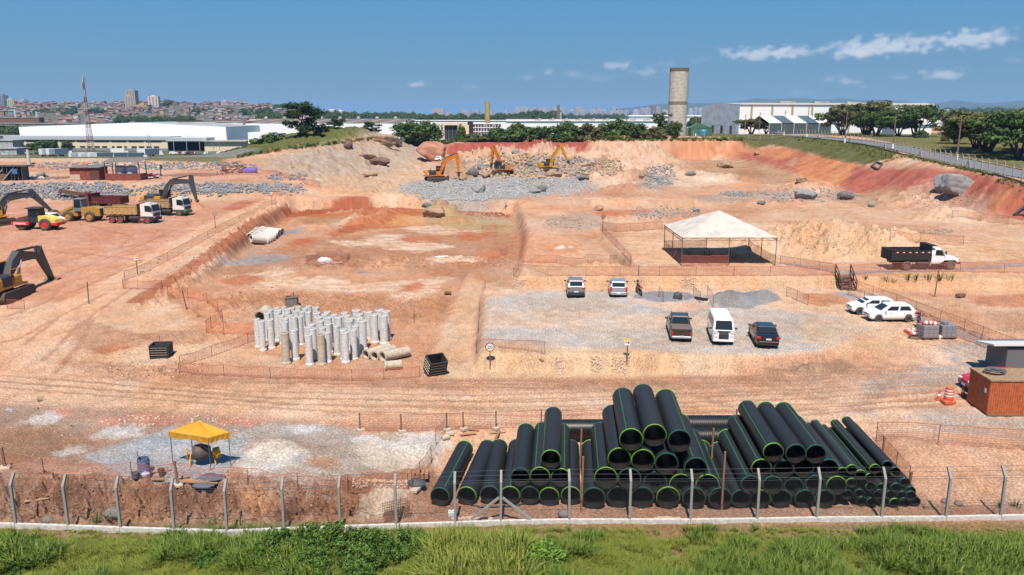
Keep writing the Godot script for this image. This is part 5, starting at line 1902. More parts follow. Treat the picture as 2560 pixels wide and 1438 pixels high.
func build_pipe_store() -> void:
	var big:=corrugated(1.14,6.0,0.118,28)
	var mid:=corrugated(0.98,6.0,0.098,26)
	var small:=corrugated(0.52,6.0,0.065,18)
	var rows:=["bottom","second","third","top"]
	var sets:={
		"left": [mid,0.98,36.6,[[[1099,1231,0],[1166,1217,1],[1224,1231,0],[1275,1232,1],[1325,1238,0],[1373,1236,1],[1427,1244,1]],[[1301,1194,0],[1350,1192,1],[1402,1195,1]],[[1377,1149,1]]]],
		"middle": [big,1.14,36.3,[[[1485,1244,0],[1546,1247,0],[1606,1251,0],[1670,1254,1],[1735,1255,0],[1801,1254,0]],[[1515,1196,1],[1574,1198,0],[1638,1207,0],[1703,1213,1],[1769,1214,1]],[[1549,1148,1],[1608,1152,1],[1667,1160,0],[1740,1172,0]],[[1578,1100,1],[1637,1089,1],[1699,1103,0]]]],
		"right": [mid,0.98,36.3,[[[1853,1252,0],[1902,1253,1],[1954,1255,0],[2012,1255,0],[2063,1253,0]],[[1878,1213,0],[1932,1214,0],[1985,1218,0],[2038,1212,0],[2092,1215,1]],[[1904,1172,1],[1960,1174,0],[2010,1171,0],[2072,1172,0]],[[1934,1132,1],[1990,1135,0],[2040,1136,0]]]],
		"small-bore": [small,0.52,36.4,[[[2155,1257,0],[2181,1256,0],[2212,1256,0],[2238,1257,1],[2263,1255,0],[2289,1255,0]],[[2120,1238,0],[2150,1236,0],[2198,1237,0],[2227,1239,0],[2256,1241,0],[2278,1241,0]],[[2130,1208,1],[2178,1218,1],[2204,1222,0],[2241,1221,0],[2277,1229,0]],[[2107,1182,1],[2152,1188,1],[2177,1196,1],[2224,1197,1],[2263,1207,0]],[[2130,1175,1],[2188,1174,1],[2239,1181,0]],[[2219,1165,0]]]]}
	var rr:=RandomNumberGenerator.new()
	rr.seed = 77
	for nm in sets:
		var q: Array = sets[nm]
		for l in q[3].size():
			for i in q[3][l].size():
				var e: Array = q[3][l][i]
				var p:=at_d(e[0],e[1],q[2] + rr.randf_range(-0.12,0.12))
				var floor_: float = -0.56 + q[1]*0.5
				p.y = maxf(p.y,floor_)
				if l == 0:
					p.y = floor_ + 0.02
				var az:=3.8
				if nm == "left" and i < 2 and l == 0:
					az = 8.5
				var bs:=Basis(Vector3.UP,deg_to_rad(-az + rr.randf_range(-0.3,0.3) + 180.0))*Basis(Vector3.RIGHT,0.0)
				bs = bs*Basis(Vector3.BACK,rr.randf_range(-0.4,0.4))
				var st:=-999.0
				if rr.randf() < 0.5:
					st = rr.randf_range(-40,40)
				var lr: String = rows[l] if l < 4 else ["","","","","fifth","topmost"][l]
				lay_pipe(q[0],p,bs,6.0,e[2] == 1,st,"black pipe with %s front band, %s from left, %s layer, %s stack" % ["lime" if e[2] == 1 else "teal",ORD[i],lr,nm],"%s stack of black corrugated pipes" % nm)
	for q in [[1500,1072,44.6,"black corrugated pipe lying crosswise behind the left and middle stacks"],[1745,1062,44.8,"upper black corrugated pipe lying crosswise between the middle and right stacks"],[1745,1092,43.9,"lower black corrugated pipe lying crosswise between the middle and right stacks"]]:
		var p:=at_d(q[0],q[1],q[2])
		p.y = maxf(p.y,ground(p.x,-p.z) + 0.57)
		lay_pipe(big,p + Vector3(-3.0,0,0),Basis(Vector3.UP,deg_to_rad(90.0)),6.0,true,-999.0,q[3],"pipes lying crosswise")
	for q in [[1453,1272,1142,36.0,"long timber stake between the left and middle stacks, front one"],[1449,1180,1073,40.2,"timber stake between the left and middle stacks, rear one"],[1808,1205,1130,36.2,"timber stake in the gap before the right stack, front one"],[1779,1140,1071,39.8,"timber stake in the gap before the right stack, rear one"],[2275,1210,1180,38.5,"short timber stake at the right end of the small pipes"],[2207,1130,1093,41.5,"timber stake behind the small pipes"]]:
		var a:=at_d(q[0],q[1],q[3])
		var c:=at_d(q[0] + 5,q[2],q[3] - 0.1)
		a.y = ground(a.x,-a.z) - 0.1
		single("timber_stake",Mb.new().beam(Vector3.ZERO,c - a,0.09,0.09).mesh(),mat("timber",shade(176,132,104,0.62),0.9,0.0,{"tex": "stain","scale": 2.0}),q[4],"stake",a)
	var rr2:=0
	for q in [[1160,1230,1250,1080,"thin plank beside the second pipe of the left stack"],[1150,1253,1330,1262,"flat board before the left stack"]]:
		var a:=spot(q[0],q[1],0.05)
		var c:=spot(q[2],q[3],0.05)
		single("plank",Mb.new().beam(Vector3.ZERO,c - a,0.12,0.05).mesh(),mats["timber"],q[4],"plank",a)
		rr2 += 1
	var hose:=[]
	for i in 15:
		var f:=i/14.0
		hose.append(spot(lerp(1140.0,1340.0,f),1245.0 + 28.0*sin(f*PI) + 4.0*sin(f*9.0),0.05))
	single("black_hose",Mb.new().path(hose,0.045,6).mesh(),mat("hose",Color(0.16,0.16,0.17),0.5),"curved black hose on the ground before the left stack","hose")
# ================================================================ concrete pipes
func concrete_pipe(long: float,r: float) -> ArrayMesh:
	var b:=Mb.new()
	b.lathe([Vector2(0.0,r*0.9),Vector2(0.0,r*1.2),Vector2(0.13,r*1.2),Vector2(0.2,r*1.04),Vector2(0.24,r),Vector2(long - 0.16,r),Vector2(long - 0.155,r*1.03),Vector2(long - 0.03,r*1.03),Vector2(long,r*0.98),Vector2(long,r*0.8),Vector2(long - 0.5,r*0.8),Vector2(0.02,r*0.82),Vector2(0.0,r*0.9)],20)
	return b.mesh()
func build_concrete_pipes() -> void:
	var m1:=mat("pipe_concrete",shade(206,205,204,0.95),0.93,0.0,{"tex": "soft","scale": 0.7,"bump": 0.3})
	var m2:=mat("pipe_concrete_tan",shade(200,186,166,0.8),0.93,0.0,{"tex": "soft","scale": 0.5,"bump": 0.3})
	var pm:=concrete_pipe(2.45,0.36)
	var tops:=[298,165,58,362,150,60,435,145,52,515,148,56,582,142,56,687,137,54,754,145,68,300,185,60,380,170,70,475,162,60,648,160,60,868,190,72,935,215,70,1042,200,72,1160,182,86,1278,193,84,1390,168,84,1457,190,84,
		268,208,64,370,215,72,465,200,70,560,185,60,615,190,60,678,188,62,765,190,76,845,218,70,880,245,74,982,242,76,1062,222,72,1182,215,88,1335,215,84,1430,220,86,165,270,66,212,302,64,412,240,70,500,220,60,785,240,76,1098,255,76,1182,247,90,
		297,278,74,450,270,70,540,255,64,592,240,70,800,285,74,1085,285,76,1215,280,92,445,305,64,715,320,76,876,310,76,960,328,70,678,350,76,820,352,78,1150,335,76,537,385,80,725,378,76,865,400,76,1030,375,78,1127,365,76,445,418,84,680,427,80,803,425,84,1043,405,80]
	var done:=[]
	for i in range(0,tops.size(),3):
		var px: float = 600.0 + tops[i]/3.994
		var py: float = 730.0 + tops[i + 1]/3.994
		var p:=level(px,py,2.36)
		var w: float = tops[i + 2]/3.994*-p.z/LENS/0.72*0.98
		p.y = ground(p.x,-p.z) - 0.02
		for d in done:
			var gap: Vector2 = Vector2(p.x - d.x,p.z - d.y)
			var need: float = (d.z + w)*0.36*1.06
			if gap.length() < need:
				gap = gap.normalized()*need
				p.x = d.x + gap.x
				p.z = d.y + gap.y
		done.append(Vector3(p.x,p.z,w))
		p.y = ground(p.x,-p.z) - 0.02
		var label:="upright grey concrete pipe in the crowded group, flared foot on the earth"
		if tops[i] == 445 and tops[i + 1] == 418:
			label = "upright concrete pipe with a tan stain, frontmost on the left of the group"
		elif tops[i] == 803:
			label = "upright concrete pipe in the front middle of the group, worn rim"
		elif tops[i] == 1457:
			label = "upright concrete pipe at the right rear corner of the group"
		elif tops[i] == 165:
			label = "upright concrete pipe at the left end of the group"
		elif tops[i] == 1043:
			label = "frontmost upright concrete pipe at the right of the group"
		var o:=single("concrete_pipe",pm,m2 if (tops[i] == 445 and tops[i + 1] == 418) or (tops[i] == 803) else m1,label,"pipe",p,rng.randf()*TAU,"upright concrete pipes")
		o.scale = Vector3(w,rng.randf_range(0.98,1.01),w)
	var k:=0
	for q in [[914,898,983,875,0.36,"lying concrete pipe beside the upright group, left of three"],[936,901,1006,875,0.34,"lying concrete pipe beside the upright group, middle of three"],[956,904,1028,888,0.38,"lying concrete pipe beside the upright group, right of three"],[961,925,1004,921,0.33,"short lone concrete pipe lying in front of the three"],[650,806,668,790,0.52,"wide concrete pipe lying at the left rear of the upright group"]]:
		var a:=spot(q[0],q[1],q[4])
		var c:=spot(q[2],q[3],q[4])
		var o:=single("concrete_pipe",concrete_pipe(clampf(a.distance_to(c),1.0,2.5),q[4]),m2,q[5],"pipe",a,0.0,"concrete pipes lying on the ground")
		var y:=(c - a).normalized()
		var xx:=y.cross(Vector3.UP).normalized()
		o.basis = Basis(xx,y,xx.cross(y))
		k += 1
	for r in 2:
		for i in 6 - r:
			var f:=i/5.0
			var a:=spot(lerp(667.0,706.0,f),lerp(609.0,589.0,f),0.5) if r == 0 else spot(lerp(641.0,662.0,f),lerp(600.0,581.0,f),0.5)
			var c:=spot(lerp(625.0,668.0,f),lerp(605.0,585.0,f),0.5) if r == 0 else spot(lerp(583.0,606.0,f),lerp(602.0,582.0,f),0.5)
			var o:=single("concrete_pipe",concrete_pipe(2.6,0.58),mat("pipe_concrete_white",shade(228,218,208,0.72),0.93,0.0,{"tex": "soft","scale": 0.6}),"large pale concrete pipe lying in the pit, %s of the %s row" % [ORD[i],"right" if r == 0 else "left"],"pipe",a,0.0,"large pipes lying in the pit")
			var y:=(c - a).normalized()
			var xx:=y.cross(Vector3.UP).normalized()
			o.basis = Basis(xx,y,xx.cross(y))
# ================================================================ front boundary fence
func build_front_fence() -> void:
	var conc:=mat("fence_post",shade(190,188,184,0.85),0.95,0.0,{"tex": "speckle","scale": 3.0})
	var feet:=[[-240,1300],[-100,1304],[39,1308],[170,1312],[301,1317],[435,1321],[567,1325],[710,1319],[850,1314],[991,1309],[1138,1304],[1252,1300],[1423,1297],[1574,1297],[1726,1297],[1893,1295],[2042,1292],[2204,1291],[2365,1290],[2502,1287],[2650,1285],[2800,1283]]
	var ps:=[]
	for q in feet:
		ps.append(level(q[0],q[1],-0.38))
	var t:=thing("perimeter_fence","concrete post and chain-link fence on a low white wall across the foreground","fence")
	var post:=Mb.new()
	post.box(Vector3(0,1.0,0),Vector3(0.115,2.0,0.13),Basis.IDENTITY,0.015)
	post.beam(Vector3(0,1.97,0.01),Vector3(0,2.42,-0.34),0.11,0.11)
	var pm:=post.mesh()
	for i in ps.size():
		var o:=part("post",pm,conc,t)
		o.position = ps[i] - Vector3(0,0.03,0)
		o.rotation.z = rng.randf_range(-0.012,0.012)
		if feet[i][0] == 1252:
			for s in [-1.0,1.0]:
				var br:=Mb.new()
				br.beam(ps[i] + Vector3(s*0.08,1.1,-0.1),ps[i] + Vector3(s*1.42,0.0,-0.05),0.1,0.1)
				part("brace",br.mesh(),conc,t)
	for i in ps.size() - 1:
		var b:=Mb.new()
		var a: Vector3 = ps[i]
		var c: Vector3 = ps[i + 1]
		b.beam(a + Vector3(0.008,-0.22,0.02),c + Vector3(-0.008,-0.22,0.02),0.16,0.42)
		part("wall_panel",b.mesh(),mat("low_wall",shade(222,218,212,0.7),0.95,0.0,{"tex": "soft","scale": 0.6}),t)
	var wm:=mat("galvanised",shade(120,122,126,0.5),0.6,0.2)
	for k in 3:
		var b:=Mb.new()
		for i in ps.size() - 1:
			var f: float = 0.12 + 0.42*k
			var off:=Vector3(0,1.98 + 0.42*f,-0.34*f)
			b.beam(ps[i] + off,ps[i + 1] + off,0.012,0.012)
		part("barbed_wire",b.mesh(),wm,t)
	var lk:=Mb.new()
	for i in ps.size() - 1:
		var a: Vector3 = ps[i]
		var c: Vector3 = ps[i + 1]
		var l:=a.distance_to(c)
		var hh:=1.9
		var s:=0.095
		var dir:=(c - a)/l
		var z:=Vector3(0,0,-0.075)
		for k in range(-int(hh/s),int(l/s) + 1):
			for sg in [1.0,-1.0]:
				var x0: float = k*s
				var x1: float = x0 + hh
				var y0:=0.0
				var y1:=hh
				if x0 < 0.0:
					y0 = -x0
					x0 = 0.0
				if x1 > l:
					y1 = hh - (x1 - l)
					x1 = l
				if y1 <= y0:
					continue
				var p0:=a + dir*x0 + Vector3(0,y0 if sg > 0 else hh - y0,0) + z
				var p1:=a + dir*x1 + Vector3(0,y1 if sg > 0 else hh - y1,0) + z
				var n:=(p1 - p0).cross(Vector3(0,0,1)).normalized()*0.0016
				lk.quad(p0 - n,p1 - n,p1 + n,p0 + n)
		lk.beam(a + Vector3(0,hh,-0.075),c + Vector3(0,hh,-0.075),0.012,0.012)
	part("chain_link_mesh",lk.mesh(),wm,t)
# ================================================================ orange barrier nets
# line of ground points (px pairs),net height,thin stakes every few metres
func net(pts: Array,high: float,label: String,tone:=0,stakes:=true,sag:=0.1,wood:=false) -> Node3D:
	var ps:=[]
	for i in range(0,pts.size(),2):
		ps.append(spot(pts[i],pts[i + 1]))
	return net3(ps,high,label,tone,stakes,sag,wood)
func net3(ps: Array,high: float,label: String,tone:=0,stakes:=true,sag:=0.1,wood:=false,strips:=9) -> Node3D:
	var t:=thing("barrier_net",label,"net fence",ps[0],0.0,"orange barrier nets")
	var o: Vector3 = ps[0]
	var far:=-o.z
	var nm:=mat("net%d" % tone,[shade(206,122,92,0.66),shade(240,116,64,0.72),shade(186,102,86,0.64)][tone],0.8,0.0,{"backlight": Color(0.3,0.1,0.05)})
	var wide:=0.013 + far*0.00009
	var b:=Mb.new()
	var fine:=Mb.new()
	for i in ps.size() - 1:
		var a: Vector3 = ps[i] - o
		var c: Vector3 = ps[i + 1] - o
		var l:=a.distance_to(c)
		var n:=maxi(int(l/0.7),2)
		for k in n:
			var f0:=float(k)/n
			var f1:=float(k + 1)/n
			var q:=[]
			for f in [f0,f1]:
				var p:=a.lerp(c,f)
				p.y = lerpf(p.y,ground(p.x + o.x,-(p.z + o.z)) - o.y,0.35 if l < 14.0 else 1.0)
				var top: float = high - sag*4.0*f*(1.0 - f)*(0.6 + 0.4*sin(p.x*3.0))
				q.append([p,top])
			for s in strips + 1:
				var u:=float(s)/strips
				var w:=wide*(2.2 if s == strips or s == 0 else 1.0)
				var p0: Vector3 = q[0][0] + Vector3(0,0.04 + q[0][1]*u,0)
				var p1: Vector3 = q[1][0] + Vector3(0,0.04 + q[1][1]*u,0)
				var hv:=Vector3(0,w*0.5,0)
				b.quad(p0 - hv,p1 - hv,p1 + hv,p0 + hv)
			for m in 3:
				var pm: Vector3 = q[0][0].lerp(q[1][0],m/3.0)
				var dx: Vector3 = (q[1][0] - q[0][0]).normalized()*0.006
				fine.quad(pm - dx + Vector3(0,0.04,0),pm + dx + Vector3(0,0.04,0),pm + dx + Vector3(0,q[0][1],0),pm - dx + Vector3(0,q[0][1],0))
	for i in fine.v.size():
		b.v.append(fine.v[i]); b.n.append(fine.n[i])
	part("netting",b.mesh(),nm,t)
	if stakes:
		for i in ps.size():
			var s:=Mb.new()
			var p: Vector3 = ps[i] - o
			if wood:
				s.box(p + Vector3(0,high*0.55,0),Vector3(0.08,high*1.1,0.08))
				var ft:=Mb.new()
				ft.box(p + Vector3(0.05,0.06,0.05),Vector3(0.42,0.14,0.36),Basis(Vector3.UP,rng.randf()))
				part("stake",s.mesh(),mat("stake_wood",shade(120,96,80,0.7),0.95),t)
				part("foot_block",ft.mesh(),mat("foot_block",shade(214,196,176),0.95),t)
			else:
				s.box(p + Vector3(0,high*0.52,0),Vector3(0.03,high*1.04,0.03),Basis(Vector3.RIGHT,rng.randf_range(-0.05,0.05)))
				part("stake",s.mesh(),mat("stake_iron",shade(110,70,60),0.9),t)
	return t
func build_nets() -> void:
	net([900,1077,1003,1080,1117,1076,1158,1074,1240,1072,1353,1068,1520,1066,1840,1066],1.02,"barrier net on wooden stakes along the front haul road, behind the black pipes",0,true,0.05,true)
	net([1117,1076,1090,1112,1078,1160,1050,1200,1030,1222],0.95,"drooping barrier net running down to the left pipe stack",0,true,0.35)
	net([10,1170,110,1188,330,1197,440,1200,620,1213,745,1224,870,1230,1020,1224],0.86,"slack barrier net along the top of the trench bank at lower left",0,true,0.22)
	net([-120,1150,10,1170],0.95,"barrier net entering at the left edge of the trench bank",0,true,0.1,true)
	net([2190,1104,2345,1112,2560,1126,2700,1135],1.15,"barrier net along the road right of the small pipes",0,true,0.06)
	net([2190,1104,2206,1128,2240,1170,2272,1206],0.9,"leaning barrier net beside the small black pipes",1,true,0.25)
	net([1190,884,1196,830,1198,780,1213,722],1.0,"barrier net along the left edge of the car park",0,true,0.1)
	net([1192,886,1362,886],0.95,"short barrier net at the front left corner of the car park",2,true,0.03)
	net([1284,692,1370,690,1465,690,1550,690,1648,690,1740,690,1835,690,1925,690,2085,688],0.95,"long barrier net on the bank behind the parked cars",0,true,0.05)
	net([1284,692,1296,675,1308,655],0.95,"barrier net turning the corner left of the bank",0,true,0.05)
	net([1308,656,1390,657,1470,658,1525,660,1578,660],0.9,"barrier net below the clay berm left of the white tent",0,true,0.06)
	net([1502,576,1515,592,1540,618,1560,640,1577,658],0.95,"barrier net up the spine of the clay berm",2,true,0.08)
	net([1506,575,1540,580,1576,578,1610,576,1656,573],1.1,"barrier net between the round sign and the white tent",2,true,0.06)
	net([1950,660,2000,668,2048,676,2090,684],0.9,"barrier net along the grey walkway from the tent to the stairs",2,true,0.05)
	net([2130,688,2200,681,2280,680,2400,680,2510,682,2640,684],1.0,"barrier net in front of the black dump truck",0,true,0.05)
	net([2136,725,2182,742,2240,764,2290,784,2350,806,2410,828,2455,848,2540,882,2640,925],1.0,"barrier net on the far side of the gravel walkway",0,true,0.06)
	net([2120,738,2160,752,2230,778,2300,803,2380,838,2450,865,2540,900],0.9,"barrier net on the near side of the gravel walkway",2,true,0.1)
	net([308,722,312,700,345,690,420,652,520,596,600,555,690,508],1.0,"barrier net along the broken edge of the haul road",2,true,0.1)
	net([308,722,345,724,405,722],0.9,"barrier net end folded back by the yellow notice",2,true,0.15)
	net([420,738,470,745,518,758,545,782,557,806,528,822,516,832,560,838,655,838],1.05,"bright orange net winding round the trench behind the upright pipes",1,true,0.15)
	net([1188,646,1220,646,1250,642,1270,634],0.95,"bright orange net sagging in front of the small trench",1,false,0.35)
	net([450,918,530,892,620,858,650,848],0.85,"barrier net running back from the left of the upright pipes",0,true,0.15)
	net([448,934,560,940,676,946,880,952,960,950,1050,944],0.8,"low barrier net in front of the upright pipes",0,true,0.15)
	net([845,578,870,582,910,576],1.0,"net round a hole in the excavation floor, middle left",2,false,0.1)
	net([1205,582,1240,582],1.2,"red net screen over the small trench",2,true,0.03)
	net([765,655,800,645,850,640,875,648,860,662,800,668,765,660],0.8,"net ring round the muddy hole in the excavation",2,false,0.3)
	net([1647,742,1658,756],1.0,"small net left of the black bag on the gravel",2,true,0.05)
	net([1733,742,1750,757],1.0,"small net right of the black bag on the gravel",2,true,0.05)
	net([1768,745,1783,768],1.1,"small net at the left edge of the dark gravel heap",2,true,0.05)
	net([1966,742,1992,752,2020,764],0.95,"small net right of the dark gravel heap",2,true,0.05)
	net([18,772,62,774],0.9,"small red net frame before the nearest excavator",2,true,0.05)
	net([346,559,360,560,376,558],1.1,"small red net by the front wheel of the dirty white truck",2,true,0.05)
	net([2225,604,2300,606,2408,614],1.2,"low red net behind the black dump truck",2,true,0.2)
	net([236,513,262,512,300,511,342,512],1.6,"orange-red net screen round the pale sand heap",2,false,0.1)
	net([1035,808,1036,792],1.0,"scrap of red net right of the upright pipes",1,true,0.3)
	net([470,440,560,438,640,438,720,447,800,470],1.3,"far red net along the edge of the upper terrace",2,true,0.1)
	net([2380,545,2450,552,2520,560],1.2,"low red net at the foot of the right slope",2,true,0.25)
# ================================================================ tents
func build_tents() -> void:
	var e:=2.2
	var x0:=18.6
	var x1:=28.9
	var d0:=86.4
	var d1:=96.6
	var t:=thing("white_tent","large dirty white pyramid tent on thin poles with orange net sides","tent")
	var peak:=Vector3((x0 + x1)*0.5,e + 5.5,-(d0 + d1)*0.5)
	var ey:=e + 3.15
	var b:=Mb.new()
	var cs:=[Vector3(x0 - 0.1,ey,-d0 + 0.1),Vector3(x1 + 0.1,ey,-d0 + 0.1),Vector3(x1 + 0.1,ey,-d1 - 0.1),Vector3(x0 - 0.1,ey,-d1 - 0.1)]
	for k in 4:
		var a: Vector3 = cs[k]
		var c: Vector3 = cs[(k + 1) % 4]
		var n:=12
		for i in n:
			for j in n:
				var q:=[]
				for o in [[0,0],[1,0],[1,1],[0,1]]:
					var u:=float(i + o[0])/n
					var v:=float(j + o[1])/n
					var p:=a.lerp(c,u).lerp(peak,v)
					p.y -= 0.22*sin(u*PI)*sin(v*PI)*(1.0 - v*0.4) + 0.035*sin(u*19.0 + v*5.0)*sin(v*PI)
					q.append(p)
				b.quad(q[0],q[1],q[2],q[3])
	part("canopy",b.mesh(),mat("tent_cloth",shade(226,216,206,0.68),0.85,0.0,{"tex": "soft","scale": 0.15,"backlight": Color(0.1,0.09,0.08)}),t)
	var iron:=mat("tent_iron",shade(120,104,92),0.8)
	b = Mb.new()
	for k in 4:
		var a: Vector3 = cs[k]
		var c: Vector3 = cs[(k + 1) % 4]
		b.beam(a + Vector3(0,-0.05,0),c + Vector3(0,-0.05,0),0.05,0.05).beam(a + Vector3(0,-0.35,0),c + Vector3(0,-0.35,0),0.04,0.04)
		for i in 14:
			var f0:=i/14.0
			var f1:=(i + 1)/14.0
			b.beam(a.lerp(c,f0) + Vector3(0,-0.05 if i % 2 == 0 else -0.35,0),a.lerp(c,f1) + Vector3(0,-0.35 if i % 2 == 0 else -0.05,0),0.025,0.025)
	part("truss",b.mesh(),iron,t)
	for q in [[x0,d0],[(x0 + x1)*0.5,d0],[x1,d0],[x0,(d0 + d1)*0.5],[x1,(d0 + d1)*0.5],[x0,d1],[(x0 + x1)*0.5,d1],[x1,d1]]:
		b = Mb.new()
		var g:=ground(q[0],q[1])
		b.tube(Vector3(q[0],g - 0.1,-q[1]),Vector3(q[0],ey - 0.02,-q[1]),0.045,0.045,6)
		part("pole",b.mesh(),iron,t)
	for q in [[x0,d0,-2.2,-3.0],[x0,d1,-3.4,2.0],[x1,d0,2.0,-2.2]]:
		b = Mb.new()
		var pe:=g3(q[0] + q[2],q[1] + q[3])
		b.beam(Vector3(q[0],ey - 0.1,-q[1]),pe,0.015,0.015)
		part("guy_rope",b.mesh(),iron,t)
	net3([g3(x0,d1),g3(x0,(d0 + d1)*0.5),g3(x0,d0),g3((x0 + x1)*0.5,d0)],1.15,"dense orange net wrapping the left front of the white tent",2,false,0.12,false,16)
	net3([g3(x0,d1),g3((x0 + x1)*0.5,d1)],1.15,"orange net on the left half of the tent's back side",2,false,0.02,false,16)
	net3([g3(x1,d1),g3(x1,(d0 + d1)*0.5),g3(x1,d0)],1.15,"sagging orange net on the right side of the white tent",2,false,0.3,false,16)
	for q in [[21.6,92.0,2.2,"long grey table under the white tent, left"],[24.4,92.6,2.4,"white-topped table under the white tent, middle"],[26.4,91.0,1.8,"pale table under the white tent, right"]]:
		var tb:=thing("site_table",q[3],"table",g3(q[0],q[1]),0.12)
		b = Mb.new()
		b.box(Vector3(0,0.74,0),Vector3(q[2],0.05,0.9))
		part("table_top",b.mesh(),mat("table_top",shade(190,190,192),0.6),tb)
		for s in [[-1,-1],[1,-1],[1,1],[-1,1]]:
			b = Mb.new()
			b.box(Vector3(s[0]*(q[2]*0.5 - 0.08),0.36,s[1]*0.38),Vector3(0.05,0.72,0.05))
			part("leg",b.mesh(),iron,tb)
	var fr:=spot(527,1176)
	var br:=spot(577,1163)
	var bl:=spot(483,1149)
	var fl:=fr + (bl - br)
	fl.y = ground(fl.x,-fl.z)
	t = thing("yellow_canopy","small folding yellow canopy over the concrete mixer","canopy")
	var cy:=mat("yellow_cloth",shade(238,172,40,0.7),0.8,0.0,{"tex": "soft","scale": 0.5,"backlight": Color(0.3,0.2,0.02)})
	var hh:=1.85
	var mid:=(fr + br + bl + fl)*0.25
	var c4:=[fl,fr,br,bl]
	for i in 4:
		c4[i] = c4[i] + (c4[i] - mid)*0.05
		c4[i].y = mid.y + hh
	var pk:=Vector3(mid.x,mid.y + hh + 0.62,mid.z)
	b = Mb.new()
	var vb:=Mb.new()
	for k in 4:
		var a: Vector3 = c4[k]
		var c: Vector3 = c4[(k + 1) % 4]
		for i in 8:
			for j in 8:
				var q:=[]
				for o in [[0,0],[1,0],[1,1],[0,1]]:
					var u: float = (i + o[0])/8.0
					var v: float = (j + o[1])/8.0
					var p:=a.lerp(c,u).lerp(pk,v)
					p.y -= 0.1*sin(u*PI)*sin(v*PI)
					q.append(p)
				b.quad(q[0],q[1],q[2],q[3])
		for i in 16:
			var u0:=i/16.0
			var u1:=(i + 1)/16.0
			var out:=(a.lerp(c,0.5) - mid)*Vector3(1,0,1)
			out = out.normalized()*0.02
			var w0:=out*sin(u0*26.0)*1.2
			var w1:=out*sin(u1*26.0)*1.2
			vb.quad(a.lerp(c,u0) + Vector3(0,-0.3 - 0.03*sin(u0*9.0),0) + w0,a.lerp(c,u1) + Vector3(0,-0.3 - 0.03*sin(u1*9.0),0) + w1,a.lerp(c,u1) + out,a.lerp(c,u0) + out)
	part("roof",b.mesh(),cy,t)
	part("valance",vb.mesh(),cy,t)
	for q in [fl,fr,br,bl]:
		b = Mb.new()
		b.beam(q - Vector3(0,0.05,0),Vector3(q.x,mid.y + hh - 0.02,q.z),0.035,0.035)
		part("leg",b.mesh(),mat("grey_steel",shade(120,116,112),0.5,0.3),t)
	t = thing("concrete_mixer","grey drum concrete mixer with a yellow motor box under the canopy","mixer",mid,0.35)
	b = Mb.new()
	b.lathe([Vector2(-0.42,0.0),Vector2(-0.42,0.3),Vector2(-0.25,0.43),Vector2(0.02,0.46),Vector2(0.3,0.36),Vector2(0.5,0.26),Vector2(0.5,0.22),Vector2(0.2,0.3)],20,0,Vector3(0,0.72,0))
	part("drum",b.mesh(),mat("mixer_drum",shade(120,108,100),0.7,0.2,{"tex": "stain","scale": 1.5}),t)
	b = Mb.new()
	b.box(Vector3(0.78,0.62,0.1),Vector3(0.36,0.5,0.42),Basis(Vector3.BACK,0.15),0.04)
	part("motor_box",b.mesh(),mat("mixer_yellow",shade(232,160,40,0.7),0.6),t)
	b = Mb.new()
	b.beam(Vector3(-0.5,0.7,0),Vector3(0.7,0.5,0),0.07,0.07).beam(Vector3(-0.5,0.7,0),Vector3(-0.6,0,0.3),0.05,0.05).beam(Vector3(-0.5,0.7,0),Vector3(-0.6,0,-0.3),0.05,0.05).beam(Vector3(0.6,0.55,0),Vector3(0.7,0,0.3),0.05,0.05).beam(Vector3(0.6,0.55,0),Vector3(0.7,0,-0.3),0.05,0.05)
	part("frame",b.mesh(),mats["mixer_yellow"],t)
	b = Mb.new()
	for i in 14:
		var a0:=TAU*i/14
		var a1:=TAU*(i + 1)/14
		b.tube(Vector3(-0.68,0.72 + 0.3*sin(a0),0.3*cos(a0)),Vector3(-0.68,0.72 + 0.3*sin(a1),0.3*cos(a1)),0.02,0.02,5)
	for i in 4:
		var a0:=PI/4*i
		b.beam(Vector3(-0.68,0.72 + 0.3*sin(a0),0.3*cos(a0)),Vector3(-0.68,0.72 - 0.3*sin(a0),-0.3*cos(a0)),0.02,0.02)
	part("hand_wheel",b.mesh(),mats["mixer_yellow"],t)
# ================================================================ smaller things of the site
func lathe_thing(called: String,prof: Array,m: Material,label: String,cat: String,at: Vector3,k:=16,group:="") -> MeshInstance3D:
	return single(called,Mb.new().lathe(prof,k).mesh(),m,label,cat,at,0.0,group)
func round_sign(px: float,py: float,high: float,label: String,tilt:=0.0) -> void:
	var p:=spot(px,py)
	var t:=thing("road_sign",label,"sign",p,tilt)
	part("post",Mb.new().box(Vector3(0,high*0.5,-0.03),Vector3(0.07,high,0.05)).mesh(),mat("stake_wood",shade(120,96,80,0.7),0.95),t)
	var b:=Mb.new()
	b.lathe([Vector2(0.0,0.0),Vector2(0.0,0.34),Vector2(0.03,0.34),Vector2(0.03,0.27)],28,2,Vector3(0,high,0))
	part("red_rim",b.mesh(),mat("sign_red",shade(176,52,44,0.8),0.5),t)
	b = Mb.new()
	b.lathe([Vector2(0.0,0.0),Vector2(0.0,0.28),Vector2(0.024,0.275),Vector2(0.024,0.0)],28,2,Vector3(0,high,0))
	part("disc",b.mesh(),mat("sign_white",shade(226,226,226,0.85),0.5),t)
	var tm:=TextMesh.new()
	tm.text = "20"
	tm.font = SystemFont.new()
	tm.font_size = 40
	tm.pixel_size = 0.0085
	tm.depth = 0.006
	var o:=part("digits",tm,mat("sign_black",Color(0.1,0.1,0.1),0.6),t)
	o.position = Vector3(0,high,0.03)
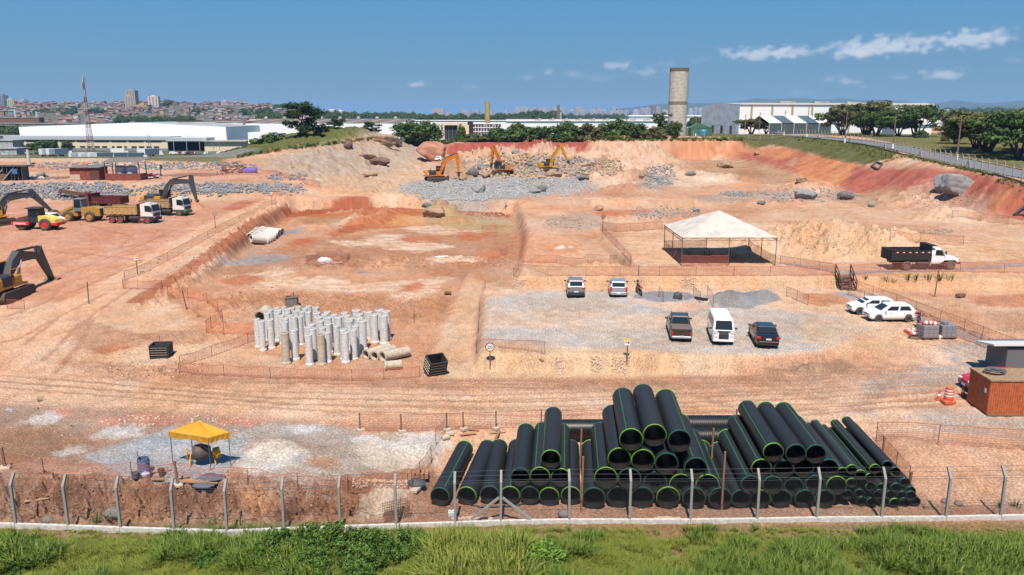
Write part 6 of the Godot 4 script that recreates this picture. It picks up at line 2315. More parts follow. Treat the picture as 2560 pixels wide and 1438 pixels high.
func notice(px: float,py: float,high: float,label: String,turn:=0.0) -> void:
	var p:=spot(px,py)
	var t:=thing("notice_board",label,"sign",p,turn)
	part("post",Mb.new().box(Vector3(0,high*0.5,-0.04),Vector3(0.09,high,0.06)).mesh(),mats["stake_wood"],t)
	part("board",Mb.new().box(Vector3(0,high - 0.05,0),Vector3(0.42,0.52,0.02)).mesh(),mats["sign_white"],t)
	part("yellow_header",Mb.new().box(Vector3(0,high + 0.13,0.013),Vector3(0.42,0.16,0.012)).mesh(),mat("sign_yellow",shade(238,190,30,0.85),0.5),t)
	part("pictogram",Mb.new().lathe([Vector2(0.0,0.0),Vector2(0.0,0.08),Vector2(0.012,0.08),Vector2(0.012,0.0)],16,2,Vector3(0.08,high - 0.1,0.008)).mesh(),mats["sign_red"],t)
	part("text_lines",Mb.new().box(Vector3(-0.09,high - 0.05,0.012),Vector3(0.14,0.02,0.004)).box(Vector3(-0.09,high - 0.1,0.012),Vector3(0.14,0.02,0.004)).box(Vector3(-0.09,high - 0.15,0.012),Vector3(0.14,0.02,0.004)).mesh(),mats["sign_black"],t)
# box of dark grid panels,open on top
func crate(at: Vector3,turn: float,size: Vector3,label: String,tilt:=0.0) -> void:
	var t:=thing("steel_crate",label,"crate",at,turn)
	var bl:=mat("crate_black",Color(0.2,0.2,0.21),0.6)
	var tr:=mat("crate_ledge",shade(206,186,160),0.9)
	t.rotation.x = tilt
	for s in [[0,1],[0,-1],[1,0],[-1,0]]:
		var b:=Mb.new()
		var w: float = size.x if s[0] == 0 else size.z
		var c:=Vector3(s[0]*size.x*0.5,size.y*0.5,s[1]*size.z*0.5)
		var bs:=Basis(Vector3.UP,0.0 if s[0] == 0 else PI/2)
		b.box(c*Vector3(0.97,1,0.97),Vector3(w - 0.1,size.y,0.03),bs)
		for k in 6:
			b.box(c + Vector3(0,size.y*(k/5.0 - 0.5),0) + Vector3(s[0],0,s[1])*0.02,Vector3(w,0.035,0.07),bs)
		for k in 5:
			b.box(c + bs*Vector3(w*(k/4.0 - 0.5)*0.98,0,0) + Vector3(s[0],0,s[1])*0.015,Vector3(0.03,size.y,0.05),bs)
		part("grid_panel",b.mesh(),bl,t)
		var l:=Mb.new()
		for k in 4:
			l.box(c + Vector3(0,size.y*((k + 1)/5.0 - 0.5) + 0.022,0) + Vector3(s[0],0,s[1])*0.03,Vector3(w*0.9,0.008,0.05),bs)
		part("dusty_ledges",l.mesh(),tr,t)
func build_site_things() -> void:
	var b: Mb
	round_sign(1225,925,1.75,"round red-rimmed sign at the front left of the car park")
	round_sign(680,513,2.2,"round red-rimmed sign beyond the broken road edge")
	round_sign(539,572,2.2,"round sign turned away by the haul road bend",0.9)
	round_sign(1507,580,2.2,"round sign seen from behind at the head of the clay berm",2.6)
	notice(343,685,1.9,"yellow and white notice on a post by the haul road")
	notice(1567,914,1.85,"yellow and white notice on a post before the car park",-0.3)
	round_sign(729,424,2.4,"tiny round sign at the foot of the pale hill")
	round_sign(1264,525,1.6,"small sign at the back right edge of the excavation",0.4)
	for q in [[222,760,2.2,0.03,"bare wooden stake beside the haul road, left"],[467,775,2.0,-0.16,"leaning wooden stake before the bright orange net"],[1596,690,1.1,0.02,"striped black and yellow post on the bank"],[2337,742,2.6,0.04,"tall thin bamboo pole below the black dump truck"],[150,555,1.0,0.0,"short marker stake in the left yard"]]:
		var p:=spot(q[0],q[1])
		single("stake",Mb.new().beam(Vector3.ZERO,Vector3(sin(q[3])*q[2],q[2],0),0.08,0.08).mesh(),mats["stake_wood"],q[4],"stake",p)
	crate(spot(404,889),0.1,Vector3(1.35,0.95,1.2),"black formwork box with a rod sticking out, left on a mound")
	crate(spot(1086,933,0.1),0.5,Vector3(1.3,1.25,1.0),"black formwork box tipped over at the foot of the ramp",0.42)
	var pr:=spot(404,889)
	single("rod",Mb.new().tube(Vector3(0,0.4,0),Vector3(-0.05,1.6,0),0.025,0.025).mesh(),mats["stake_wood"],"thin rod standing in the left black formwork box","rod",pr)
	var p:=spot(730,768)
	var t:=thing("block_chamber","small grey block manhole chamber behind the upright pipes","manhole",p,0.1)
	part("wall",Mb.new().box(Vector3(0,0.45,0),Vector3(1.15,1.0,0.9),Basis.IDENTITY,0.02).mesh(),mat("block_grey",shade(176,170,164),0.95,0.0,{"tex": "speckle","scale": 1.0}),t)
	part("board_cover",Mb.new().box(Vector3(0,1.0,0),Vector3(1.3,0.06,1.0),Basis(Vector3.BACK,0.08)).box(Vector3(-0.3,1.1,0),Vector3(0.5,0.1,0.12),Basis(Vector3.UP,0.5)).box(Vector3(0.2,1.25,0),Vector3(0.08,0.5,0.08)).mesh(),mat("old_board",shade(130,112,96),0.95),t)
	p = spot(361,1186)
	t = thing("blue_barrel","open blue plastic barrel splashed with cement","barrel",p)
	part("shell",Mb.new().lathe([Vector2(0,0.0),Vector2(0,0.27),Vector2(0.05,0.3),Vector2(0.3,0.3),Vector2(0.32,0.315),Vector2(0.36,0.3),Vector2(0.66,0.3),Vector2(0.68,0.315),Vector2(0.72,0.3),Vector2(0.9,0.29),Vector2(0.9,0.26),Vector2(0.1,0.26)],22).mesh(),mat("barrel_blue",shade(110,130,170,0.75),0.6,0.0,{"tex": "stain","scale": 1.6}),t)
	part("stick",Mb.new().tube(Vector3(-0.1,0.2,0),Vector3(-0.25,1.25,0.05),0.02,0.02).mesh(),mats["stake_wood"],t)
	var k:=0
	for q in [[339,1195,0.2,0.3,"dented grey bucket left of the blue barrel"],[371,1192,0.2,0.28,"dark bucket right of the blue barrel"],[404,1188,0.17,0.34,"black bucket standing apart near the canopy"]]:
		lathe_thing("bucket",[Vector2(0,0.0),Vector2(0,q[2]*0.75),Vector2(q[3],q[2]),Vector2(q[3],q[2]*0.9),Vector2(0.05,q[2]*0.7)],mat("bucket%d" % k,[shade(120,116,118),shade(110,104,130),shade(86,84,84)][k],0.6),q[4],"bucket",spot(q[0],q[1]))
		k += 1
	single("tool_bag",Mb.new().box(Vector3(0,0.14,0),Vector3(0.42,0.28,0.3),Basis(Vector3.UP,0.4),0.08).mesh(),mat("bag_white",shade(196,200,226,0.8),0.8),"white and blue bag before the blue barrel","bag",spot(364,1193))
	k = 0
	for q in [[325,1201,410,1202,0.16,"long board before the blue barrel"],[455,1205,545,1209,0.3,"wide plywood board before the yellow canopy"],[447,1197,473,1193,0.16,"short board left of the yellow canopy"],[383,1183,427,1177,0.14,"board leaning by the black bucket"],[60,1257,122,1248,0.16,"pale plank lying in the trench at far left"],[545,1205,570,1178,0.12,"board right of the yellow canopy"],[710,1228,765,1230,0.14,"board lying at the trench edge"],[1150,1090,1190,1086,0.13,"plank at the back of the left pipe stack"],[1225,1085,1263,1082,0.13,"pale plank near the wooden net stakes"],[1165,1074,1198,1079,0.13,"pale plank between two net stakes"]]:
		var a:=spot(q[0],q[1],0.06)
		var c:=spot(q[2],q[3],0.06)
		single("plank",Mb.new().beam(Vector3.ZERO,c - a,q[4],0.045).mesh(),mat("plank%d" % (k % 2),[shade(226,180,136,0.62),shade(206,156,118,0.62)][k % 2],0.9,0.0,{"tex": "stain","scale": 2.0}),q[5],"plank",a)
		k += 1
	for q in [[443,1215,1.35,"wooden post on a foot block at the trench edge"],[12,1172,1.2,"wooden post on a foot block at the left edge"]]:
		p = spot(q[0],q[1])
		t = thing("footed_post",q[3],"post",p)
		part("post",Mb.new().box(Vector3(0,q[2]*0.5,0),Vector3(0.1,q[2],0.08),Basis(Vector3.BACK,0.05)).mesh(),mats["timber"],t)
		part("foot_block",Mb.new().box(Vector3(0.05,0.06,0.05),Vector3(0.5,0.14,0.4),Basis(Vector3.UP,0.3),0.02).mesh(),mats["foot_block"],t)
	single("grey_sheet",lump(3,Vector3(0.75,0.2,0.45),0.35).mesh(),mat("sheet_dark",shade(104,104,116),0.8),"crumpled grey sheet under the right side of the yellow canopy","sheet",spot(528,1196))
	single("grey_sheet",lump(4,Vector3(0.6,0.1,0.3),0.3).mesh(),mats["sheet_dark"],"flat dark sheet on the trench edge below the plywood","sheet",spot(508,1214))
	single("black_bundle",lump(5,Vector3(0.5,0.22,0.42),0.3).mesh(),mat("bundle_black",shade(84,82,88),0.7),"black wrapped bundle in the net corner left of the pipes","bundle",spot(1040,1214,0.1))
	single("black_bundle",lump(6,Vector3(0.4,0.5,0.4),0.4).mesh(),mats["bundle_black"],"black plastic bag on the small gravel patch of the car park","bag",spot(1694,745,0.1))
	k = 0
	for i in 16:
		var a:=spot(1052,1192)
		single("brick_block",Mb.new().box(Vector3.ZERO,Vector3(0.19,0.14,0.3),Basis(Vector3.UP,rng.randf_range(-0.3,0.3)),0.01).mesh(),mat("brick_orange",shade(214,150,116,0.62),0.95,0.0,{"tex": "stain","scale": 3.0}),"orange hollow brick in the pile by the net corner","brick",a + Vector3((i % 4)*0.22 - 0.35,0.07 + 0.145*(i/8),((i/4) % 2)*0.33 - 0.2),0.0,"bricks by the net corner")
	p = spot(983,1290)
	t = thing("rebar_cage","rusty rebar cage lying in the trench","rebar cage",p,0.35)
	var rust:=mat("rust",shade(150,106,76,0.6),0.95)
	for i in 6:
		for s in [0,1]:
			part("bar",Mb.new().beam(Vector3(-0.55,0.08 + 0.13*i,s*0.5),Vector3(0.75,0.18 + 0.13*i,s*0.5),0.018,0.018).mesh(),rust,t)
	for i in 12:
		var x:=-0.5 + 0.11*i
		part("stirrup",Mb.new().beam(Vector3(x,0,0.5),Vector3(x,0.8,0.5),0.015,0.015).beam(Vector3(x,0.8,0.5),Vector3(x,0.8,0),0.015,0.015).beam(Vector3(x,0.8,0),Vector3(x,0,0),0.015,0.015).mesh(),rust,t)
	p = spot(1129,1289)
	t = thing("paint_box","small pale blue box with two white pots by the fence","box",p,0.2)
	part("box",Mb.new().box(Vector3(0,0.1,0),Vector3(0.34,0.2,0.24),Basis.IDENTITY,0.01).mesh(),mat("box_blue",shade(206,220,224,0.7),0.7),t)
	for s in [-0.09,0.09]:
		part("pot",Mb.new().lathe([Vector2(0.1,0.06),Vector2(0.28,0.07),Vector2(0.3,0.0)],12,1,Vector3(s,0,0)).mesh(),mats["sign_white"],t)
	k = 0
	for q in [[1125,1086,"loose pale foot block near the net posts, rear one"],[1113,1096,"loose pale foot block near the net posts, front one"],[1038,1228,"pale foot block below the black bundle"]]:
		single("foot_block",Mb.new().box(Vector3(0,0.08,0),Vector3(0.5,0.16,0.4),Basis.IDENTITY,0.02).mesh(),mats["foot_block"],q[2],"block",spot(q[0],q[1]),0.6*k)
		k += 1
	for q in [[283,1290,0.45,"round grey concrete lump in the trench behind the fence"],[1410,1290,0.3,"pale concrete rubble before the middle stack"],[2397,1262,0.22,"small grey stone below the right bank"],[2363,1256,0.2,"brown stone below the right bank"],[120,1305,0.3,"flat pale cement spill by the wall"]]:
		single("concrete_lump",lump(int(q[0]),Vector3(q[2],q[2]*0.7,q[2]*0.8),0.3).mesh(),mat("lump_grey",shade(186,176,168),0.95,0.0,{"tex": "speckle","scale": 1.2}),q[3],"rubble",spot(q[0],q[1],q[2]*0.25))
	var a:=spot(2467,1040)
	var hut:=thing("timber_hut","rust-brown boarded site hut with coiled cable on its roof","hut",a,-0.05)
	var wood:=mat("hut_boards",shade(178,92,52,0.95),0.85,0.0,{"tex": "soft","scale": 0.5})
	var hw:=4.6
	var hd:=2.45
	var hh:=2.15
	b = Mb.new()
	b.box(Vector3(hw*0.5 - 0.05,hh*0.5 + 0.12,-hd*0.5),Vector3(hw - 0.1,hh,hd - 0.1))
	part("core",b.mesh(),mat("hut_core",shade(90,54,38),0.9),hut)
	for i in 32:
		b = Mb.new()
		b.box(Vector3(0.07 + i*hw/32.0,hh*0.5 + 0.12,0.0),Vector3(hw/32.0 - 0.012,hh,0.03 + 0.006*(i % 3)))
		part("board",b.mesh(),wood,hut)
	for i in 17:
		b = Mb.new()
		b.box(Vector3(-0.02,hh*0.5 + 0.12,-0.07 - i*hd/17.0),Vector3(0.03 + 0.005*(i % 2),hh,hd/17.0 - 0.012))
		part("board",b.mesh(),wood,hut)
	b = Mb.new()
	b.box(Vector3(hw*0.5,hh + 0.17,-hd*0.5),Vector3(hw + 0.12,0.08,hd + 0.14))
	part("roof",b.mesh(),mat("hut_roof",shade(196,160,122),0.95,0.0,{"tex": "stain","scale": 0.8}),hut)
	part("skid",Mb.new().box(Vector3(hw*0.5,0.06,0.0),Vector3(hw,0.12,0.16)).box(Vector3(hw*0.5,0.06,-hd),Vector3(hw,0.12,0.16)).mesh(),mats["old_board"],hut)
	part("door_handle",Mb.new().box(Vector3(-0.06,1.3,-0.9),Vector3(0.03,0.5,0.04)).mesh(),mats["grey_steel"],hut)
	part("warning_label",Mb.new().box(Vector3(-0.05,1.55,-0.42),Vector3(0.02,0.3,0.2)).mesh(),mats["sign_white"],hut)
	b = Mb.new()
	for r in 7:
		var rad:=0.3 + 0.06*(r % 4)
		for i in 16:
			var t0:=TAU*i/16
			var t1:=TAU*(i + 1)/16
			b.tube(Vector3(cos(t0)*rad*1.5,0.05 + 0.035*r + 0.03*sin(t0*3),sin(t0)*rad),Vector3(cos(t1)*rad*1.5,0.05 + 0.035*r + 0.03*sin(t1*3),sin(t1)*rad),0.025,0.025,5,false)
	single("cable_coil",b.mesh(),mat("cable_grey",shade(120,122,124),0.5),"grey coiled cable lying on the boarded hut roof","cable",hut.transform*Vector3(0.9,hh + 0.21,-hd*0.55))
	a = spot(2506,950)
	t = thing("grey_cabin","grey site cabin with a white overhanging roof at the right edge","cabin",a,0.0)
	part("wall",Mb.new().box(Vector3(2.4,1.15,-1.2),Vector3(4.6,2.3,2.4),Basis.IDENTITY,0.02).mesh(),mat("cabin_grey",shade(120,118,124),0.8),t)
	part("roof",Mb.new().box(Vector3(2.0,2.4,-0.9),Vector3(6.0,0.12,2.2),Basis(Vector3.RIGHT,-0.16)).mesh(),mat("cabin_roof",shade(232,232,232,0.6),0.6),t)
	part("door",Mb.new().box(Vector3(3.0,1.0,0.02),Vector3(0.9,2.0,0.05)).mesh(),mat("cabin_door",shade(110,84,70),0.8),t)
	for q in [[2347,1000,"orange traffic cone left of the striped drum"],[2407,990,"faded orange and white cone beside the boarded hut"]]:
		p = spot(q[0],q[1])
		t = thing("traffic_cone",q[2],"cone",p)
		var og:=mat("cone_orange",shade(214,96,60,0.7),0.6)
		part("base",Mb.new().box(Vector3(0,0.02,0),Vector3(0.4,0.04,0.4),Basis.IDENTITY,0.015).mesh(),og,t)
		part("body",Mb.new().lathe([Vector2(0.04,0.15),Vector2(0.72,0.035),Vector2(0.73,0.0)],16).mesh(),og,t)
		part("white_band",Mb.new().lathe([Vector2(0.3,0.112),Vector2(0.44,0.088)],16).mesh(),mats["sign_white"],t)
	p = spot(2370,1010)
	t = thing("traffic_drum","orange traffic drum with three white bands on a square foot","traffic drum",p)
	var og2:=mat("drum_orange",shade(206,100,64,0.7),0.6)
	part("foot",Mb.new().box(Vector3(0,0.15,0),Vector3(0.8,0.3,0.62),Basis(Vector3.UP,0.1),0.06).mesh(),og2,t)
	part("barrel",Mb.new().lathe([Vector2(0.28,0.3),Vector2(0.5,0.29),Vector2(0.52,0.265),Vector2(0.95,0.24),Vector2(1.12,0.22),Vector2(1.16,0.16),Vector2(1.16,0.0)],20).mesh(),og2,t)
	for i in 3:
		part("white_band",Mb.new().lathe([Vector2(0.56 + 0.18*i,0.272 - 0.015*i),Vector2(0.64 + 0.18*i,0.266 - 0.015*i)],20).mesh(),mats["sign_white"],t)
	var s0:=spot(2122,727)
	var s1:=spot(2106,692)
	t = thing("site_stairs","brown timber stairs with two handrails up the bank","stairs")
	var run:=s1 - s0
	var sw:=mat("stair_wood",shade(130,92,74,0.7),0.9,0.0,{"tex": "stain","scale": 2.0})
	var side:=Vector3(0.75,0,0)
	var top:=s0 + Vector3(run.x,1.25,run.z*1.0)
	for i in 8:
		var f:=(i + 0.6)/8.0
		var c:=s0.lerp(top,f)
		part("tread",Mb.new().box(c,Vector3(1.5,0.05,0.3)).mesh(),sw,t)
	for s in [-1.0,1.0]:
		part("stringer",Mb.new().beam(s0 + side*s,top + side*s,0.06,0.22).mesh(),sw,t)
		var bb:=Mb.new()
		for f in [0.02,0.5,0.98]:
			var c: Vector3 = s0.lerp(top,f) + side*s
			bb.box(c + Vector3(0,0.55,0),Vector3(0.09,1.15,0.09))
		bb.beam(s0 + side*s + Vector3(0,1.05,0),top + side*s + Vector3(0,1.05,0),0.07,0.09)
		bb.beam(s0 + side*s + Vector3(0,0.55,0),top + side*s + Vector3(0,0.55,0),0.05,0.07)
		part("handrail",bb.mesh(),sw,t)
	k = 0
	for q in [[2317,843,1.25,"wrapped pallet of grey blocks with an orange net thrown over it"],[2362,842,1.15,"wrapped pallet of grey blocks, the right one by the walkway"]]:
		p = spot(q[0],q[1])
		t = thing("block_pallet",q[3],"pallet",p,0.08)
		var g:=mat("wrapped_blocks",shade(190,184,190,0.75),0.35,0.0,{"tex": "speckle","scale": 0.8})
		for i in 3:
			for j in 3:
				for m in 2:
					part("block_row",Mb.new().box(Vector3(-0.42 + 0.42*i,0.28 + 0.31*j,-0.28 + 0.56*m),Vector3(0.41,0.3,0.54),Basis.IDENTITY,0.02).mesh(),g,t)
		part("pallet_deck",Mb.new().box(Vector3(0,0.1,0),Vector3(1.35,0.04,1.2)).box(Vector3(0,0.04,0.5),Vector3(1.35,0.08,0.1)).box(Vector3(0,0.04,-0.5),Vector3(1.35,0.08,0.1)).mesh(),mats["timber"],t)
		if k == 1:
			part("loose_block",Mb.new().box(Vector3(-0.2,1.2,0.1),Vector3(0.5,0.26,0.4),Basis(Vector3.UP,0.4),0.03).mesh(),g,t)
		k += 1
	var ps:=spot(2317,843)
	var stripes:=[mat("stripe_red",shade(226,96,76,0.7),0.6),mats["sign_white"]]
	k = 0
	for q in [[2262,832,2296,826,"striped red and white barrier roll on the ground, rear one"],[2274,840,2312,834,"striped red and white barrier roll on the ground, front one"],[2270,836,2308,829,"striped red and white barrier roll on the ground, middle one"],[2340,838,2352,848,"striped red and white roll between the two pallets"]]:
		var u:=spot(q[0],q[1],0.14)
		var w:=spot(q[2],q[3],0.14)
		t = thing("barrier_roll",q[4],"barrier roll",u)
		for i in 6:
			var r:=part("red_band" if i % 2 == 0 else "white_band",Mb.new().tube((w - u)*(i/6.0),(w - u)*((i + 1)/6.0),0.14,0.13,10).mesh(),stripes[i % 2],t)
			r.name = r.name
		k += 1
	t = thing("barrier_roll","striped red and white roll thrown over the left pallet","barrier roll",ps + Vector3(-0.5,1.16,0.1))
	for i in 7:
		part("red_band" if i % 2 == 0 else "white_band",Mb.new().tube(Vector3(0.17*i,0.06*sin(i*0.6),0),Vector3(0.17*(i + 1),0.06*sin((i + 1)*0.6),0.02),0.16,0.16,10).mesh(),stripes[i % 2],t)
	b = Mb.new()
	for r in 5:
		for i in 14:
			var t0:=TAU*i/14
			var t1:=TAU*(i + 1)/14
			b.tube(Vector3(cos(t0)*(0.55 - 0.04*r),0.04 + 0.04*r,sin(t0)*(0.4 - 0.03*r)),Vector3(cos(t1)*(0.55 - 0.04*r),0.04 + 0.04*r,sin(t1)*(0.4 - 0.03*r)),0.02,0.02,5,false)
	single("wire_coil",b.mesh(),mat("wire_brown",shade(120,96,86),0.7),"coil of brown wire on the ground before the left pallet","coil",spot(2288,846))
	single("white_sack",lump(21,Vector3(0.9,0.55,0.7),0.4).mesh(),mats["sign_white"],"white sheet heaped by the muddy hole in the excavation","sheet",spot(811,658,0.2))
	for q in [[828,660,855,658,"white plastic pipe lying in the muddy hole"],[1088,644,1120,642,"white plastic pipe lying on the excavation floor"]]:
		var u:=spot(q[0],q[1],0.08)
		var w:=spot(q[2],q[3],0.08)
		single("plastic_pipe",Mb.new().tube(Vector3.ZERO,w - u,0.08,0.08,8).mesh(),mats["sign_white"],q[4],"pipe",u)
	var u2:=spot(1738,747,0.12)
	single("black_tube",Mb.new().tube(Vector3.ZERO,spot(1768,752,0.12) - u2,0.12,0.12,10).mesh(),mat("hose",Color(0.16,0.16,0.17),0.5),"black tube sticking out of the small dug hole on the car park","pipe",u2)
	t = thing("pipe_frame","dark square pipe frame lying on the red slope","frame")
	var fc:=[spot(2178,418,0.25),spot(2192,408,0.25),spot(2206,412,0.25),spot(2196,426,0.25)]
	for i in 4:
		part("bar",Mb.new().tube(fc[i],fc[(i + 1) % 4],0.22,0.22,8).mesh(),mats["bundle_black"],t)
	u2 = spot(2538,535,0.3)
	t = thing("leaning_steelwork","black steel frame leaning at the right edge","frame")
	part("rail",Mb.new().beam(spot(2535,540,0.2),spot(2590,500,0.4),0.3,0.3).mesh(),mats["bundle_black"],t)
	part("rail",Mb.new().beam(spot(2535,540,0.2),spot(2600,540,0.2),0.25,0.25).mesh(),mats["bundle_black"],t)
# soft crumpled lump
func lump(sd: int,r: Vector3,rough: float) -> Mb:
	var f:=FastNoiseLite.new()
	f.seed = sd
	f.frequency = 0.9
	var rings:=[]
	for i in 9:
		var th:=PI*i/8.0
		var ring:=[]
		for j in 14:
			var ph:=-TAU*j/14.0
			var d:=Vector3(sin(th)*cos(ph),cos(th),sin(th)*sin(ph))
			ring.append(d*r*(1.0 + rough*f.get_noise_3dv(d*1.6)*1.6))
		rings.append(ring)
	return Mb.new().loft(rings,true,false)
# ================================================================ the terrace on the left
func build_terrace() -> void:
	var rooft:=mat("old_roof",shade(150,142,136),0.9,0.0,{"tex": "stain","scale": 0.4})
	var netm:=mat("shed_net",shade(170,92,76,0.62),0.9,0.0,{"tex": "stain","scale": 0.3})
	var postm: Material = mats["stake_wood"]
	var p:=spot(176,451)
	var w:=73.0*-p.z/LENS
	var t:=thing("meshed_shed","closed shed wrapped in dark red mesh under a grey roof","shed",p,0.0)
	part("wall",Mb.new().box(Vector3(w*0.5,1.3,-1.8),Vector3(w,2.6,3.6)).mesh(),netm,t)
	part("sign_panel",Mb.new().box(Vector3(w*0.17,0.65,0.06),Vector3(w*0.34,1.1,0.06)).mesh(),mat("pale_panel",shade(206,180,168,0.7)),t)
	part("dark_panel",Mb.new().box(Vector3(w*0.84,1.25,0.06),Vector3(w*0.3,2.4,0.06)).mesh(),mat("shed_dark",shade(112,66,56),0.9),t)
	part("roof",Mb.new().box(Vector3(w*0.5,2.72,-1.8),Vector3(w + 0.6,0.12,4.4),Basis(Vector3.RIGHT,0.05)).mesh(),rooft,t)
	p = spot(264,451)
	w = 88.0*-p.z/LENS
	t = thing("open_hut","open-sided hut with a grey sheet roof over two pale tanks","hut",p)
	part("roof",Mb.new().quad3(Vector3(-0.6,3.6,0.6),Vector3(w + 0.4,3.8,0.6),Vector3(w + 0.4,4.5,-3.6),Vector3(-0.2,4.4,-3.6)).mesh(),rooft,t)
	for q in [[0.1,0.0],[w*0.33,0.0],[w*0.97,0.0],[0.1,-3.2],[w*0.97,-3.2]]:
		part("post",Mb.new().box(Vector3(q[0],1.9,q[1]),Vector3(0.14,3.8,0.14)).mesh(),postm,t)
	part("net_skirt",Mb.new().box(Vector3(w*0.5,0.7,0.1),Vector3(w,1.4,0.06)).box(Vector3(w,0.7,-1.6),Vector3(0.06,1.4,3.2)).mesh(),netm,t)
	for s in [0.35,0.65]:
		var tk:=lathe_thing("storage_tank",[Vector2(0.2,0.0),Vector2(0.2,1.1),Vector2(2.6,1.15),Vector2(2.9,0.8),Vector2(3.0,0.0)],mat("tank_pale",shade(196,200,214,0.8),0.7),"pale cylindrical tank under the open hut, %s one" % ("left" if s < 0.5 else "right"),"tank",p + Vector3(w*s,0.0,-1.7))
		tk.name = tk.name
	p = spot(20,452)
	t = thing("scaffold_stack","stack of dark scaffold frames and blue ladders at the left edge","scaffold stack",p)
	for i in 9:
		part("frame",Mb.new().box(Vector3(-3 + 0.75*i,1.5,-1.0 - 0.1*(i % 3)),Vector3(0.12,2.8 + 0.2*(i % 2),2.4)).mesh(),mat("scaffold",shade(96,96,96),0.8),t)
	part("deck",Mb.new().box(Vector3(0.5,3.0,-1.2),Vector3(7.4,0.18,3)).mesh(),mat("scaffold_deck",shade(86,92,88),0.9),t)
	for i in 2:
		part("ladder",Mb.new().beam(Vector3(-2.6 + 2.0*i,0.2,0.6),Vector3(-0.9 + 2.0*i,2.6,-0.4),0.8,0.16).mesh(),mat("ladder_grey",shade(160,170,182,0.7),0.6),t)
	part("blue_tarp",Mb.new().box(Vector3(1.8,1.9,0.3),Vector3(1.1,1.0,0.3)).mesh(),mat("tarp_blue",shade(70,110,180,0.7),0.7),t)
	p = spot(0,452)
	single("stake_row",Mb.new().box(Vector3(0,0.7,0),Vector3(3,1.4,0.2)).mesh(),postm,"row of upright timber at the left edge of the terrace","timber",p)
	for i in 7:
		var q:=spot(38 + i*11,449 - (i % 2)*3,0.25)
		single("white_sack",lump(30 + i,Vector3(0.8,0.45,0.5),0.3).mesh(),mat("sack_grey",shade(196,186,184),0.9),"grey-white sack in the row before the scaffold stack","sack",q,0.0,"sacks by the scaffold stack")
	p = spot(108,446)
	t = thing("dark_machine","small dark machine with a drum among planks on the terrace","machine",p)
	part("body",lump(51,Vector3(1.2,0.8,0.9),0.2).mesh(),mat("machine_dark",shade(96,96,98),0.7),t)
	part("drum",Mb.new().tube(Vector3(-0.9,0.6,0.8),Vector3(0.6,1.0,0.4),0.5,0.45,12).mesh(),mat("machine_grey",shade(140,138,138),0.7),t)
	for i in 5:
		var q:=spot(118 + i*9,449 - i,0.15)
		single("timber_beam",Mb.new().beam(Vector3(-2.2,0,0),Vector3(2.2,0.1,-0.4),0.3,0.25).mesh(),mat("beam_grey",shade(160,142,130),0.95),"grey timber beam in the pile left of the meshed shed","beam",q,rng.randf_range(-0.2,0.2),"beams left of the meshed shed")
	p = spot(388,446)
	t = thing("red_compressor","small red and silver towed compressor with an upright mast","compressor",p)
	part("hood",Mb.new().plate([Vector2(-1.3,0.4),Vector2(1.2,0.4),Vector2(1.2,1.0),Vector2(0.6,1.6),Vector2(-1.3,0.9)],1.3).mesh(),mat("comp_silver",shade(206,204,206,0.7),0.5),t)
	part("red_flank",Mb.new().plate([Vector2(-1.3,0.45),Vector2(1.1,0.75),Vector2(1.1,1.15),Vector2(-0.9,0.75)],1.34).mesh(),mat("comp_red",shade(206,60,48,0.7),0.5),t)
	part("wheel",Mb.new().tube(Vector3(0.2,0.35,-0.7),Vector3(0.2,0.35,0.7),0.35,0.35,14).mesh(),mat("tyre",shade(92,86,84),0.9),t)
	part("mast",Mb.new().beam(Vector3(1.25,0.4,0),Vector3(1.25,3.0,0),0.15,0.15).box(Vector3(1.45,2.4,0),Vector3(0.3,0.9,0.3)).mesh(),mat("comp_black",Color(0.2,0.2,0.2)),t)
	p = spot(575,434)
	t = thing("brushwood_pile","heap of brown timber waste fenced by red net","wood pile",p)
	for i in 70:
		var a:=Vector3(rng.randf_range(-3.0,3.0),rng.randf_range(0.1,2.6),rng.randf_range(-2,1))
		a.x *= 1.0 - a.y*0.22
		part("stick",Mb.new().beam(a,a + Vector3(rng.randfn()*1.1,rng.randfn()*0.2,rng.randfn()*0.5),0.16,0.13).mesh(),mats["timber"] if i % 2 == 0 else mats["old_board"],t)
	p = spot(622,432)
	single("blue_tarp_heap",lump(61,Vector3(2.2,0.9,1.0),0.4).mesh(),mat("tarp_violet",shade(96,90,190,0.75),0.7),"heap under a violet-blue tarpaulin right of the wood pile","tarpaulin",p + Vector3(0,0.3,0))
	for i in 6:
		var q:=spot(440 + i*17,441 - (i % 3)*2,0.15)
		single("steel_bar_bundle",Mb.new().beam(Vector3(-3,0,0),Vector3(3,0.1,0),0.4,0.3).mesh(),mat("bar_rust",shade(176,140,122),0.9),"bundle of pale steel bars lying on the terrace","steel bars",q,rng.randf_range(-0.1,0.1),"bar bundles on the terrace")
	p = spot(73,415)
	single("marker_post",Mb.new().tube(Vector3.ZERO,Vector3(0,4.0,0),0.4,0.35,10).mesh(),mats["silo"],"pale round post on the upper terrace at left","post",p)
	var a1:=spot(150,497,1.6)
	t = thing("conveyor_boom","rusty conveyor boom resting before the rock bank","conveyor",a1)
	part("boom",Mb.new().beam(Vector3.ZERO,spot(216,499,0.6) - a1 + Vector3(0,0.3,0),0.5,0.7).mesh(),mat("boom_rust",shade(110,84,66),0.9),t)
	part("trestle",Mb.new().beam(Vector3(0.2,0.3,0),Vector3(0.2,-1.6,0.3),0.15,0.15).beam(Vector3(2.4,0,0),Vector3(2.6,-1.6,0.2),0.15,0.15).mesh(),mats["boom_rust"],t)
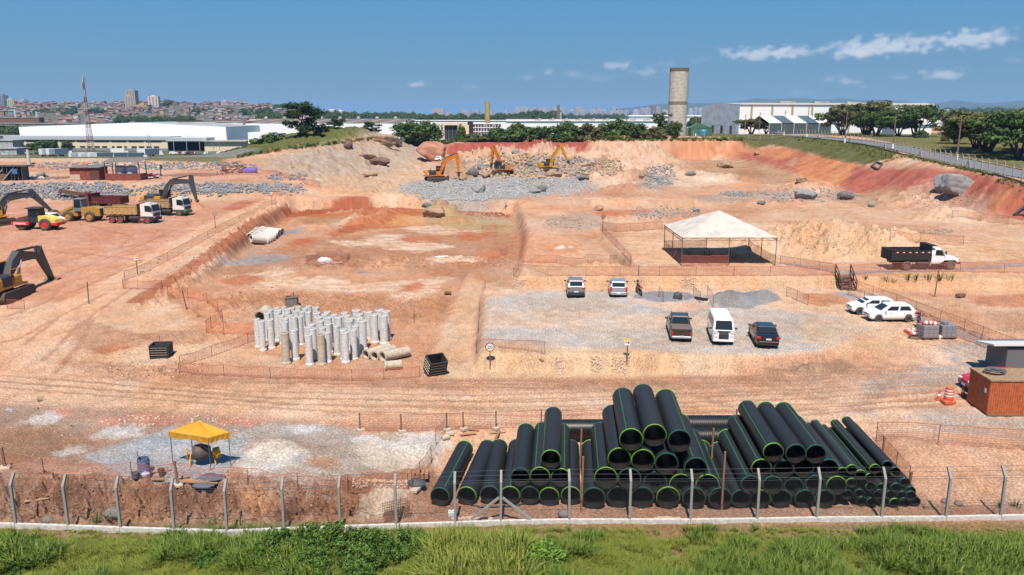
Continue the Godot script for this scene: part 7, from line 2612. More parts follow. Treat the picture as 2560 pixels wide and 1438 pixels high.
# ================================================================ vehicles: x forward,y up,z to the right side
func words_on(t: Node3D,text: String,at: Vector3,size: float,m: Material,turn:=0.0) -> void:
	var tm:=TextMesh.new()
	tm.text = text
	tm.font = SystemFont.new()
	tm.font_size = 32
	tm.pixel_size = size/32.0
	tm.depth = 0.01
	var o:=part("lettering",tm,m,t)
	o.position = at
	o.rotation.y = turn
func wheel(t: Node3D,x: float,z: float,r: float,w: float,rim: Material,hub:=Vector3.ZERO) -> void:
	var b:=Mb.new()
	var h:=w*0.5
	b.lathe([Vector2(-h,r*0.62),Vector2(-h,r*0.9),Vector2(-h*0.75,r),Vector2(h*0.75,r),Vector2(h,r*0.9),Vector2(h,r*0.62)],22,2)
	var o:=part("wheel",b.mesh(),mat("tyre",shade(92,86,84),0.9),t)
	o.position = Vector3(x,r,z) + hub
	b = Mb.new()
	b.lathe([Vector2(-h*0.8,0.0),Vector2(-h*0.8,r*0.3),Vector2(-h*0.6,r*0.55),Vector2(-h*0.9,r*0.63),Vector2(h*0.9,r*0.63),Vector2(h*0.6,r*0.55),Vector2(h*0.8,r*0.3),Vector2(h*0.8,0.0)],14,2)
	part("rim",b.mesh(),rim,o)
func knots(k: Array,x: float) -> float:
	for i in range(0,k.size() - 2,2):
		if x <= k[i + 2]:
			var f: float = clampf((x - k[i])/(k[i + 2] - k[i]),0.0,1.0)
			return lerp(float(k[i + 1]),float(k[i + 3]),f)
	return k[k.size() - 1]
# s: L W H,deck (x,y knots of the lower body's top,front = +),belt,cabin [front base,front top,rear top,rear base],wheels [front x,rear x,r],paint,opts
func car(label: String,at: Vector3,turn: float,s: Dictionary,cat:="car") -> Node3D:
	var t:=thing(s.get("name","parked_car"),label,cat,at,turn,s.get("group",""))
	var pm: Material = s.paint
	var L: float = s.L
	var W: float = s.W*0.5
	var r: float = s.wheels[2]
	var black:=mat("trim_black",Color(0.17,0.17,0.18),0.6)
	var glass:=mat("car_glass",Color(0.14,0.16,0.18),0.03,0.0,{"spec": 0.35})
	var rings:=[]
	var n:=44
	for i in n + 1:
		var x: float = lerp(-L*0.5,L*0.5,i/float(n))
		var e: float = 1.0 - absf(x)/(L*0.5)
		var w: float = W*(1.0 - 0.12*pow(1.0 - clampf(e*5.0,0.0,1.0),2.0) - 0.03*(1.0 - clampf(e*2.0,0.0,1.0)))
		var yt: float = knots(s.deck,x)
		var yb: float = 0.24 + 0.1*pow(1.0 - clampf(e*7.0,0.0,1.0),2.0)
		for wx in [s.wheels[0],s.wheels[1]]:
			var dx: float = absf(x - wx)
			var R: float = r*1.14
			if dx < R:
				yb = maxf(yb,r + sqrt(R*R - dx*dx))
		yb = minf(yb,yt - 0.08)
		var ym: float = lerp(yb,yt,0.62)
		rings.append([Vector3(x,yb,-w*0.93),Vector3(x,lerp(yb,ym,0.4),-w),Vector3(x,ym,-w),Vector3(x,yt - 0.05,-w*0.95),Vector3(x,yt,-w*0.84),Vector3(x,yt + 0.025,0),Vector3(x,yt,w*0.84),Vector3(x,yt - 0.05,w*0.95),Vector3(x,ym,w),Vector3(x,lerp(yb,ym,0.4),w),Vector3(x,yb,w*0.93)])
	part("body",Mb.new().loft(rings).mesh(),pm,t)
	part("underbody",Mb.new().box(Vector3(0,0.36,0),Vector3(L*0.9,0.3,W*1.5)).mesh(),black,t)
	var c: Array = s.cabin
	var yb2: float = s.belt - 0.04
	var yr: float = s.H
	var wb:=W*0.93
	var wt: float = W*s.get("tumble",0.76)
	var cr2:=[]
	for q in [[yb2,0.0,1.0],[lerp(yb2,yr,0.5),0.5,1.0],[yr - 0.09,0.92,1.0],[yr - 0.02,0.99,0.93],[yr,1.0,0.75]]:
		var xf: float = lerp(float(c[0]),float(c[1]),q[1])
		var xr: float = lerp(float(c[3]),float(c[2]),q[1])
		var mid:=(xf + xr)*0.5
		xf = mid + (xf - mid)*(0.985 if q[2] > 0.99 else q[2] + 0.02)
		xr = mid + (xr - mid)*(0.985 if q[2] > 0.99 else q[2] + 0.02)
		var ww: float = lerp(wb,wt,q[1])*q[2]
		cr2.append([Vector3(xr,q[0],-ww*0.93),Vector3(xr + 0.1,q[0],-ww),Vector3(xf - 0.1,q[0],-ww),Vector3(xf,q[0],-ww*0.9),Vector3(xf,q[0],ww*0.9),Vector3(xf - 0.1,q[0],ww),Vector3(xr + 0.1,q[0],ww),Vector3(xr,q[0],ww*0.93)])
	cr2.reverse()
	part("cabin_shell",Mb.new().loft(cr2,false).mesh(),pm,t)
	var pane:=func(nm: String,u0: float,u1: float,v0: float,v1: float,side: int) -> void:
		var q:=[]
		for p in [[u0,v0],[u1,v0],[u1,v1],[u0,v1]]:
			var y: float = lerp(yb2,yr - 0.09,p[1])
			var xf: float = lerp(float(c[0]),float(c[1]),p[1]*0.92)
			var xr: float = lerp(float(c[3]),float(c[2]),p[1]*0.92)
			var ww: float = lerp(wb,wt,p[1]*0.92)
			if side == 0:
				q.append(Vector3(xf + 0.012,y + 0.008,lerp(-ww*0.86,ww*0.86,p[0])))
			elif side == 2:
				q.append(Vector3(xr - 0.012,y + 0.008,lerp(ww*0.88,-ww*0.88,p[0])))
			else:
				q.append(Vector3(lerp(xr,xf,p[0]),y,side*(ww + 0.012)))
		var b:=Mb.new()
		b.quad(q[0],q[1],q[2],q[3])
		part(nm,b.mesh(),glass,t)
	pane.call("windshield",0.02,0.98,0.12,0.97,0)
	pane.call("rear_window",0.04,0.96,0.2,0.92,2)
	for sd in [-1,1]:
		for q in s.get("side",[[0.12,0.48],[0.53,0.88]]):
			pane.call("side_window",q[0],q[1],0.16,0.9,sd)
	for wx in [s.wheels[0],s.wheels[1]]:
		for sd in [-1,1]:
			wheel(t,wx,sd*(W - 0.1),r,0.2,mat("rim_%s" % s.get("rim","grey"),shade(150,150,154) if s.get("rim","grey") == "grey" else shade(84,82,84),0.4,0.5))
	var lit:=mat("headlight",Color(0.75,0.78,0.82),0.15)
	var red:=mat("tail_red",shade(190,40,36,0.8),0.25)
	var fy: float = knots(s.deck,L*0.5 - 0.15)
	var ry: float = knots(s.deck,-L*0.5 + 0.12)
	var tl: Array = s.get("tail",[0.22,0.3])
	for sd in [-1.0,1.0]:
		part("headlight",Mb.new().box(Vector3(L*0.5 - 0.1,fy - 0.1,sd*W*0.66),Vector3(0.22,0.16,0.34),Basis(Vector3.UP,sd*0.25),0.04).mesh(),lit,t)
		part("tail_light",Mb.new().box(Vector3(-L*0.5 + 0.09,ry - tl[1]*0.5 - s.get("tail_drop",0.03),sd*W*0.8),Vector3(0.2,tl[1],tl[0]),Basis(Vector3.UP,sd*0.3),0.04).mesh(),red,t)
		part("mirror",Mb.new().box(Vector3(c[0] - 0.42,s.belt + 0.06,sd*(W + 0.09)),Vector3(0.12,0.15,0.22),Basis.IDENTITY,0.04).mesh(),s.get("mirror",black),t)
		for q in [0.35,0.72]:
			part("door_handle",Mb.new().box(Vector3(lerp(float(c[3]),float(c[0]),q),s.belt - 0.16,sd*(W - 0.005)),Vector3(0.16,0.03,0.03)).mesh(),black,t)
	part("grille",Mb.new().box(Vector3(L*0.5 - 0.03,fy - 0.16,0),Vector3(0.08,0.14,W*0.8),Basis.IDENTITY,0.02).mesh(),black,t)
	part("front_bumper",Mb.new().box(Vector3(L*0.5 - 0.06,0.4,0),Vector3(0.14,0.14,W*1.2),Basis.IDENTITY,0.03).mesh(),black,t)
	part("rear_bumper",Mb.new().box(Vector3(-L*0.5 + 0.03,0.42,0),Vector3(0.16,s.get("bump",0.16),W*1.75),Basis.IDENTITY,0.05).mesh(),s.get("bumper",black),t)
	var plate:=mat("number_plate",shade(206,212,226,0.8),0.5)
	part("number_plate",Mb.new().box(Vector3(-L*0.5 - 0.055,s.get("plate_y",0.62),0),Vector3(0.02,0.13,0.4)).mesh(),plate,t)
	part("number_plate",Mb.new().box(Vector3(L*0.5 + 0.02,0.42,0),Vector3(0.02,0.13,0.4)).mesh(),plate,t)
	return t
func paint(nm: String,c: Color,metal:=0.0) -> Material:
	return mat("paint_" + nm,c,0.28,metal,{"coat": 0.6})
# plate along a bent limb: centre line points with half widths
func limb(pts: Array,hw: Array,thick: float) -> Mb:
	var a:=[]
	var b:=[]
	for i in pts.size():
		var d: Vector2 = (pts[mini(i + 1,pts.size() - 1)] - pts[maxi(i - 1,0)]).normalized()
		var n: Vector2 = Vector2(-d.y,d.x)*float(hw[i])
		a.append(pts[i] + n)
		b.append(pts[i] - n)
	b.reverse()
	return Mb.new().plate(a + b,thick)
# k: body paint,boom paint,knee/boom end/stick tip/bucket angle (2D),house turn relative to tracks,word
func excavator(label: String,at: Vector3,turn: float,sc: float,body: Material,boom: Material,pts: Array,tool: String,track_turn:=0.0,word:="") -> void:
	var t:=thing("excavator",label,"excavator",at,turn)
	t.scale = Vector3.ONE*sc
	var black:=mat("trim_black",Color(0.17,0.17,0.18),0.6)
	var dusty:=mat("track_dust",shade(120,100,86),0.95,0.0,{"tex": "stain","scale": 1.0})
	var steel:=mat("rod_chrome",Color(0.75,0.75,0.78),0.2,0.8)
	var glass:=mat("car_glass",Color(0.14,0.16,0.18),0.03,0.0,{"spec": 0.35})
	var bs:=Basis(Vector3.UP,track_turn)
	for sd in [-1.0,1.0]:
		var b:=Mb.new()
		b.x = Transform3D(bs,Vector3.ZERO)
		var o:=[]
		for i in 28:
			var f:=TAU*i/28.0
			var e:=Vector2(cos(f),sin(f))
			o.append(Vector2(signf(e.x)*1.75 + e.x*0.44,0.46 + e.y*0.44))
		b.plate(o,0.56,sd*1.15)
		for i in 28:
			var p: Vector2 = o[i]
			var q: Vector2 = o[(i + 1) % 28]
			var m:=(p + q)*0.5
			b.box(Vector3(m.x,m.y,sd*1.15),Vector3(0.1,0.12,0.6),Basis(Vector3.BACK,(q - p).angle() + PI/2))
		part("track",b.mesh(),dusty,t)
		b = Mb.new()
		b.x = Transform3D(bs,Vector3.ZERO)
		b.box(Vector3(0,0.46,sd*1.15),Vector3(3.3,0.34,0.62),Basis.IDENTITY,0.05)
		part("track_frame",b.mesh(),black,t)
	part("turntable",Mb.new().tube(Vector3(0,0.6,0),Vector3(0,1.12,0),0.8,0.8,16).mesh(),black,t)
	part("deck",Mb.new().box(Vector3(-0.5,1.2,0),Vector3(3.9,0.2,2.6),Basis.IDENTITY,0.03).mesh(),body,t)
	part("engine_house",Mb.new().box(Vector3(-1.0,1.72,0),Vector3(1.7,0.9,2.62),Basis.IDENTITY,0.08).mesh(),black,t)
	var cw:=[]
	for q in [[1.1,0.98],[1.2,1.0],[1.9,1.0],[2.12,0.93]]:
		var ring:=[]
		for i in 9:
			var f:=lerpf(-1.2,1.2,i/8.0)
			ring.append(Vector3(-2.1 - 0.62*cos(f*1.1)*q[1],q[0],1.35*q[1]*sin(f)/sin(1.2)))
		ring.append(Vector3(-1.75,q[0],1.33*q[1]))
		ring.append(Vector3(-1.75,q[0],-1.33*q[1]))
		ring.reverse()
		cw.append(ring)
	cw.reverse()
	part("counterweight",Mb.new().loft(cw,false).mesh(),body,t)
	part("side_panel",Mb.new().box(Vector3(0.1,1.62,0.86),Vector3(1.3,0.7,0.9),Basis.IDENTITY,0.05).mesh(),body,t)
	part("side_panel",Mb.new().box(Vector3(-0.4,1.62,-1.1),Vector3(0.9,0.7,0.4),Basis.IDENTITY,0.05).mesh(),body,t)
	part("exhaust",Mb.new().tube(Vector3(-1.3,2.1,0.6),Vector3(-1.3,2.6,0.6),0.07,0.07).mesh(),black,t)
	var cab:=part("cab",Mb.new().plate([Vector2(-0.05,1.3),Vector2(1.45,1.3),Vector2(1.6,2.0),Vector2(1.3,2.95),Vector2(0.0,2.98)],0.95,-0.82).mesh(),black,t)
	part("cab_side_window",Mb.new().plate([Vector2(0.1,1.95),Vector2(1.42,1.95),Vector2(1.2,2.82),Vector2(0.12,2.84)],0.99,-0.82).mesh(),glass,cab)
	part("cab_windshield",Mb.new().quad3(Vector3(1.62,2.0,-0.42),Vector3(1.62,2.0,-1.22),Vector3(1.33,2.9,-1.22),Vector3(1.33,2.9,-0.42)).mesh(),glass,cab)
	part("cab_roof",Mb.new().box(Vector3(0.65,3.0,-0.82),Vector3(1.3,0.07,0.9),Basis.IDENTITY,0.03).mesh(),black if boom == body else body,cab)
	var R:=Vector2(0.75,1.75)
	var K: Vector2 = pts[0]
	var E: Vector2 = pts[1]
	var S: Vector2 = pts[2]
	var T: Vector2 = pts[3]
	var rk:=R.lerp(K,0.55) + Vector2(-0.08,0.12)
	part("boom",limb([R,rk,K,K.lerp(E,0.5) + Vector2(0,0.08),E],[0.22,0.38,0.48,0.36,0.22],0.54).mesh(),boom,t)
	part("stick",limb([S,E,E.lerp(T,0.4),T],[0.24,0.42,0.32,0.16],0.4).mesh(),boom,t)
	for sd in [-0.42,0.42]:
		var f:=Vector3(1.25,1.35,sd)
		var h:=Vector3(K.x - 0.1,K.y - 0.25,sd)
		part("boom_cylinder",Mb.new().tube(f,f.lerp(h,0.6),0.11,0.11).mesh(),black,t)
		part("cylinder_rod",Mb.new().tube(f.lerp(h,0.6),h,0.06,0.06).mesh(),steel,t)
	var f2:=Vector3(K.x + 0.1,K.y + 0.5,0)
	var h2:=Vector3(S.x,S.y,0)
	part("stick_cylinder",Mb.new().tube(f2,f2.lerp(h2,0.75),0.11,0.11).tube(f2.lerp(h2,0.75),h2,0.06,0.06).mesh(),black,t)
	for sd in [-0.3,0.3]:
		part("hose",Mb.new().path([Vector3(R.x,R.y + 0.3,sd),Vector3(rk.x - 0.3,rk.y + 0.35,sd),Vector3(K.x,K.y + 0.52,sd),Vector3(E.x - 0.5,E.y + 0.35,sd),Vector3(S.x,S.y,sd)],0.03,4).mesh(),black,t)
	part("handrail",Mb.new().path([Vector3(-0.6,2.0,1.25),Vector3(-0.6,2.6,1.25),Vector3(0.7,2.6,1.25),Vector3(0.7,2.0,1.25)],0.025,4).mesh(),body,t)
	var dn:=(T - E).normalized()
	var rt:=Vector2(-dn.y,dn.x)
	if tool == "bucket":
		var o:=[]
		for i in 8:
			var f:=lerpf(-0.3,2.5,i/7.0)
			o.append(T + dn*(0.55 - 0.6*cos(f)) + rt*(-0.6*sin(f) + 0.1)*float(pts[4]))
		o.append(T + dn*0.4)
		var bu:=part("bucket",Mb.new().plate(o,1.25).mesh(),mat("bucket_mud",shade(136,106,78),0.9),t)
		var te:=Mb.new()
		for i in 5:
			te.box(Vector3(o[7].x,o[7].y,-0.5 + 0.25*i),Vector3(0.22,0.1,0.1),Basis(Vector3.BACK,dn.angle()))
		part("teeth",te.mesh(),black,bu)
	else:
		part("hammer",limb([T - dn*0.2,T + dn*0.7,T + dn*0.75],[0.24,0.22,0.1],0.4).mesh(),black,t)
		part("chisel",Mb.new().tube(Vector3(T.x + dn.x*0.7,T.y + dn.y*0.7,0),Vector3(T.x + dn.x*1.3,T.y + dn.y*1.3,0),0.08,0.05).mesh(),mat("chisel",shade(130,130,134),0.5,0.4),t)
	if word == "DEERE":
		words_on(t,word,Vector3(K.x + 1.1,(K.y + E.y)*0.5 + 0.02,0.255),0.34,mat("letter_pale",shade(206,200,190,0.8)))
	elif word != "":
		for sd in [1.0]:
			words_on(t,word,Vector3(-2.3,1.58,1.2),0.55,mat("letter_white",shade(236,236,236,0.9)),deg_to_rad(-30))
		words_on(t,word,Vector3(-2.75,1.58,0),0.55,mat("letter_white",shade(236,236,236,0.9)),deg_to_rad(-90))
# heavy tipper: cab over,three axles
func tipper(label: String,at: Vector3,turn: float,cab_m: Material,bed_m: Material,low_m: Material,hub: Material) -> void:
	var t:=thing("dump_truck",label,"truck",at,turn)
	var black:=mat("trim_black",Color(0.17,0.17,0.18),0.6)
	var glass:=mat("car_glass",Color(0.14,0.16,0.18),0.03,0.0,{"spec": 0.35})
	part("chassis",Mb.new().box(Vector3(-0.3,0.95,0),Vector3(7.4,0.3,0.9)).mesh(),black,t)
	var cab:=part("cab",Mb.new().plate([Vector2(2.0,1.0),Vector2(3.95,1.0),Vector2(4.0,1.7),Vector2(3.75,2.95),Vector2(2.05,3.0)],2.35).mesh(),cab_m,t)
	part("windshield",Mb.new().quad3(Vector3(4.0,1.85,1.08),Vector3(4.0,1.85,-1.08),Vector3(3.79,2.8,-1.02),Vector3(3.79,2.8,1.02)).mesh(),glass,cab)
	for sd in [-1.0,1.0]:
		part("side_window",Mb.new().plate([Vector2(2.75,1.85),Vector2(3.85,1.75),Vector2(3.66,2.72),Vector2(2.75,2.76)],0.02,sd*1.185).mesh(),glass,cab)
		part("headlight",Mb.new().box(Vector3(4.05,0.95,sd*0.85),Vector3(0.08,0.2,0.4),Basis.IDENTITY,0.03).mesh(),mats["headlight"],t)
		part("mirror",Mb.new().box(Vector3(3.9,2.3,sd*1.4),Vector3(0.12,0.55,0.22),Basis.IDENTITY,0.03).mesh(),black,t)
		part("mudguard",Mb.new().plate([Vector2(-3.65,0.8),Vector2(-3.6,1.15),Vector2(-0.75,1.15),Vector2(-0.6,0.8),Vector2(-0.7,1.1),Vector2(-3.55,1.1)],0.5,sd*1.0).mesh(),bed_m,t)
	part("bumper",Mb.new().box(Vector3(3.98,0.68,0),Vector3(0.3,0.5,2.4),Basis.IDENTITY,0.06).mesh(),low_m,t)
	part("cab_skirt",Mb.new().box(Vector3(3.0,1.0,0),Vector3(1.9,0.24,2.4),Basis.IDENTITY,0.04).mesh(),low_m,t)
	part("grille",Mb.new().box(Vector3(4.03,1.35,0),Vector3(0.06,0.5,1.7),Basis.IDENTITY,0.02).mesh(),black,cab)
	part("roof_light",Mb.new().box(Vector3(2.9,3.08,0),Vector3(0.8,0.16,0.9),Basis.IDENTITY,0.06).mesh(),cab_m,cab)
	var x0:=-3.9
	var x1:=1.4
	for sd in [-1.0,1.0]:
		var w:=Mb.new()
		w.box(Vector3((x0 + x1)*0.5,1.95,sd*1.2),Vector3(x1 - x0,1.1,0.07))
		for i in 9:
			w.box(Vector3(x0 + 0.1 + i*(x1 - x0 - 0.2)/8.0,1.95,sd*1.25),Vector3(0.09,1.1,0.07))
		w.box(Vector3((x0 + x1)*0.5,2.52,sd*1.22),Vector3(x1 - x0 + 0.05,0.1,0.14))
		part("bed_side",w.mesh(),bed_m,t)
	part("bed_floor",Mb.new().box(Vector3((x0 + x1)*0.5,1.4,0),Vector3(x1 - x0,0.1,2.35)).mesh(),mat("bed_inside",shade(120,96,84),0.95),t)
	part("bed_headboard",Mb.new().plate([Vector2(x1,1.4),Vector2(x1 + 0.08,1.4),Vector2(x1 + 0.08,3.0),Vector2(x1 + 0.5,3.05),Vector2(x1 + 0.5,3.12),Vector2(x1,3.08)],2.4).mesh(),bed_m,t)
	part("tailgate",Mb.new().box(Vector3(x0 - 0.03,1.95,0),Vector3(0.07,1.15,2.35)).mesh(),bed_m,t)
	part("fuel_tank",Mb.new().tube(Vector3(0.1,0.8,0.95),Vector3(1.6,0.8,0.95),0.33,0.33,14).tube(Vector3(0.1,0.8,-0.95),Vector3(1.6,0.8,-0.95),0.33,0.33,14).mesh(),black,t)
	for x in [3.0,-1.4,-2.75]:
		for sd in [-1.0,1.0]:
			wheel(t,x,sd*1.02,0.52,0.42,hub)
func motorbike(label: String,at: Vector3,turn: float) -> void:
	var t:=thing("motorcycle",label,"motorcycle",at,turn)
	var black:=mat("trim_black",Color(0.17,0.17,0.18),0.6)
	wheel(t,0.66,0,0.3,0.1,mat("rim_grey",shade(150,150,154),0.4,0.5))
	wheel(t,-0.62,0,0.3,0.12,mats["rim_grey"])
	part("frame",limb([Vector2(-0.6,0.3),Vector2(-0.15,0.38),Vector2(0.3,0.55)],[0.05,0.14,0.06],0.14).mesh(),black,t)
	part("tank",lump(91,Vector3(0.28,0.14,0.15),0.1).mesh(),mat("bike_tank",Color(0.16,0.17,0.22),0.2),t).position = Vector3(0.2,0.8,0)
	part("seat",Mb.new().box(Vector3(-0.32,0.78,0),Vector3(0.62,0.1,0.24),Basis(Vector3.BACK,-0.1),0.04).mesh(),black,t)
	part("fork",Mb.new().beam(Vector3(0.66,0.3,0.07),Vector3(0.42,0.95,0.07),0.04,0.04).beam(Vector3(0.66,0.3,-0.07),Vector3(0.42,0.95,-0.07),0.04,0.04).mesh(),mat("rod_chrome",Color(0.75,0.75,0.78),0.2,0.8),t)
	part("handlebar",Mb.new().beam(Vector3(0.36,1.02,-0.36),Vector3(0.36,1.02,0.36),0.03,0.03).box(Vector3(0.5,0.9,0),Vector3(0.14,0.16,0.18),Basis.IDENTITY,0.04).mesh(),black,t)
	part("engine",Mb.new().box(Vector3(0.08,0.45,0),Vector3(0.36,0.3,0.26),Basis.IDENTITY,0.04).mesh(),mat("engine_grey",shade(130,128,128),0.4,0.4),t)
	for sd in [-1.0,1.0]:
		part("mirror",Mb.new().box(Vector3(0.34,1.2,sd*0.34),Vector3(0.03,0.09,0.13)).beam(Vector3(0.36,1.02,sd*0.25),Vector3(0.34,1.2,sd*0.34),0.015,0.015).mesh(),black,t)
	part("tail_box",Mb.new().box(Vector3(-0.78,0.78,0),Vector3(0.2,0.14,0.2),Basis.IDENTITY,0.03).mesh(),mats["tail_red"],t)
	part("helmet",lump(92,Vector3(0.15,0.15,0.14),0.05).mesh(),black,t).position = Vector3(0.4,1.22,0)
func build_vehicles() -> void:
	var b: Mb
	var silver:=paint("silver",shade(184,188,196,0.62),0.35)
	var pewter:=paint("pewter",shade(160,160,164,0.6),0.35)
	var white:=paint("white",shade(238,238,240,0.82))
	var hatch:={"L": 4.1,"W": 1.74,"H": 1.48,"deck": [-2.05,0.92,-1.8,0.98,1.0,0.98,1.75,0.82,2.05,0.66],"belt": 0.98,"cabin": [1.15,0.35,-1.45,-1.95],"wheels": [1.28,-1.27,0.3]}
	var mk:=func(base: Dictionary,more: Dictionary) -> Dictionary:
		var d:=base.duplicate()
		d.merge(more,true)
		return d
	car("grey crossover with dark lower bumper, leftmost of the two parked by the bank",spot(1438,733),deg_to_rad(88),mk.call(hatch,{"L": 4.25,"W": 1.78,"H": 1.6,"paint": pewter,"belt": 1.04,"deck": [-2.12,0.98,-1.9,1.04,1.0,1.03,1.8,0.92,2.12,0.72],"bump": 0.4,"tail": [0.34,0.16],"tail_drop": -0.02}))
	car("silver hatchback with tall red tail lights parked by the bank",spot(1544,733),deg_to_rad(85),mk.call(hatch,{"L": 4.2,"W": 1.77,"paint": silver,"tail": [0.2,0.48],"tail_drop": -0.12,"bumper": silver,"bump": 0.3,"plate_y": 0.45}))
	var pk:=mat("paint_pickup",shade(74,66,60,0.62),0.3,0.3,{"coat": 0.5})
	var p:=car("dark grey pickup with a covered bed and roof rails",spot(1697,835),deg_to_rad(83),{"name": "pickup_truck","L": 5.1,"W": 1.76,"H": 1.66,"deck": [-2.55,1.0,-0.9,1.02,1.2,1.02,2.2,0.94,2.55,0.72],"belt": 1.02,"cabin": [1.35,0.65,-0.55,-0.85],"wheels": [1.6,-1.5,0.36],"paint": pk,"tail": [0.16,0.4],"bumper": silver,"bump": 0.2,"plate_y": 0.5,"tail_drop": 0.08},"pickup")
	part("bed_cover",Mb.new().box(Vector3(-1.65,1.04,0),Vector3(1.6,0.04,1.48),Basis.IDENTITY,0.015).mesh(),mat("bed_cover",shade(120,104,96),0.9),p)
	for sd in [-1.0,1.0]:
		part("roof_rail",Mb.new().beam(Vector3(-0.4,1.71,sd*0.62),Vector3(0.6,1.71,sd*0.62),0.04,0.05).mesh(),mats["trim_black"],p)
	p = car("white rounded minibus facing the camera between the pickup and the black sedan",spot(1800,845),deg_to_rad(-98),{"name": "minibus","L": 4.5,"W": 1.72,"H": 1.98,"deck": [-2.25,1.15,-2.1,1.2,1.95,1.2,2.18,1.12,2.25,0.8],"belt": 1.2,"cabin": [2.17,1.75,-2.0,-2.18],"tumble": 0.82,"wheels": [1.35,-1.05,0.32],"paint": white,"side": [[0.06,0.26],[0.3,0.5],[0.54,0.72],[0.76,0.93]]},"van")
	part("radiator_cover",Mb.new().box(Vector3(2.24,0.72,0),Vector3(0.08,0.5,0.76),Basis.IDENTITY,0.03).mesh(),mats["trim_black"],p)
	part("vent_strip",Mb.new().box(Vector3(2.2,1.12,0),Vector3(0.08,0.08,1.0)).mesh(),mats["trim_black"],p)
	for sd in [-1.0,1.0]:
		part("round_headlight",Mb.new().lathe([Vector2(2.2,0.14),Vector2(2.27,0.13),Vector2(2.29,0.0)],16,0,Vector3(0,0.78,sd*0.58)).mesh(),mats["headlight"],p)
		part("indicator",Mb.new().box(Vector3(2.21,1.12,sd*0.62),Vector3(0.06,0.1,0.18)).mesh(),mat("amber",shade(220,120,40,0.8),0.4),p)
	part("pale_bumper",Mb.new().box(Vector3(2.28,0.42,0),Vector3(0.14,0.16,1.6),Basis.IDENTITY,0.05).mesh(),white,p)
	var blk:=paint("black",Color(0.075,0.08,0.1))
	car("black sedan with orange-red tail lights and roof spoiler",spot(1908,852),deg_to_rad(82),{"L": 4.5,"W": 1.76,"H": 1.46,"deck": [-2.25,0.92,-1.95,1.02,-1.2,1.0,1.0,0.98,1.9,0.84,2.25,0.66],"belt": 0.99,"cabin": [1.2,0.35,-0.95,-1.65],"wheels": [1.35,-1.3,0.31],"paint": blk,"tail": [0.34,0.2],"bumper": blk,"bump": 0.3,"plate_y": 0.75})
	car("white hatchback with a mud-rimmed wheel, rear one of the two by the walkway",spot(2177,782),deg_to_rad(178),mk.call(hatch,{"L": 3.9,"W": 1.65,"H": 1.42,"paint": white,"rim": "dark"}))
	car("white five-door hatchback nearest the wrapped pallets",spot(2222,800),deg_to_rad(181),mk.call(hatch,{"L": 4.0,"W": 1.72,"H": 1.5,"paint": white,"rim": "dark","mirror": white}))
	car("red car mostly hidden behind the boarded hut",spot(2484,976),deg_to_rad(178),mk.call(hatch,{"L": 4.1,"W": 1.76,"H": 1.5,"belt": 1.02,"deck": [-2.05,1.0,-1.8,1.06,1.0,1.04,1.8,0.9,2.05,0.7],"paint": paint("red",shade(196,40,36,0.75))}))
	car("small white car parked before the pink boulder",spot(1092,402),deg_to_rad(160),mk.call(hatch,{"paint": white}))
	car("white pickup half hidden behind the soil roller",spot(132,556),deg_to_rad(-28),mk.call(hatch,{"L": 4.4,"H": 1.5,"paint": white}))
	motorbike("black motorcycle with a helmet on its mirror beside the silver hatchback",spot(1597,735),deg_to_rad(100))
	motorbike("black motorcycle behind the wrapped pallets",spot(2296,822),deg_to_rad(70))
	var t:=thing("dump_truck","white bonneted dump truck with a black tipping bed, driving right","truck",spot(2300,671),0.03)
	var black:=mat("trim_black",Color(0.17,0.17,0.18),0.6)
	var bedb:=mat("bed_black",Color(0.13,0.12,0.12),0.7)
	var glass: Material = mats["car_glass"]
	part("chassis",Mb.new().box(Vector3(0,0.85,0),Vector3(7.0,0.26,0.9)).mesh(),black,t)
	for sd in [-1.0,1.0]:
		b = Mb.new()
		b.box(Vector3(-1.7,1.62,sd*1.15),Vector3(4.1,1.05,0.08))
		b.box(Vector3(-1.7,2.12,sd*1.18),Vector3(4.1,0.09,0.14))
		part("bed_side",b.mesh(),bedb,t)
		for i in 6:
			part("reflector",Mb.new().box(Vector3(-3.4 + i*0.68,1.95,sd*1.2),Vector3(0.17,0.09,0.02)).mesh(),mat("refl_red",shade(210,50,50,0.8),0.4),t)
			part("reflector",Mb.new().box(Vector3(-3.22 + i*0.68,1.95,sd*1.2),Vector3(0.17,0.09,0.02)).mesh(),mats["sign_white"],t)
		part("mudguard",limb([Vector2(-2.65,0.9),Vector2(-2.45,1.2),Vector2(-1.75,1.22),Vector2(-1.5,0.95)],[0.03,0.03,0.03,0.03],0.55).mesh(),bedb,t)
		part("side_window",Mb.new().plate([Vector2(0.95,1.6),Vector2(1.95,1.55),Vector2(1.6,2.15),Vector2(1.0,2.2)],0.02,sd*1.03).mesh(),glass,t)
		part("mirror",Mb.new().box(Vector3(2.0,1.9,sd*1.18),Vector3(0.1,0.4,0.18),Basis.IDENTITY,0.03).mesh(),black,t)
		part("headlight",Mb.new().box(Vector3(3.62,1.2,sd*0.8),Vector3(0.12,0.2,0.24),Basis.IDENTITY,0.04).mesh(),mats["headlight"],t)
		wheel(t,2.75,sd*0.92,0.5,0.3,mat("rim_brown",shade(120,104,96),0.7))
		wheel(t,-2.05,sd*0.95,0.5,0.5,mats["rim_brown"])
	part("bed_floor",Mb.new().box(Vector3(-1.7,1.12,0),Vector3(4.1,0.1,2.25)).mesh(),mat("bed_inside",shade(120,96,84),0.95),t)
	part("tailgate",Mb.new().box(Vector3(-3.8,1.62,0),Vector3(0.08,1.15,2.4)).box(Vector3(-3.86,1.62,-0.7),Vector3(0.08,1.1,0.1)).box(Vector3(-3.86,1.62,0),Vector3(0.08,1.1,0.1)).box(Vector3(-3.86,1.62,0.7),Vector3(0.08,1.1,0.1)).mesh(),bedb,t)
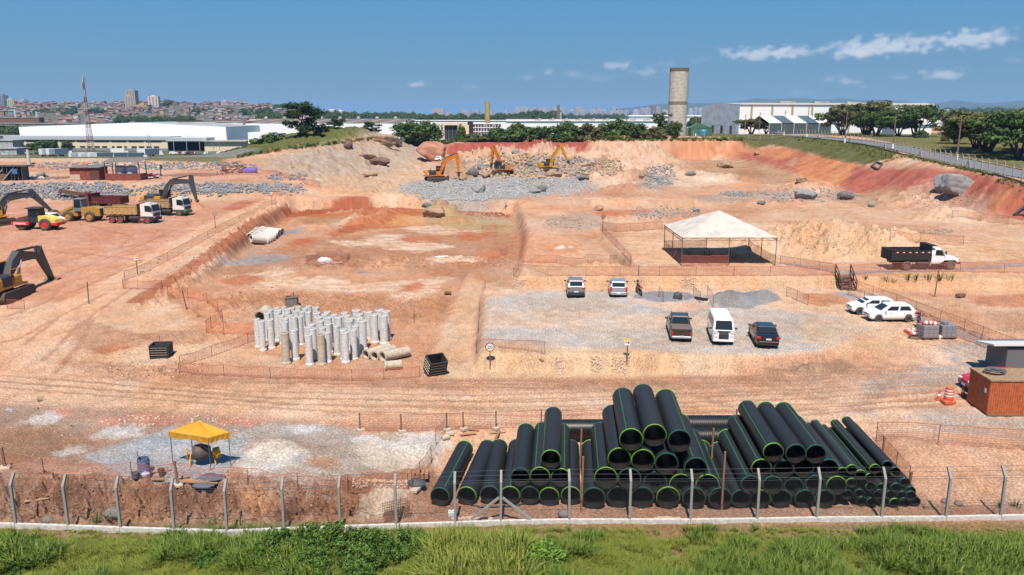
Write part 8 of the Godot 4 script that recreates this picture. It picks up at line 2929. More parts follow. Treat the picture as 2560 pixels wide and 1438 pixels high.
	part("headboard",Mb.new().plate([Vector2(0.36,1.1),Vector2(0.46,1.1),Vector2(0.46,2.6),Vector2(0.95,2.62),Vector2(0.95,2.7),Vector2(0.36,2.7)],2.4).mesh(),bedb,t)
	part("fuel_tank",Mb.new().tube(Vector3(-0.9,0.72,0.9),Vector3(0.4,0.72,0.9),0.28,0.28,14).mesh(),black,t)
	var cr3:=[]
	for q in [[0.6,2.3,1.0],[1.55,2.34,1.0],[2.05,1.62,1.0],[2.3,1.56,0.98],[3.2,1.42,0.94],[3.6,1.22,0.86],[3.68,0.9,0.8]]:
		var yb:=0.72 if q[0] < 2.0 else (1.05 if q[0] < 3.3 else 0.75)
		var w: float = 1.02*q[2]
		cr3.append([Vector3(q[0],yb,-w),Vector3(q[0],lerp(yb,float(q[1]),0.6),-w),Vector3(q[0],q[1] - 0.06,-w*(0.86 if q[1] > 2.0 else 0.94)),Vector3(q[0],q[1],-w*0.75),Vector3(q[0],q[1] + 0.02,0),Vector3(q[0],q[1],w*0.75),Vector3(q[0],q[1] - 0.06,w*(0.86 if q[1] > 2.0 else 0.94)),Vector3(q[0],lerp(yb,float(q[1]),0.6),w),Vector3(q[0],yb,w)])
	part("cab_and_hood",Mb.new().loft(cr3,false).mesh(),white,t)
	part("windshield",Mb.new().quad3(Vector3(1.6,2.28,0.8),Vector3(1.6,2.28,-0.8),Vector3(2.07,1.68,-0.88),Vector3(2.07,1.68,0.88)).mesh(),glass,t)
	part("bumper",Mb.new().box(Vector3(3.7,0.72,0),Vector3(0.22,0.26,2.0),Basis.IDENTITY,0.06).mesh(),black,t)
	part("step",Mb.new().box(Vector3(1.3,0.62,0.98),Vector3(1.3,0.2,0.2)).mesh(),black,t)
	var dirtyw:=mat("cab_white",shade(226,222,220,0.8),0.4,0.0,{"coat": 0.4})
	var tan_:=mat("bed_tan",shade(226,184,122,0.66),0.85,0.0,{"tex": "stain","scale": 0.6})
	var tan2:=mat("bed_tan2",shade(206,170,128,0.66),0.85,0.0,{"tex": "stain","scale": 0.5})
	tipper("dump truck with a white cab and a rusty cream bed, red hubs",spot(333,556),deg_to_rad(-6),dirtyw,tan_,black,mat("hub_red",shade(190,60,56,0.7),0.6))
	tipper("dump truck with a white and green cab behind the cream one",spot(415,538),deg_to_rad(-8),dirtyw,tan2,mat("cab_green",shade(50,110,76,0.7),0.5),mats["rim_brown"])
	tipper("dark red dump truck half hidden behind the wheel loader",spot(262,527),deg_to_rad(172),mat("cab_maroon",shade(112,48,50,0.7),0.6),mat("bed_maroon",shade(104,36,40,0.6),0.8),black,mats["rim_brown"])
	var gold:=mat("digger_yellow",shade(226,160,44,0.72),0.5,0.0,{"tex": "soft","scale": 0.8,"coat": 0.2})
	var orange:=mat("digger_orange",shade(234,132,30,0.72),0.5,0.0,{"tex": "soft","scale": 0.8,"coat": 0.2})
	var dark:=mat("boom_dark",shade(78,80,82,0.62),0.5)
	excavator("nearest excavator, yellow with a dark boom, cut by the left edge",g3(-51.3,78.7),deg_to_rad(87),1.2,gold,dark,[Vector2(2.3,3.2),Vector2(5.3,2.75),Vector2(5.2,3.65),Vector2(6.6,0.4),-1.0],"bucket",0.06,"DEERE")
	excavator("yellow excavator with a muddy curled bucket left of the roller",g3(-78.5,120.5),deg_to_rad(52),1.15,gold,dark,[Vector2(2.0,3.5),Vector2(5.2,3.6),Vector2(4.9,4.4),Vector2(7.2,1.3),-1.0],"bucket",0.1,"DEERE")
	excavator("dark-armed excavator behind the green and white truck",spot(398,520),deg_to_rad(2),1.1,gold,dark,[Vector2(2.4,4.2),Vector2(5.5,4.2),Vector2(5.6,5.3),Vector2(6.1,1.2),1.0],"bucket",0.1,"")
	excavator("orange excavator with a rock hammer, leftmost in the quarry",spot(1092,453),deg_to_rad(12),1.22,orange,orange,[Vector2(2.0,4.3),Vector2(4.3,5.0),Vector2(4.2,5.7),Vector2(4.5,1.6),1.0],"hammer",0.15,"SANY")
	excavator("orange excavator facing away, middle one in the quarry",spot(1257,436),deg_to_rad(142),1.15,orange,orange,[Vector2(1.6,4.6),Vector2(2.9,6.0),Vector2(2.7,6.6),Vector2(3.4,2.2),1.0],"hammer",0.3,"SANY")
	excavator("yellow excavator with a raised arm, rightmost in the quarry",spot(1370,428),deg_to_rad(22),1.1,gold,gold,[Vector2(1.8,4.4),Vector2(3.6,6.2),Vector2(3.2,6.6),Vector2(5.6,2.4),1.0],"hammer",0.2,"")
	t = thing("wheel_loader","yellow articulated wheel loader with a grey cab, bucket to the left","loader",spot(205,552),deg_to_rad(176))
	var lo:=mat("loader_yellow",shade(214,160,66,0.7),0.6,0.0,{"tex": "stain","scale": 0.7})
	part("rear_hood",Mb.new().plate([Vector2(-3.6,0.9),Vector2(-0.5,0.9),Vector2(-0.6,2.2),Vector2(-2.9,2.25),Vector2(-3.5,2.05)],1.7).mesh(),lo,t)
	part("radiator_grille",Mb.new().box(Vector3(-3.58,1.5,0),Vector3(0.1,1.0,1.3)).mesh(),black,t)
	part("front_frame",Mb.new().plate([Vector2(0.2,0.8),Vector2(2.2,0.8),Vector2(2.3,1.5),Vector2(1.4,2.3),Vector2(0.3,1.6)],1.1).mesh(),lo,t)
	var cb:=part("cab",Mb.new().plate([Vector2(-0.7,1.6),Vector2(0.6,1.6),Vector2(0.8,2.2),Vector2(0.6,3.4),Vector2(-0.6,3.45)],1.5).mesh(),mat("cab_bluegrey",shade(116,126,136,0.7),0.6),t)
	part("side_window",Mb.new().plate([Vector2(-0.5,2.15),Vector2(0.62,2.15),Vector2(0.48,3.25),Vector2(-0.45,3.27)],1.54).mesh(),glass,cb)
	part("cab_roof",Mb.new().box(Vector3(0.0,3.5,0),Vector3(1.8,0.12,1.8),Basis.IDENTITY,0.04).mesh(),mats["cab_bluegrey"],cb)
	for sd in [-1.0,1.0]:
		part("lift_arm",limb([Vector2(1.0,2.2),Vector2(2.2,1.7),Vector2(3.2,0.8)],[0.16,0.22,0.16],0.2).mesh(),lo,t).position.z = sd*0.55
		wheel(t,1.5,sd*1.1,0.8,0.6,lo)
		wheel(t,-2.0,sd*1.1,0.8,0.6,lo)
	part("bucket",Mb.new().plate([Vector2(3.1,0.15),Vector2(4.5,0.2),Vector2(3.5,0.35),Vector2(3.3,0.8),Vector2(3.9,1.35),Vector2(3.3,1.3),Vector2(2.95,0.8)],2.7).mesh(),mat("bucket_rust",shade(176,116,66,0.66),0.9,0.0,{"tex": "stain","scale": 0.8}),t)
	part("exhaust",Mb.new().tube(Vector3(-1.6,2.2,0.3),Vector3(-1.6,3.0,0.3),0.08,0.08).mesh(),black,t)
	part("handrail",Mb.new().beam(Vector3(-0.9,2.25,0.8),Vector3(-0.9,2.9,0.8),0.04,0.04).beam(Vector3(-0.9,2.9,0.8),Vector3(-2.2,2.9,0.8),0.04,0.04).beam(Vector3(-2.2,2.9,0.8),Vector3(-2.2,2.25,0.8),0.04,0.04).mesh(),lo,t)
	t = thing("soil_roller","red and yellow padfoot soil roller with a black canopy cab","roller",spot(98,573),deg_to_rad(176))
	t.scale = Vector3.ONE*1.18
	var rd:=mat("roller_red",shade(204,52,40,0.75),0.5)
	var ye:=mat("roller_yellow",shade(234,210,110,0.7),0.5)
	b = Mb.new()
	b.lathe([Vector2(-1.0,0.0),Vector2(-1.0,0.72),Vector2(1.0,0.72),Vector2(1.0,0.0)],26,2)
	for r in 5:
		for i in 18:
			var a:=TAU*(i + 0.5*(r % 2))/18
			b.box(Vector3(cos(a)*0.75,sin(a)*0.75,-0.8 + 0.4*r),Vector3(0.1,0.13,0.16),Basis(Vector3.BACK,a))
	part("drum",b.mesh(),mat("drum_mud",shade(116,92,74),0.9,0.0,{"tex": "stain","scale": 1.0}),t).position = Vector3(1.7,0.78,0)
	for sd in [-1.0,1.0]:
		part("drum_frame",Mb.new().box(Vector3(1.6,0.85,sd*1.12),Vector3(2.3,0.42,0.14),Basis.IDENTITY,0.03).mesh(),rd,t)
		wheel(t,-1.4,sd*0.85,0.72,0.5,rd)
	words_on(t,"DYNAPAC",Vector3(1.6,0.85,-1.2),0.36,mat("letter_white",shade(236,236,236,0.9)),PI)
	part("hood",Mb.new().plate([Vector2(-2.7,0.9),Vector2(-0.5,0.9),Vector2(-0.5,1.75),Vector2(-1.4,1.75),Vector2(-2.6,1.3)],1.5).mesh(),ye,t)
	part("rear_bumper",Mb.new().box(Vector3(-2.5,0.75,0),Vector3(0.9,0.36,1.7),Basis.IDENTITY,0.05).mesh(),rd,t)
	cb = part("cab",Mb.new().plate([Vector2(-0.6,0.9),Vector2(0.8,0.9),Vector2(0.85,1.6),Vector2(0.7,2.6),Vector2(-0.5,2.6)],1.4).mesh(),black,t)
	part("side_window",Mb.new().plate([Vector2(-0.4,1.6),Vector2(0.68,1.6),Vector2(0.58,2.45),Vector2(-0.35,2.45)],1.44).mesh(),glass,cb)
	part("canopy",Mb.new().box(Vector3(0.1,2.68,0),Vector3(1.9,0.12,1.8),Basis.IDENTITY,0.04).mesh(),black,cb)
	var box_cols:=[shade(226,230,232,0.75),shade(70,90,110,0.7),shade(214,218,220,0.75),shade(186,196,206,0.75)]
	var i2:=0
	for q in [[198,392,0.9,3],[222,391,0.9,2],[245,391,0.9,0],[268,391,0.3,1],[310,390,0.3,1],[345,389,0.2,1],[365,385,0.4,0],[385,382,0.3,1],[120,382,1.1,2],[138,382,1.1,3],[160,381,0.2,1],[300,380,0.2,0]]:
		var at:=at_d(q[0],q[1],345.0 if q[1] > 386 else 385.0)
		at.y = maxf(ground(at.x,-at.z),-1.4)
		t = thing("box_truck","%s box truck in the factory yard, %s from the left" % [["white","dark blue","pale","grey-blue"][q[3]],ORD[[120,138,160,198,222,245,268,300,310,345,365,385].find(q[0])]],"truck",at,q[2],"box trucks of the factory yard")
		part("box",Mb.new().box(Vector3(-0.8,2.3,0),Vector3(6.0,2.7,2.4),Basis.IDENTITY,0.04).mesh(),mat("truck_box%d" % q[3],box_cols[q[3]],0.6),t)
		part("rear_doors",Mb.new().box(Vector3(-3.84,2.3,0),Vector3(0.06,2.5,2.2)).mesh(),mat("truck_box0",box_cols[0],0.6),t)
		part("cab",Mb.new().plate([Vector2(2.35,0.6),Vector2(4.0,0.6),Vector2(4.0,1.6),Vector2(3.6,2.6),Vector2(2.35,2.6)],2.2).mesh(),dirtyw,t)
		part("windshield",Mb.new().quad3(Vector3(4.03,1.6,1.0),Vector3(4.03,1.6,-1.0),Vector3(3.65,2.5,-1.0),Vector3(3.65,2.5,1.0)).mesh(),glass,t)
		for x in [3.1,-2.2]:
			for sd in [-1.0,1.0]:
				wheel(t,x,sd*0.95,0.45,0.3,mats["rim_grey"])
		i2 += 1
	i2 = 0
	var far_paint:=[white,silver,blk,paint("far_red",shade(170,50,46,0.7)),pewter]
	for q in [[68,380,2,0.3],[98,380,2,0.2],[116,383,1,0.2],[434,382,0,0.1],[455,381,3,1.2],[463,383,0,1.0],[474,382,2,0.9],[484,382,3,1.2],[493,382,1,0.8],[520,381,0,0.2],[527,383,4,0.3],[552,382,0,0.1],[560,380,2,0.2],[573,381,4,0.2],[592,380,0,0.1],[616,383,2,0.3],[628,382,0,0.2],[1950,337,1,0.5],[2311,329,0,0.0]]:
		var at:=at_d(q[0],q[1],402.0 if q[0] < 1000 else 330.0)
		at.y = ground(at.x,-at.z)
		car("%s car in the %s, %s from the left" % [["white","silver","black","red","grey"][q[2]],"factory car park" if q[0] < 1000 else "upper road",ORD[i2 if q[0] < 1000 else i2 - 17]],at,q[3],mk.call(hatch,{"paint": far_paint[q[2]],"group": "cars by the factories"}))
		i2 += 1
# ================================================================ rocks
var ico_v:=[]
var ico_f:=[]
func ico(sub: int) -> void:
	var g:=(1.0 + sqrt(5.0))*0.5
	ico_v = []
	for q in [[-1,g,0],[1,g,0],[-1,-g,0],[1,-g,0],[0,-1,g],[0,1,g],[0,-1,-g],[0,1,-g],[g,0,-1],[g,0,1],[-g,0,-1],[-g,0,1]]:
		ico_v.append(Vector3(q[0],q[1],q[2]).normalized())
	ico_f = [[0,11,5],[0,5,1],[0,1,7],[0,7,10],[0,10,11],[1,5,9],[5,11,4],[11,10,2],[10,7,6],[7,1,8],[3,9,4],[3,4,2],[3,2,6],[3,6,8],[3,8,9],[4,9,5],[2,4,11],[6,2,10],[8,6,7],[9,8,1]]
	for s in sub:
		var seen:={}
		var nf:=[]
		for f in ico_f:
			var m:=[]
			for e in [[f[0],f[1]],[f[1],f[2]],[f[2],f[0]]]:
				var key:="%d_%d" % [mini(e[0],e[1]),maxi(e[0],e[1])]
				if not seen.has(key):
					seen[key] = ico_v.size()
					ico_v.append(((ico_v[e[0]] + ico_v[e[1]]) as Vector3).normalized())
				m.append(seen[key])
			nf += [[f[0],m[0],m[2]],[f[1],m[1],m[0]],[f[2],m[2],m[1]],[m[0],m[1],m[2]]]
		ico_f = nf
# broken stone: a ball cut by planes; soft = worn boulder
func rock(sd: int,cuts: int,rough: float,soft:=false) -> ArrayMesh:
	var rg:=RandomNumberGenerator.new()
	rg.seed = sd
	var f:=FastNoiseLite.new()
	f.seed = sd
	f.frequency = 1.3
	f.fractal_octaves = 4
	var pl:=[]
	for i in cuts:
		pl.append([Vector3(rg.randfn(),rg.randfn(),rg.randfn()).normalized(),rg.randf_range(0.55,0.95)])
	var vs:=[]
	for d in ico_v:
		var r:=1.0
		for p in pl:
			var c: float = d.dot(p[0])
			if c > 0.05:
				r = minf(r,p[1]/c)
		vs.append(d*r*(1.0 + rough*f.get_noise_3dv(d)))
	var ns:=[]
	for i in vs.size():
		ns.append(Vector3.ZERO)
	for q in ico_f:
		var e: Vector3 = (vs[q[1]] - vs[q[0]]).cross(vs[q[2]] - vs[q[0]])
		for k in q:
			ns[k] += e
	var b:=Mb.new()
	for q in ico_f:
		if soft:
			b.tri(vs[q[0]],vs[q[1]],vs[q[2]],ns[q[0]],ns[q[1]],ns[q[2]])
		else:
			b.flat(vs[q[0]],vs[q[1]],vs[q[2]])
	return b.mesh()
func scatter(called: String,meshes: Array,m: Material,xs: Array,label: String,category: String) -> void:
	var root:=Node3D.new()
	root.name = numbered(called)
	add_child(root)
	tag(root,label,category,"","stuff")
	for k in meshes.size():
		var mm:=MultiMesh.new()
		mm.transform_format = MultiMesh.TRANSFORM_3D
		mm.mesh = meshes[k]
		var mine:=[]
		for i in range(k,xs.size(),meshes.size()):
			mine.append(xs[i])
		mm.instance_count = mine.size()
		for i in mine.size():
			mm.set_instance_transform(i,mine[i])
		var mi:=MultiMeshInstance3D.new()
		mi.name = "stones"
		mi.multimesh = mm
		mi.material_override = m
		root.add_child(mi,true)
		mi.set_meta("kind","stuff")
func stone_at(p: Vector3,s: float,sink:=0.3) -> Transform3D:
	var bs:=Basis(Vector3(rng.randfn(),rng.randfn(),rng.randfn()).normalized(),rng.randf()*TAU).scaled(Vector3(s,s*0.85,s)*rng.randf_range(0.85,1.15))
	return Transform3D(bs,p + Vector3(0,s*sink,0))
# a ground point inside a ragged oval patch
func in_patch(q: Array) -> Vector3:
	for k in 6:
		var u:=rng.randf_range(-1,1)
		var v:=rng.randf_range(-1,1)
		var px:=lerpf(q[0],q[1],u*0.5 + 0.5)
		var py:=lerpf(q[2],q[3],v*0.5 + 0.5)
		if pow(absf(u),2.6) + v*v < 0.85 + 0.9*nz_b.get_noise_2d(px*0.03,py*0.06) or k == 5:
			return spot(px,py)
	return Vector3.ZERO
func build_rocks() -> void:
	ico(1)
	var ms:=[]
	for i in 7:
		ms.append(rock(100 + i,13,0.08))
	var grey:=mat("rock_grey",shade(164,168,174,0.66),0.95,0.0,{"tex": "stain","scale": 0.8})
	var light:=mat("rock_light",shade(196,198,200,0.7),0.95,0.0,{"tex": "stain","scale": 0.8})
	var tan_:=mat("rock_tan",shade(206,182,156,0.66),0.95,0.0,{"tex": "stain","scale": 0.6})
	for q in [[-60,350,456,501,150,800,0.45,1.0,grey,"left half of the rock-faced terrace bank"],[320,610,456,492,70,320,0.35,0.8,grey,"middle of the rock-faced terrace bank"],[390,760,458,484,80,420,0.45,1.0,grey,"right end of the rock-faced terrace bank"],
			[70,650,405,426,90,600,0.4,0.9,grey,"second rock bank behind the terrace sheds"],[650,780,434,452,40,60,0.4,0.9,grey,"rock line beside the track at the end of the terrace"],[640,770,455,490,30,60,0.4,0.8,grey,"stones above the red road bank"],
			[990,1320,446,503,120,1900,0.3,0.75,light,"left part of the pale quarry rubble"],[1240,1500,438,494,90,1300,0.3,0.75,light,"right part of the pale quarry rubble"],
			[1140,1500,382,448,90,700,0.7,1.8,tan_,"broken ground behind the quarry excavators"],[1290,1490,392,442,40,420,0.5,1.4,grey,"grey broken rock round the right quarry excavator"],[1430,1570,395,440,30,260,0.5,1.3,tan_,"broken blocks at the foot of the pale earth mound"],[1605,1695,408,470,60,320,0.35,0.8,grey,"grey rubble tongue right of the quarry"],[1800,1890,478,492,30,90,0.3,0.7,grey,"small rubble strip left of the grey blocks"],
			[1880,2160,468,506,60,220,0.25,0.7,grey,"flat rubble round the large grey blocks"],[1360,1480,538,572,30,140,0.2,0.5,tan_,"stony patch beside the haul road bend"],[1560,1760,515,548,40,160,0.2,0.5,grey,"stony patch before the dirt heaps"],[2310,2385,572,586,22,30,0.25,0.55,tan_,"pale stones behind the black dump truck"],
			[2260,2480,478,520,30,120,0.2,0.5,tan_,"stony ground below the big grey boulder"],[1170,1280,528,560,20,90,0.2,0.45,light,"white stones in the back right of the excavation"]]:
		var small:=[]
		for i in q[5] + int(q[4]*0.72):
			small.append(stone_at(in_patch(q),rng.randf_range(q[6]*0.4,q[6]*0.9)))
		scatter("rubble",ms,q[8],small,"small broken stones of the " + q[9],"rubble")
		for i in int(q[4]*0.28):
			var o:=single("rock",ms[i % 7],q[8],"broken rock of the " + q[9],"rock",Vector3.ZERO,0.0,"rocks of the " + q[9])
			o.transform = stone_at(in_patch(q),rng.randf_range(q[6],q[7])*0.62)
	var peb:=[]
	for i in 2600:
		var p:=g3(rng.randf_range(-30,34),rng.randf_range(36.0,80.0))
		peb.append(stone_at(p,rng.randf_range(0.015,0.06),0.2))
	for q in [[1392,1408,892,940],[1478,1502,892,938],[1530,1575,892,935],[1280,1312,700,725],[1700,1745,695,722],[880,1020,1200,1220],[1130,1230,1296,1300],[1640,1700,1296,1300],[60,520,880,945],[250,640,1040,1066]]:
		for i in 130:
			peb.append(stone_at(spot(rng.randf_range(q[0],q[1]),rng.randf_range(q[2],q[3])),rng.randf_range(0.03,0.12),0.2))
	scatter("pebbles",[ms[0],ms[3]],mat("pebble",shade(216,186,160,0.6),0.95),peb,"loose pale stones strewn over the near ground","stones")
	var clods:=[]
	for q in [[-60,900,1215,1298,420],[540,1100,735,785,160],[720,1290,640,668,120],[260,520,905,945,110],[360,700,515,740,160],[700,1290,505,525,130],[1940,2210,570,640,60],[1440,1700,350,420,120]]:
		for i in q[4]:
			clods.append(stone_at(spot(rng.randf_range(q[0],q[1]),rng.randf_range(q[2],q[3])),rng.randf_range(0.025,0.085)*(1.0 if q[2] > 700 else 1.7),0.1))
	scatter("clods",[ms[1],ms[5]],mat("clod",shade(186,138,106,0.62),1.0,0.0,{"tex": "stain","scale": 2.0}),clods,"clods of brown earth on the dug banks","earth clods")
	ico(3)
	var bm:=[mat("boulder_grey",shade(158,157,158,0.8),0.95,0.0,{"tex": "stain","scale": 0.5,"bump": 0.8}),mat("boulder_tan",shade(206,172,140,0.62),0.95,0.0,{"tex": "stain","scale": 0.4,"bump": 0.8}),mat("boulder_brown",shade(140,110,94,0.68),0.95,0.0,{"tex": "stain","scale": 0.4,"bump": 0.8}),mat("boulder_pink",shade(212,150,124,0.66),0.95,0.0,{"tex": "stain","scale": 0.3,"bump": 0.8}),mat("boulder_dark",shade(132,130,128,0.72),0.95,0.0,{"tex": "stain","scale": 0.5,"bump": 0.8})]
	var sd:=300
	for q in [[2398,490,5.6,5.0,4.2,0,1,"huge rounded grey boulder sitting on the red right-hand slope"],[2362,478,3.6,3.4,3.2,0,1,"left lobe leaning on the huge rounded grey boulder"],[2014,499,4.8,2.1,2.6,0,0,"large flat-topped grey block among the rubble at right"],[2118,500,3.0,1.9,2.4,4,0,"dark grey pointed block right of the flat-topped one"],[2182,518,1.3,1.1,1.0,0,1,"small rounded grey stone at the right end of the rubble"],[1906,512,1.6,0.8,1.2,4,0,"low dark slab at the front of the flat rubble"],
			[1082,402,10.4,6.6,7.0,3,1,"great pink boulder behind the small white car"],[962,364,8.2,4.2,6.0,1,1,"tan and dark boulder crowning the pale hill"],[990,366,3.8,3.0,4.0,2,1,"brown boulder against the right of the hill-crowning one"],[867,371,3.0,2.6,3.0,2,1,"dark brown boulder on the hill's left shoulder"],[918,400,5.2,2.0,3.0,2,1,"long dark brown boulder in the hollow of the hill, upper one"],[948,412,5.4,2.6,3.6,2,1,"rounded dark brown boulder in the hollow of the hill, lower one"],[925,440,3.6,1.4,2.0,1,0,"tan slab lying below the hill"],
			[1086,545,4.2,2.6,3.0,1,1,"tan boulder with a dark face inside the excavation"],[1066,520,1.8,1.2,0.9,4,1,"dark patch-like stone on the top of the excavation boulder"],[1162,436,4.6,2.0,3.0,1,0,"brownish slab right of the hammer excavator"],[1183,440,2.6,2.6,2.0,4,0,"dark cube-like block behind the quarry rubble"],[1203,425,2.4,2.4,2.0,0,0,"pale grey block with a dark side"],[1158,452,2.4,2.4,1.8,1,0,"upright pale block touching the hammer's chisel"],[1213,445,2.4,1.6,2.0,1,0,"tan block left of the middle excavator"],[1197,483,3.0,2.4,2.4,0,1,"big rounded grey boulder standing in the pale rubble"],[1355,480,2.2,1.6,1.8,4,0,"dark rock at the right front of the pale rubble"],[1338,484,2.4,1.1,1.8,0,0,"flat white-topped rock beside the dark rock"],[1388,443,4.4,1.9,2.4,1,1,"long tan boulder below the rightmost quarry excavator"],[1322,419,2.2,1.8,2.0,4,0,"black-mouthed rock between the two right excavators"],[1457,452,3.4,1.5,2.2,4,0,"dark slanting slab at the right end of the rubble"],[1482,418,2.8,1.6,2.2,2,0,"brown rock on the slope right of the excavators"],[1290,386,2.6,1.8,2.0,0,0,"grey rock on the ridge behind the middle excavator"],[1607,446,1.6,1.7,1.4,1,0,"upright brown rock at the grey rubble tongue"],[1815,421,4.8,2.6,3.0,1,1,"smooth pale boulder on the pit floor at right"],[1727,440,2.6,1.4,1.8,4,0,"dark jagged rock in the open middle of the pit"],[2004,457,2.8,1.4,1.8,1,0,"tan block at the foot of the red slope"],[1893,388,2.2,1.4,2.0,1,1,"pinkish stone far back on the pit floor"],[1500,527,1.8,1.1,1.4,1,0,"pointed tan rock by the haul road"],[1742,530,1.2,0.8,1.0,0,0,"grey rock left of the white tent"],[1120,738,0.8,0.5,0.6,2,0,"dark brown rock at the foot of the car park ramp"],[2405,745,0.9,0.5,0.7,2,1,"brown stone below the bank at right"],[1353,905,0.45,0.35,0.4,1,0,"pale stone stuck in the car park bank"]]:
		var p:=spot(q[0],q[1])
		var o:=single("boulder",rock(sd,9 if q[6] == 1 else 8,0.16 if q[6] == 1 else 0.1,q[6] == 1),bm[q[5]],q[7],"boulder",p + Vector3(0,q[3]*0.36,-q[4]*0.3))
		o.basis = Basis(Vector3.UP,rng.randf_range(-0.5,0.5)).scaled(Vector3(q[2],q[3],q[4])*0.56)
		sd += 1
# ================================================================ weeds and shrubs in front
func tuft(sd: int,n: int,high: float,spread: float,wide: float,cols: Array) -> ArrayMesh:
	var rg:=RandomNumberGenerator.new()
	rg.seed = sd
	var b:=Mb.new().paint(Color(1,1,1))
	for i in n:
		var a:=rg.randf()*TAU
		var out:=Vector3(cos(a),0,sin(a))
		var p:=out*rg.randf()*spread*0.5
		var h:=high*rg.randf_range(0.5,1.15)
		var lean:=rg.randf_range(0.15,0.9)*h
		var side:=Vector3(-out.z,0,out.x)*wide*rg.randf_range(0.7,1.3)
		b.col = cols[rg.randi() % cols.size()]*rg.randf_range(0.75,1.2)
		b.col.a = 1.0
		var m:=p + out*lean*0.35 + Vector3(0,h*0.6,0)
		var t:=p + out*lean + Vector3(0,h*(1.0 - 0.25*lean/h),0)
		var up_:=(out*0.4 + Vector3.UP*0.9).normalized()
		b.tri(p - side,p + side,m + side*0.8,up_,up_,up_)
		b.tri(p - side,m + side*0.8,m - side*0.8,up_,up_,up_)
		b.tri(m - side*0.8,m + side*0.8,t,up_,up_,up_)
	return b.mesh()
func build_weeds() -> void:
	var gm:=mat("grass",Color(1,1,1),0.7,0.0,{"vertex": true,"spec": 0.25,"backlight": Color(0.09,0.09,0.02)})
	var yel:=[Color(0.2,0.25,0.04),Color(0.29,0.31,0.06),Color(0.14,0.19,0.03),Color(0.34,0.3,0.11)]
	var grn:=[Color(0.09,0.16,0.026),Color(0.14,0.215,0.034),Color(0.06,0.11,0.02),Color(0.21,0.25,0.055)]
	var protos:=[tuft(1,34,0.42,0.4,0.011,yel),tuft(2,30,0.5,0.4,0.012,grn),tuft(3,26,0.72,0.5,0.017,grn),tuft(4,26,0.34,0.45,0.01,yel),tuft(5,26,1.05,0.7,0.02,yel + grn)]
	var lots:=[[],[],[],[],[]]
	for i in 42000:
		var d:=rng.randf_range(25.5,34.35)
		var x:=rng.randf_range(-0.74,0.74)*d
		var n:=nz_a.get_noise_2d(x*0.12,d*0.2)
		var n2:=nz_b.get_noise_2d(x*0.35 + 9.0,d*0.5)
		if n2 < -0.42 or (d > 33.4 and rng.randf() < 0.55 + n2):
			continue
		var k:=0
		if n > 0.08:
			k = 1 if rng.randf() < 0.7 else 2
		elif n < -0.16 and rng.randf() < 0.7:
			k = 3
		if x > -3.6 and x < 0.6 and rng.randf() < 0.4:
			k = 4
		if x > 8.0 and n2 > 0.12 and rng.randf() < 0.45:
			k = 2
		var s:=rng.randf_range(0.7,1.25)*(1.0 + 0.35*n)*(1.0 - 0.45*ss(32.2,34.2,d))
		lots[k].append(Transform3D(Basis(Vector3.UP,rng.randf()*TAU).scaled(Vector3(s,s,s)),g3(x,d,-0.03)))
	var root:=Node3D.new()
	root.name = "wild_grass"
	add_child(root)
	tag(root,"thick yellow-green wild grass along the foot of the picture","grass","","stuff")
	for k in 5:
		var mm:=MultiMesh.new()
		mm.transform_format = MultiMesh.TRANSFORM_3D
		mm.mesh = protos[k]
		mm.instance_count = lots[k].size()
		for i in lots[k].size():
			mm.set_instance_transform(i,lots[k][i])
		var mi:=MultiMeshInstance3D.new()
		mi.name = "grass_tufts"
		mi.multimesh = mm
		mi.material_override = gm
		root.add_child(mi,true)
		mi.set_meta("kind","stuff")
	for q in [[432,886,0.75,1,"grass tuft beside the left black formwork box"],[100,1004,0.9,1,"grass tuft at the edge of the haul road, lower left"],[35,992,0.5,3,"thin grass at the road edge near the left side"],[178,1066,0.7,3,"dry grass patch in the mixer yard"],[132,1066,0.5,3,"small dry tuft in the mixer yard"],[95,1023,0.4,1,"tiny green tuft beside the lime patch"],[240,1306,1.0,2,"long grass against the low wall at left"],[275,1305,0.8,2,"second long grass tuft against the low wall"],[530,1312,0.9,1,"green tuft behind the low wall, fourth bay"],[600,1312,0.8,1,"green tuft behind the low wall, fifth bay"],[2215,703,1.6,1,"green weed on the bank below the truck, first from left"],[2235,706,1.2,1,"green weed on the bank below the truck, second from left"],[2270,700,1.8,1,"green weed on the bank below the truck, third from left"],[2290,700,1.8,1,"green weed on the bank below the truck, fourth from left"],[2320,700,1.9,1,"green weed on the bank below the truck, fifth from left"],[2350,701,2.0,1,"green weed on the bank below the truck, sixth from left"],[2375,700,1.8,1,"green weed on the bank below the truck, rightmost"],[2165,698,1.3,1,"green weed just right of the timber stairs"],[2245,1276,0.5,1,"little green weed before the small pipes"],[2310,1270,0.5,1,"little green weed right of the small pipes"],[2540,1268,1.1,1,"green weeds at the foot of the right bank"],[2500,1268,0.9,1,"weeds left of those at the right bank foot"],[1505,728,0.9,3,"dry weed on the bank between the two silver cars"],[497,792,0.8,1,"weed at the mound behind the bright orange net"],[650,1068,0.4,3,"dry weed at the road edge"]]:
		single("weed_clump",protos[q[3]],gm,q[4],"weed",spot(q[0],q[1],-0.02),rng.randf()*TAU,"weeds on the site").scale = Vector3.ONE*q[2]
	var along:=[]
	for i in 420:
		var d:=rng.randf_range(125,285)
		along.append(Transform3D(Basis(Vector3.UP,rng.randf()*TAU).scaled(Vector3.ONE*rng.randf_range(0.8,2.0)),g3(road_line(d) - rng.randf_range(0.2,5.0)*(1.0 if d > 190 else 0.25),d,-0.05)))
	for i in 900:
		along.append(Transform3D(Basis(Vector3.UP,rng.randf()*TAU).scaled(Vector3.ONE*rng.randf_range(1.2,3.0)),spot(rng.randf_range(1140,1860),rng.randf_range(345,353),-0.05)))
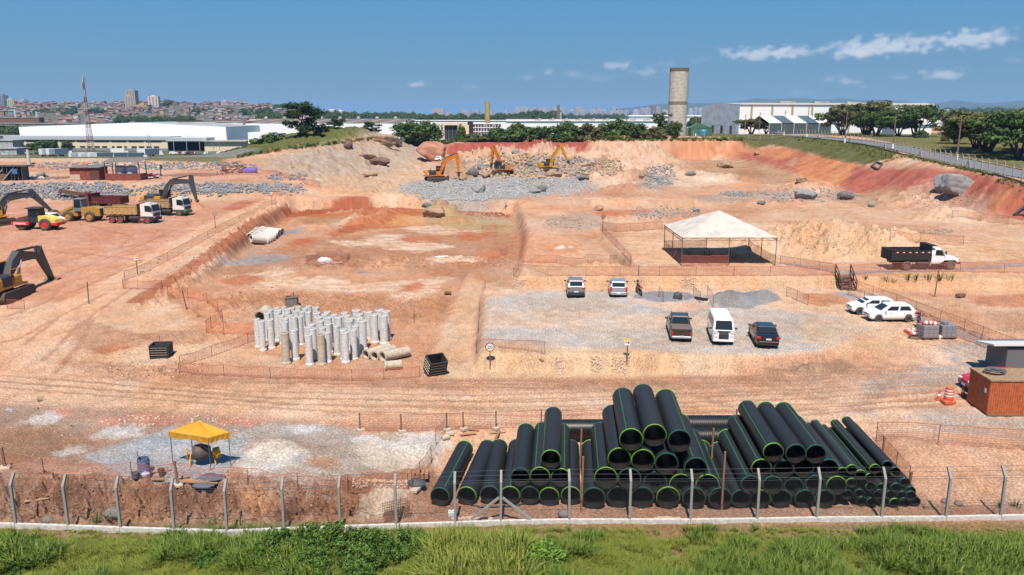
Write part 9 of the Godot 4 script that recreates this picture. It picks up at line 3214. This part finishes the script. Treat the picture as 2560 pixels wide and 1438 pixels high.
	for i in 260:
		var u:=rng.randf()
		along.append(Transform3D(Basis(Vector3.UP,rng.randf()*TAU).scaled(Vector3.ONE*rng.randf_range(1.2,2.6)),spot(lerpf(590,950,u),lerpf(394,345,pow(u,0.8)) + rng.randf_range(-3,4),-0.05)))
	scatter("bank_grass",[protos[1],protos[0]],gm,along,"rough grass on the banks above the cut and below the road","grass")
	var bush:=func(sd: int,w: float,h: float,leaf: float,cols: Array,per: int) -> Array:
		var rg:=RandomNumberGenerator.new()
		rg.seed = sd
		var wood:=Mb.new()
		var lf:=Mb.new().paint(Color(1,1,1))
		for i in 34:
			var a:=rg.randf()*TAU
			var r:=sqrt(rg.randf())*w*0.5
			var top:=Vector3(cos(a)*r,h*rg.randf_range(0.45,1.0)*(1.0 - 0.35*r/(w*0.5)),sin(a)*r*0.8)
			wood.tube(Vector3(top.x*0.3,-0.1,top.z*0.3),top,0.014,0.006,4)
			leaf_ball(lf,top - Vector3(0,0.16,0),Vector3(0.22,0.24,0.22),per,leaf,cols,rg)
			leaf_ball(lf,top*Vector3(0.85,0.5,0.85),Vector3(0.24,0.28,0.24),per,leaf,cols,rg)
		return [wood.mesh(),lf.mesh()]
	var lc:=[Color(0.06,0.12,0.022),Color(0.085,0.15,0.03),Color(0.045,0.09,0.018),Color(0.12,0.18,0.04)]
	var hc:=[Color(0.07,0.15,0.02),Color(0.1,0.19,0.03),Color(0.16,0.22,0.04)]
	var b1: Array = bush.call(1,2.0,1.45,0.055,lc,90)
	var b2: Array = bush.call(2,1.9,1.35,0.05,lc,90)
	var vine: Array = bush.call(3,1.5,1.3,0.085,hc,60)
	var stem:=mat("stem",shade(110,92,66),0.9)
	var lm: Material = mats["leaves"]
	var k2:=0
	for q in [[b1,-10.6,32.3,1.0,"left end of the big leafy shrub mass before the wall"],[b2,-9.0,32.9,1.12,"tallest leafy shrub in the mass before the wall, left of centre"],[b1,-7.6,32.6,1.16,"leafy shrub in the middle of the mass before the wall"],[b2,-6.2,32.5,1.05,"leafy shrub right of the middle of the mass"],[b1,-4.9,32.2,0.95,"right end of the big leafy shrub mass"],[b2,-8.4,31.0,1.0,"leafy shrub in the front left of the mass, cut by the lower edge"],[b1,-6.4,30.9,1.0,"leafy shrub in the front right of the mass, cut by the lower edge"],[vine,1.45,31.6,1.02,"round heart-leaved vine bush right of the tall reeds"],[b2,2.2,30.2,0.45,"tiny grey-green bush at the lower edge, right of the vine bush"],[b1,-22.6,33.2,0.55,"small dark weed bush at the far left below the wall"],[b2,-14.6,33.0,0.5,"small dark weed bush under the fourth fence post"],[b1,-13.2,31.4,0.6,"weed bush in the grass left of the shrub mass"],[b2,-21.0,30.6,0.45,"low weed bush at the lower left edge"]]:
		var t:=thing("shrub",q[4],"shrub",g3(q[1],q[2],-0.05),rng.randf()*TAU)
		t.scale = Vector3.ONE*q[3]
		part("stems",q[0][0],stem,t)
		part("foliage",q[0][1],lm,t)
		k2 += 1
# ================================================================ people: one continuous skin each
func build_people() -> void:
	var bones:=[[Vector3(-0.1,0.06,0.06),Vector3(-0.1,0.48,0),0.06,0.07],[Vector3(-0.1,0.48,0),Vector3(-0.09,0.9,0),0.07,0.1],[Vector3(0.1,0.06,0.02),Vector3(0.1,0.48,0.04),0.06,0.07],[Vector3(0.1,0.48,0.04),Vector3(0.09,0.9,0),0.07,0.1],[Vector3(0,0.92,0),Vector3(0,1.36,0),0.15,0.17],[Vector3(-0.2,1.38,0),Vector3(-0.28,1.1,0.02),0.065,0.055],[Vector3(-0.28,1.1,0.02),Vector3(-0.25,0.84,0.12),0.05,0.04],[Vector3(0.2,1.38,0),Vector3(0.28,1.1,0.02),0.065,0.055],[Vector3(0.28,1.1,0.02),Vector3(0.27,0.84,0.1),0.05,0.04],[Vector3(-0.18,1.4,0),Vector3(0.18,1.4,0),0.07,0.07],[Vector3(0,1.42,0),Vector3(0,1.54,0.01),0.06,0.06],[Vector3(0,1.6,0.02),Vector3(0,1.68,0.01),0.1,0.11],[Vector3(-0.1,0.04,0.0),Vector3(-0.1,0.04,0.16),0.045,0.04],[Vector3(0.1,0.04,0.0),Vector3(0.1,0.04,0.16),0.045,0.04]]
	var st:=0.045
	var nx:=18
	var ny:=42
	var nz:=12
	var o:=Vector3(-0.4,-0.03,-0.24)
	var f:=PackedFloat32Array()
	f.resize(nx*ny*nz)
	for z in nz:
		for y in ny:
			for x in nx:
				var p:=o + Vector3(x,y,z)*st
				var s:=0.0
				for b in bones:
					var ab: Vector3 = b[1] - b[0]
					var t:=clampf((p - b[0]).dot(ab)/maxf(ab.length_squared(),1e-6),0.0,1.0)
					s += exp(-40.0*(p.distance_to(b[0] + ab*t) - lerpf(b[2],b[3],t)))
				f[(z*ny + y)*nx + x] = -log(maxf(s,1e-20))/40.0
	var at:=func(c: Vector3i) -> float: return f[(c.z*ny + c.y)*nx + c.x]
	var cell:={}
	for z in nz - 1:
		for y in ny - 1:
			for x in nx - 1:
				var m:=Vector3.ZERO
				var n:=0
				for e in [[0,0,0,1,0,0],[0,0,0,0,1,0],[0,0,0,0,0,1],[1,0,0,1,1,0],[1,0,0,1,0,1],[0,1,0,1,1,0],[0,1,0,0,1,1],[0,0,1,1,0,1],[0,0,1,0,1,1],[1,1,0,1,1,1],[1,0,1,1,1,1],[0,1,1,1,1,1]]:
					var a: float = at.call(Vector3i(x + e[0],y + e[1],z + e[2]))
					var c: float = at.call(Vector3i(x + e[3],y + e[4],z + e[5]))
					if (a < 0.0) != (c < 0.0):
						m += Vector3(e[0],e[1],e[2]).lerp(Vector3(e[3],e[4],e[5]),a/(a - c))
						n += 1
				if n > 0:
					cell[Vector3i(x,y,z)] = o + (Vector3(x,y,z) + m/n)*st
	var ax:=[Vector3i(1,0,0),Vector3i(0,1,0),Vector3i(0,0,1)]
	var vests:=[Color(0.85,0.25,0.05),Color(0.3,0.36,0.46),Color(0.4,0.4,0.38)]
	var skins:=[]
	for v in 3:
		var b:=Mb.new().paint(Color(1,1,1))
		for c in cell:
			for k in 3:
				var u: Vector3i = ax[(k + 1) % 3]
				var w: Vector3i = ax[(k + 2) % 3]
				var c2: Vector3i = c + ax[k]
				if not (cell.has(c - u) and cell.has(c - w) and cell.has(c - u - w)) or c2.x >= nx or c2.y >= ny or c2.z >= nz:
					continue
				var a: float = at.call(c)
				var d: float = at.call(c2)
				if (a < 0.0) == (d < 0.0):
					continue
				var y: float = cell[c].y
				b.col = Color(0.05,0.05,0.05) if y < 0.1 else (Color(0.07,0.09,0.14) if y < 0.92 else (vests[v] if y < 1.45 else (Color(0.42,0.26,0.18) if y < 1.64 else Color(0.75,0.75,0.75))))
				if y > 0.76 and y < 0.92 and absf(cell[c].x) > 0.2:
					b.col = Color(0.42,0.26,0.18)
				if a < 0.0:
					b.quad(cell[c],cell[c - u],cell[c - u - w],cell[c - w])
				else:
					b.quad(cell[c],cell[c - w],cell[c - u - w],cell[c - u])
		skins.append(b.mesh())
	var cloth:=mat("clothes",Color(1,1,1),0.9,0.0,{"vertex": true})
	for q in [[208,420,0,0.3,"person in an orange vest and white helmet on the upper terrace, left of two"],[219,419,0,2.6,"person in an orange vest and white helmet on the upper terrace, right of two"],[1160,410,1,0.5,"person in grey-blue clothes and white helmet left of the quarry ridge"],[1181,386,2,1.2,"person in grey standing before the red cut, left one"],[1253,376,2,4.0,"person in grey standing before the red cut, right one"]]:
		single("person",skins[q[2]],cloth,q[4],"person",spot(q[0],q[1]),q[3])
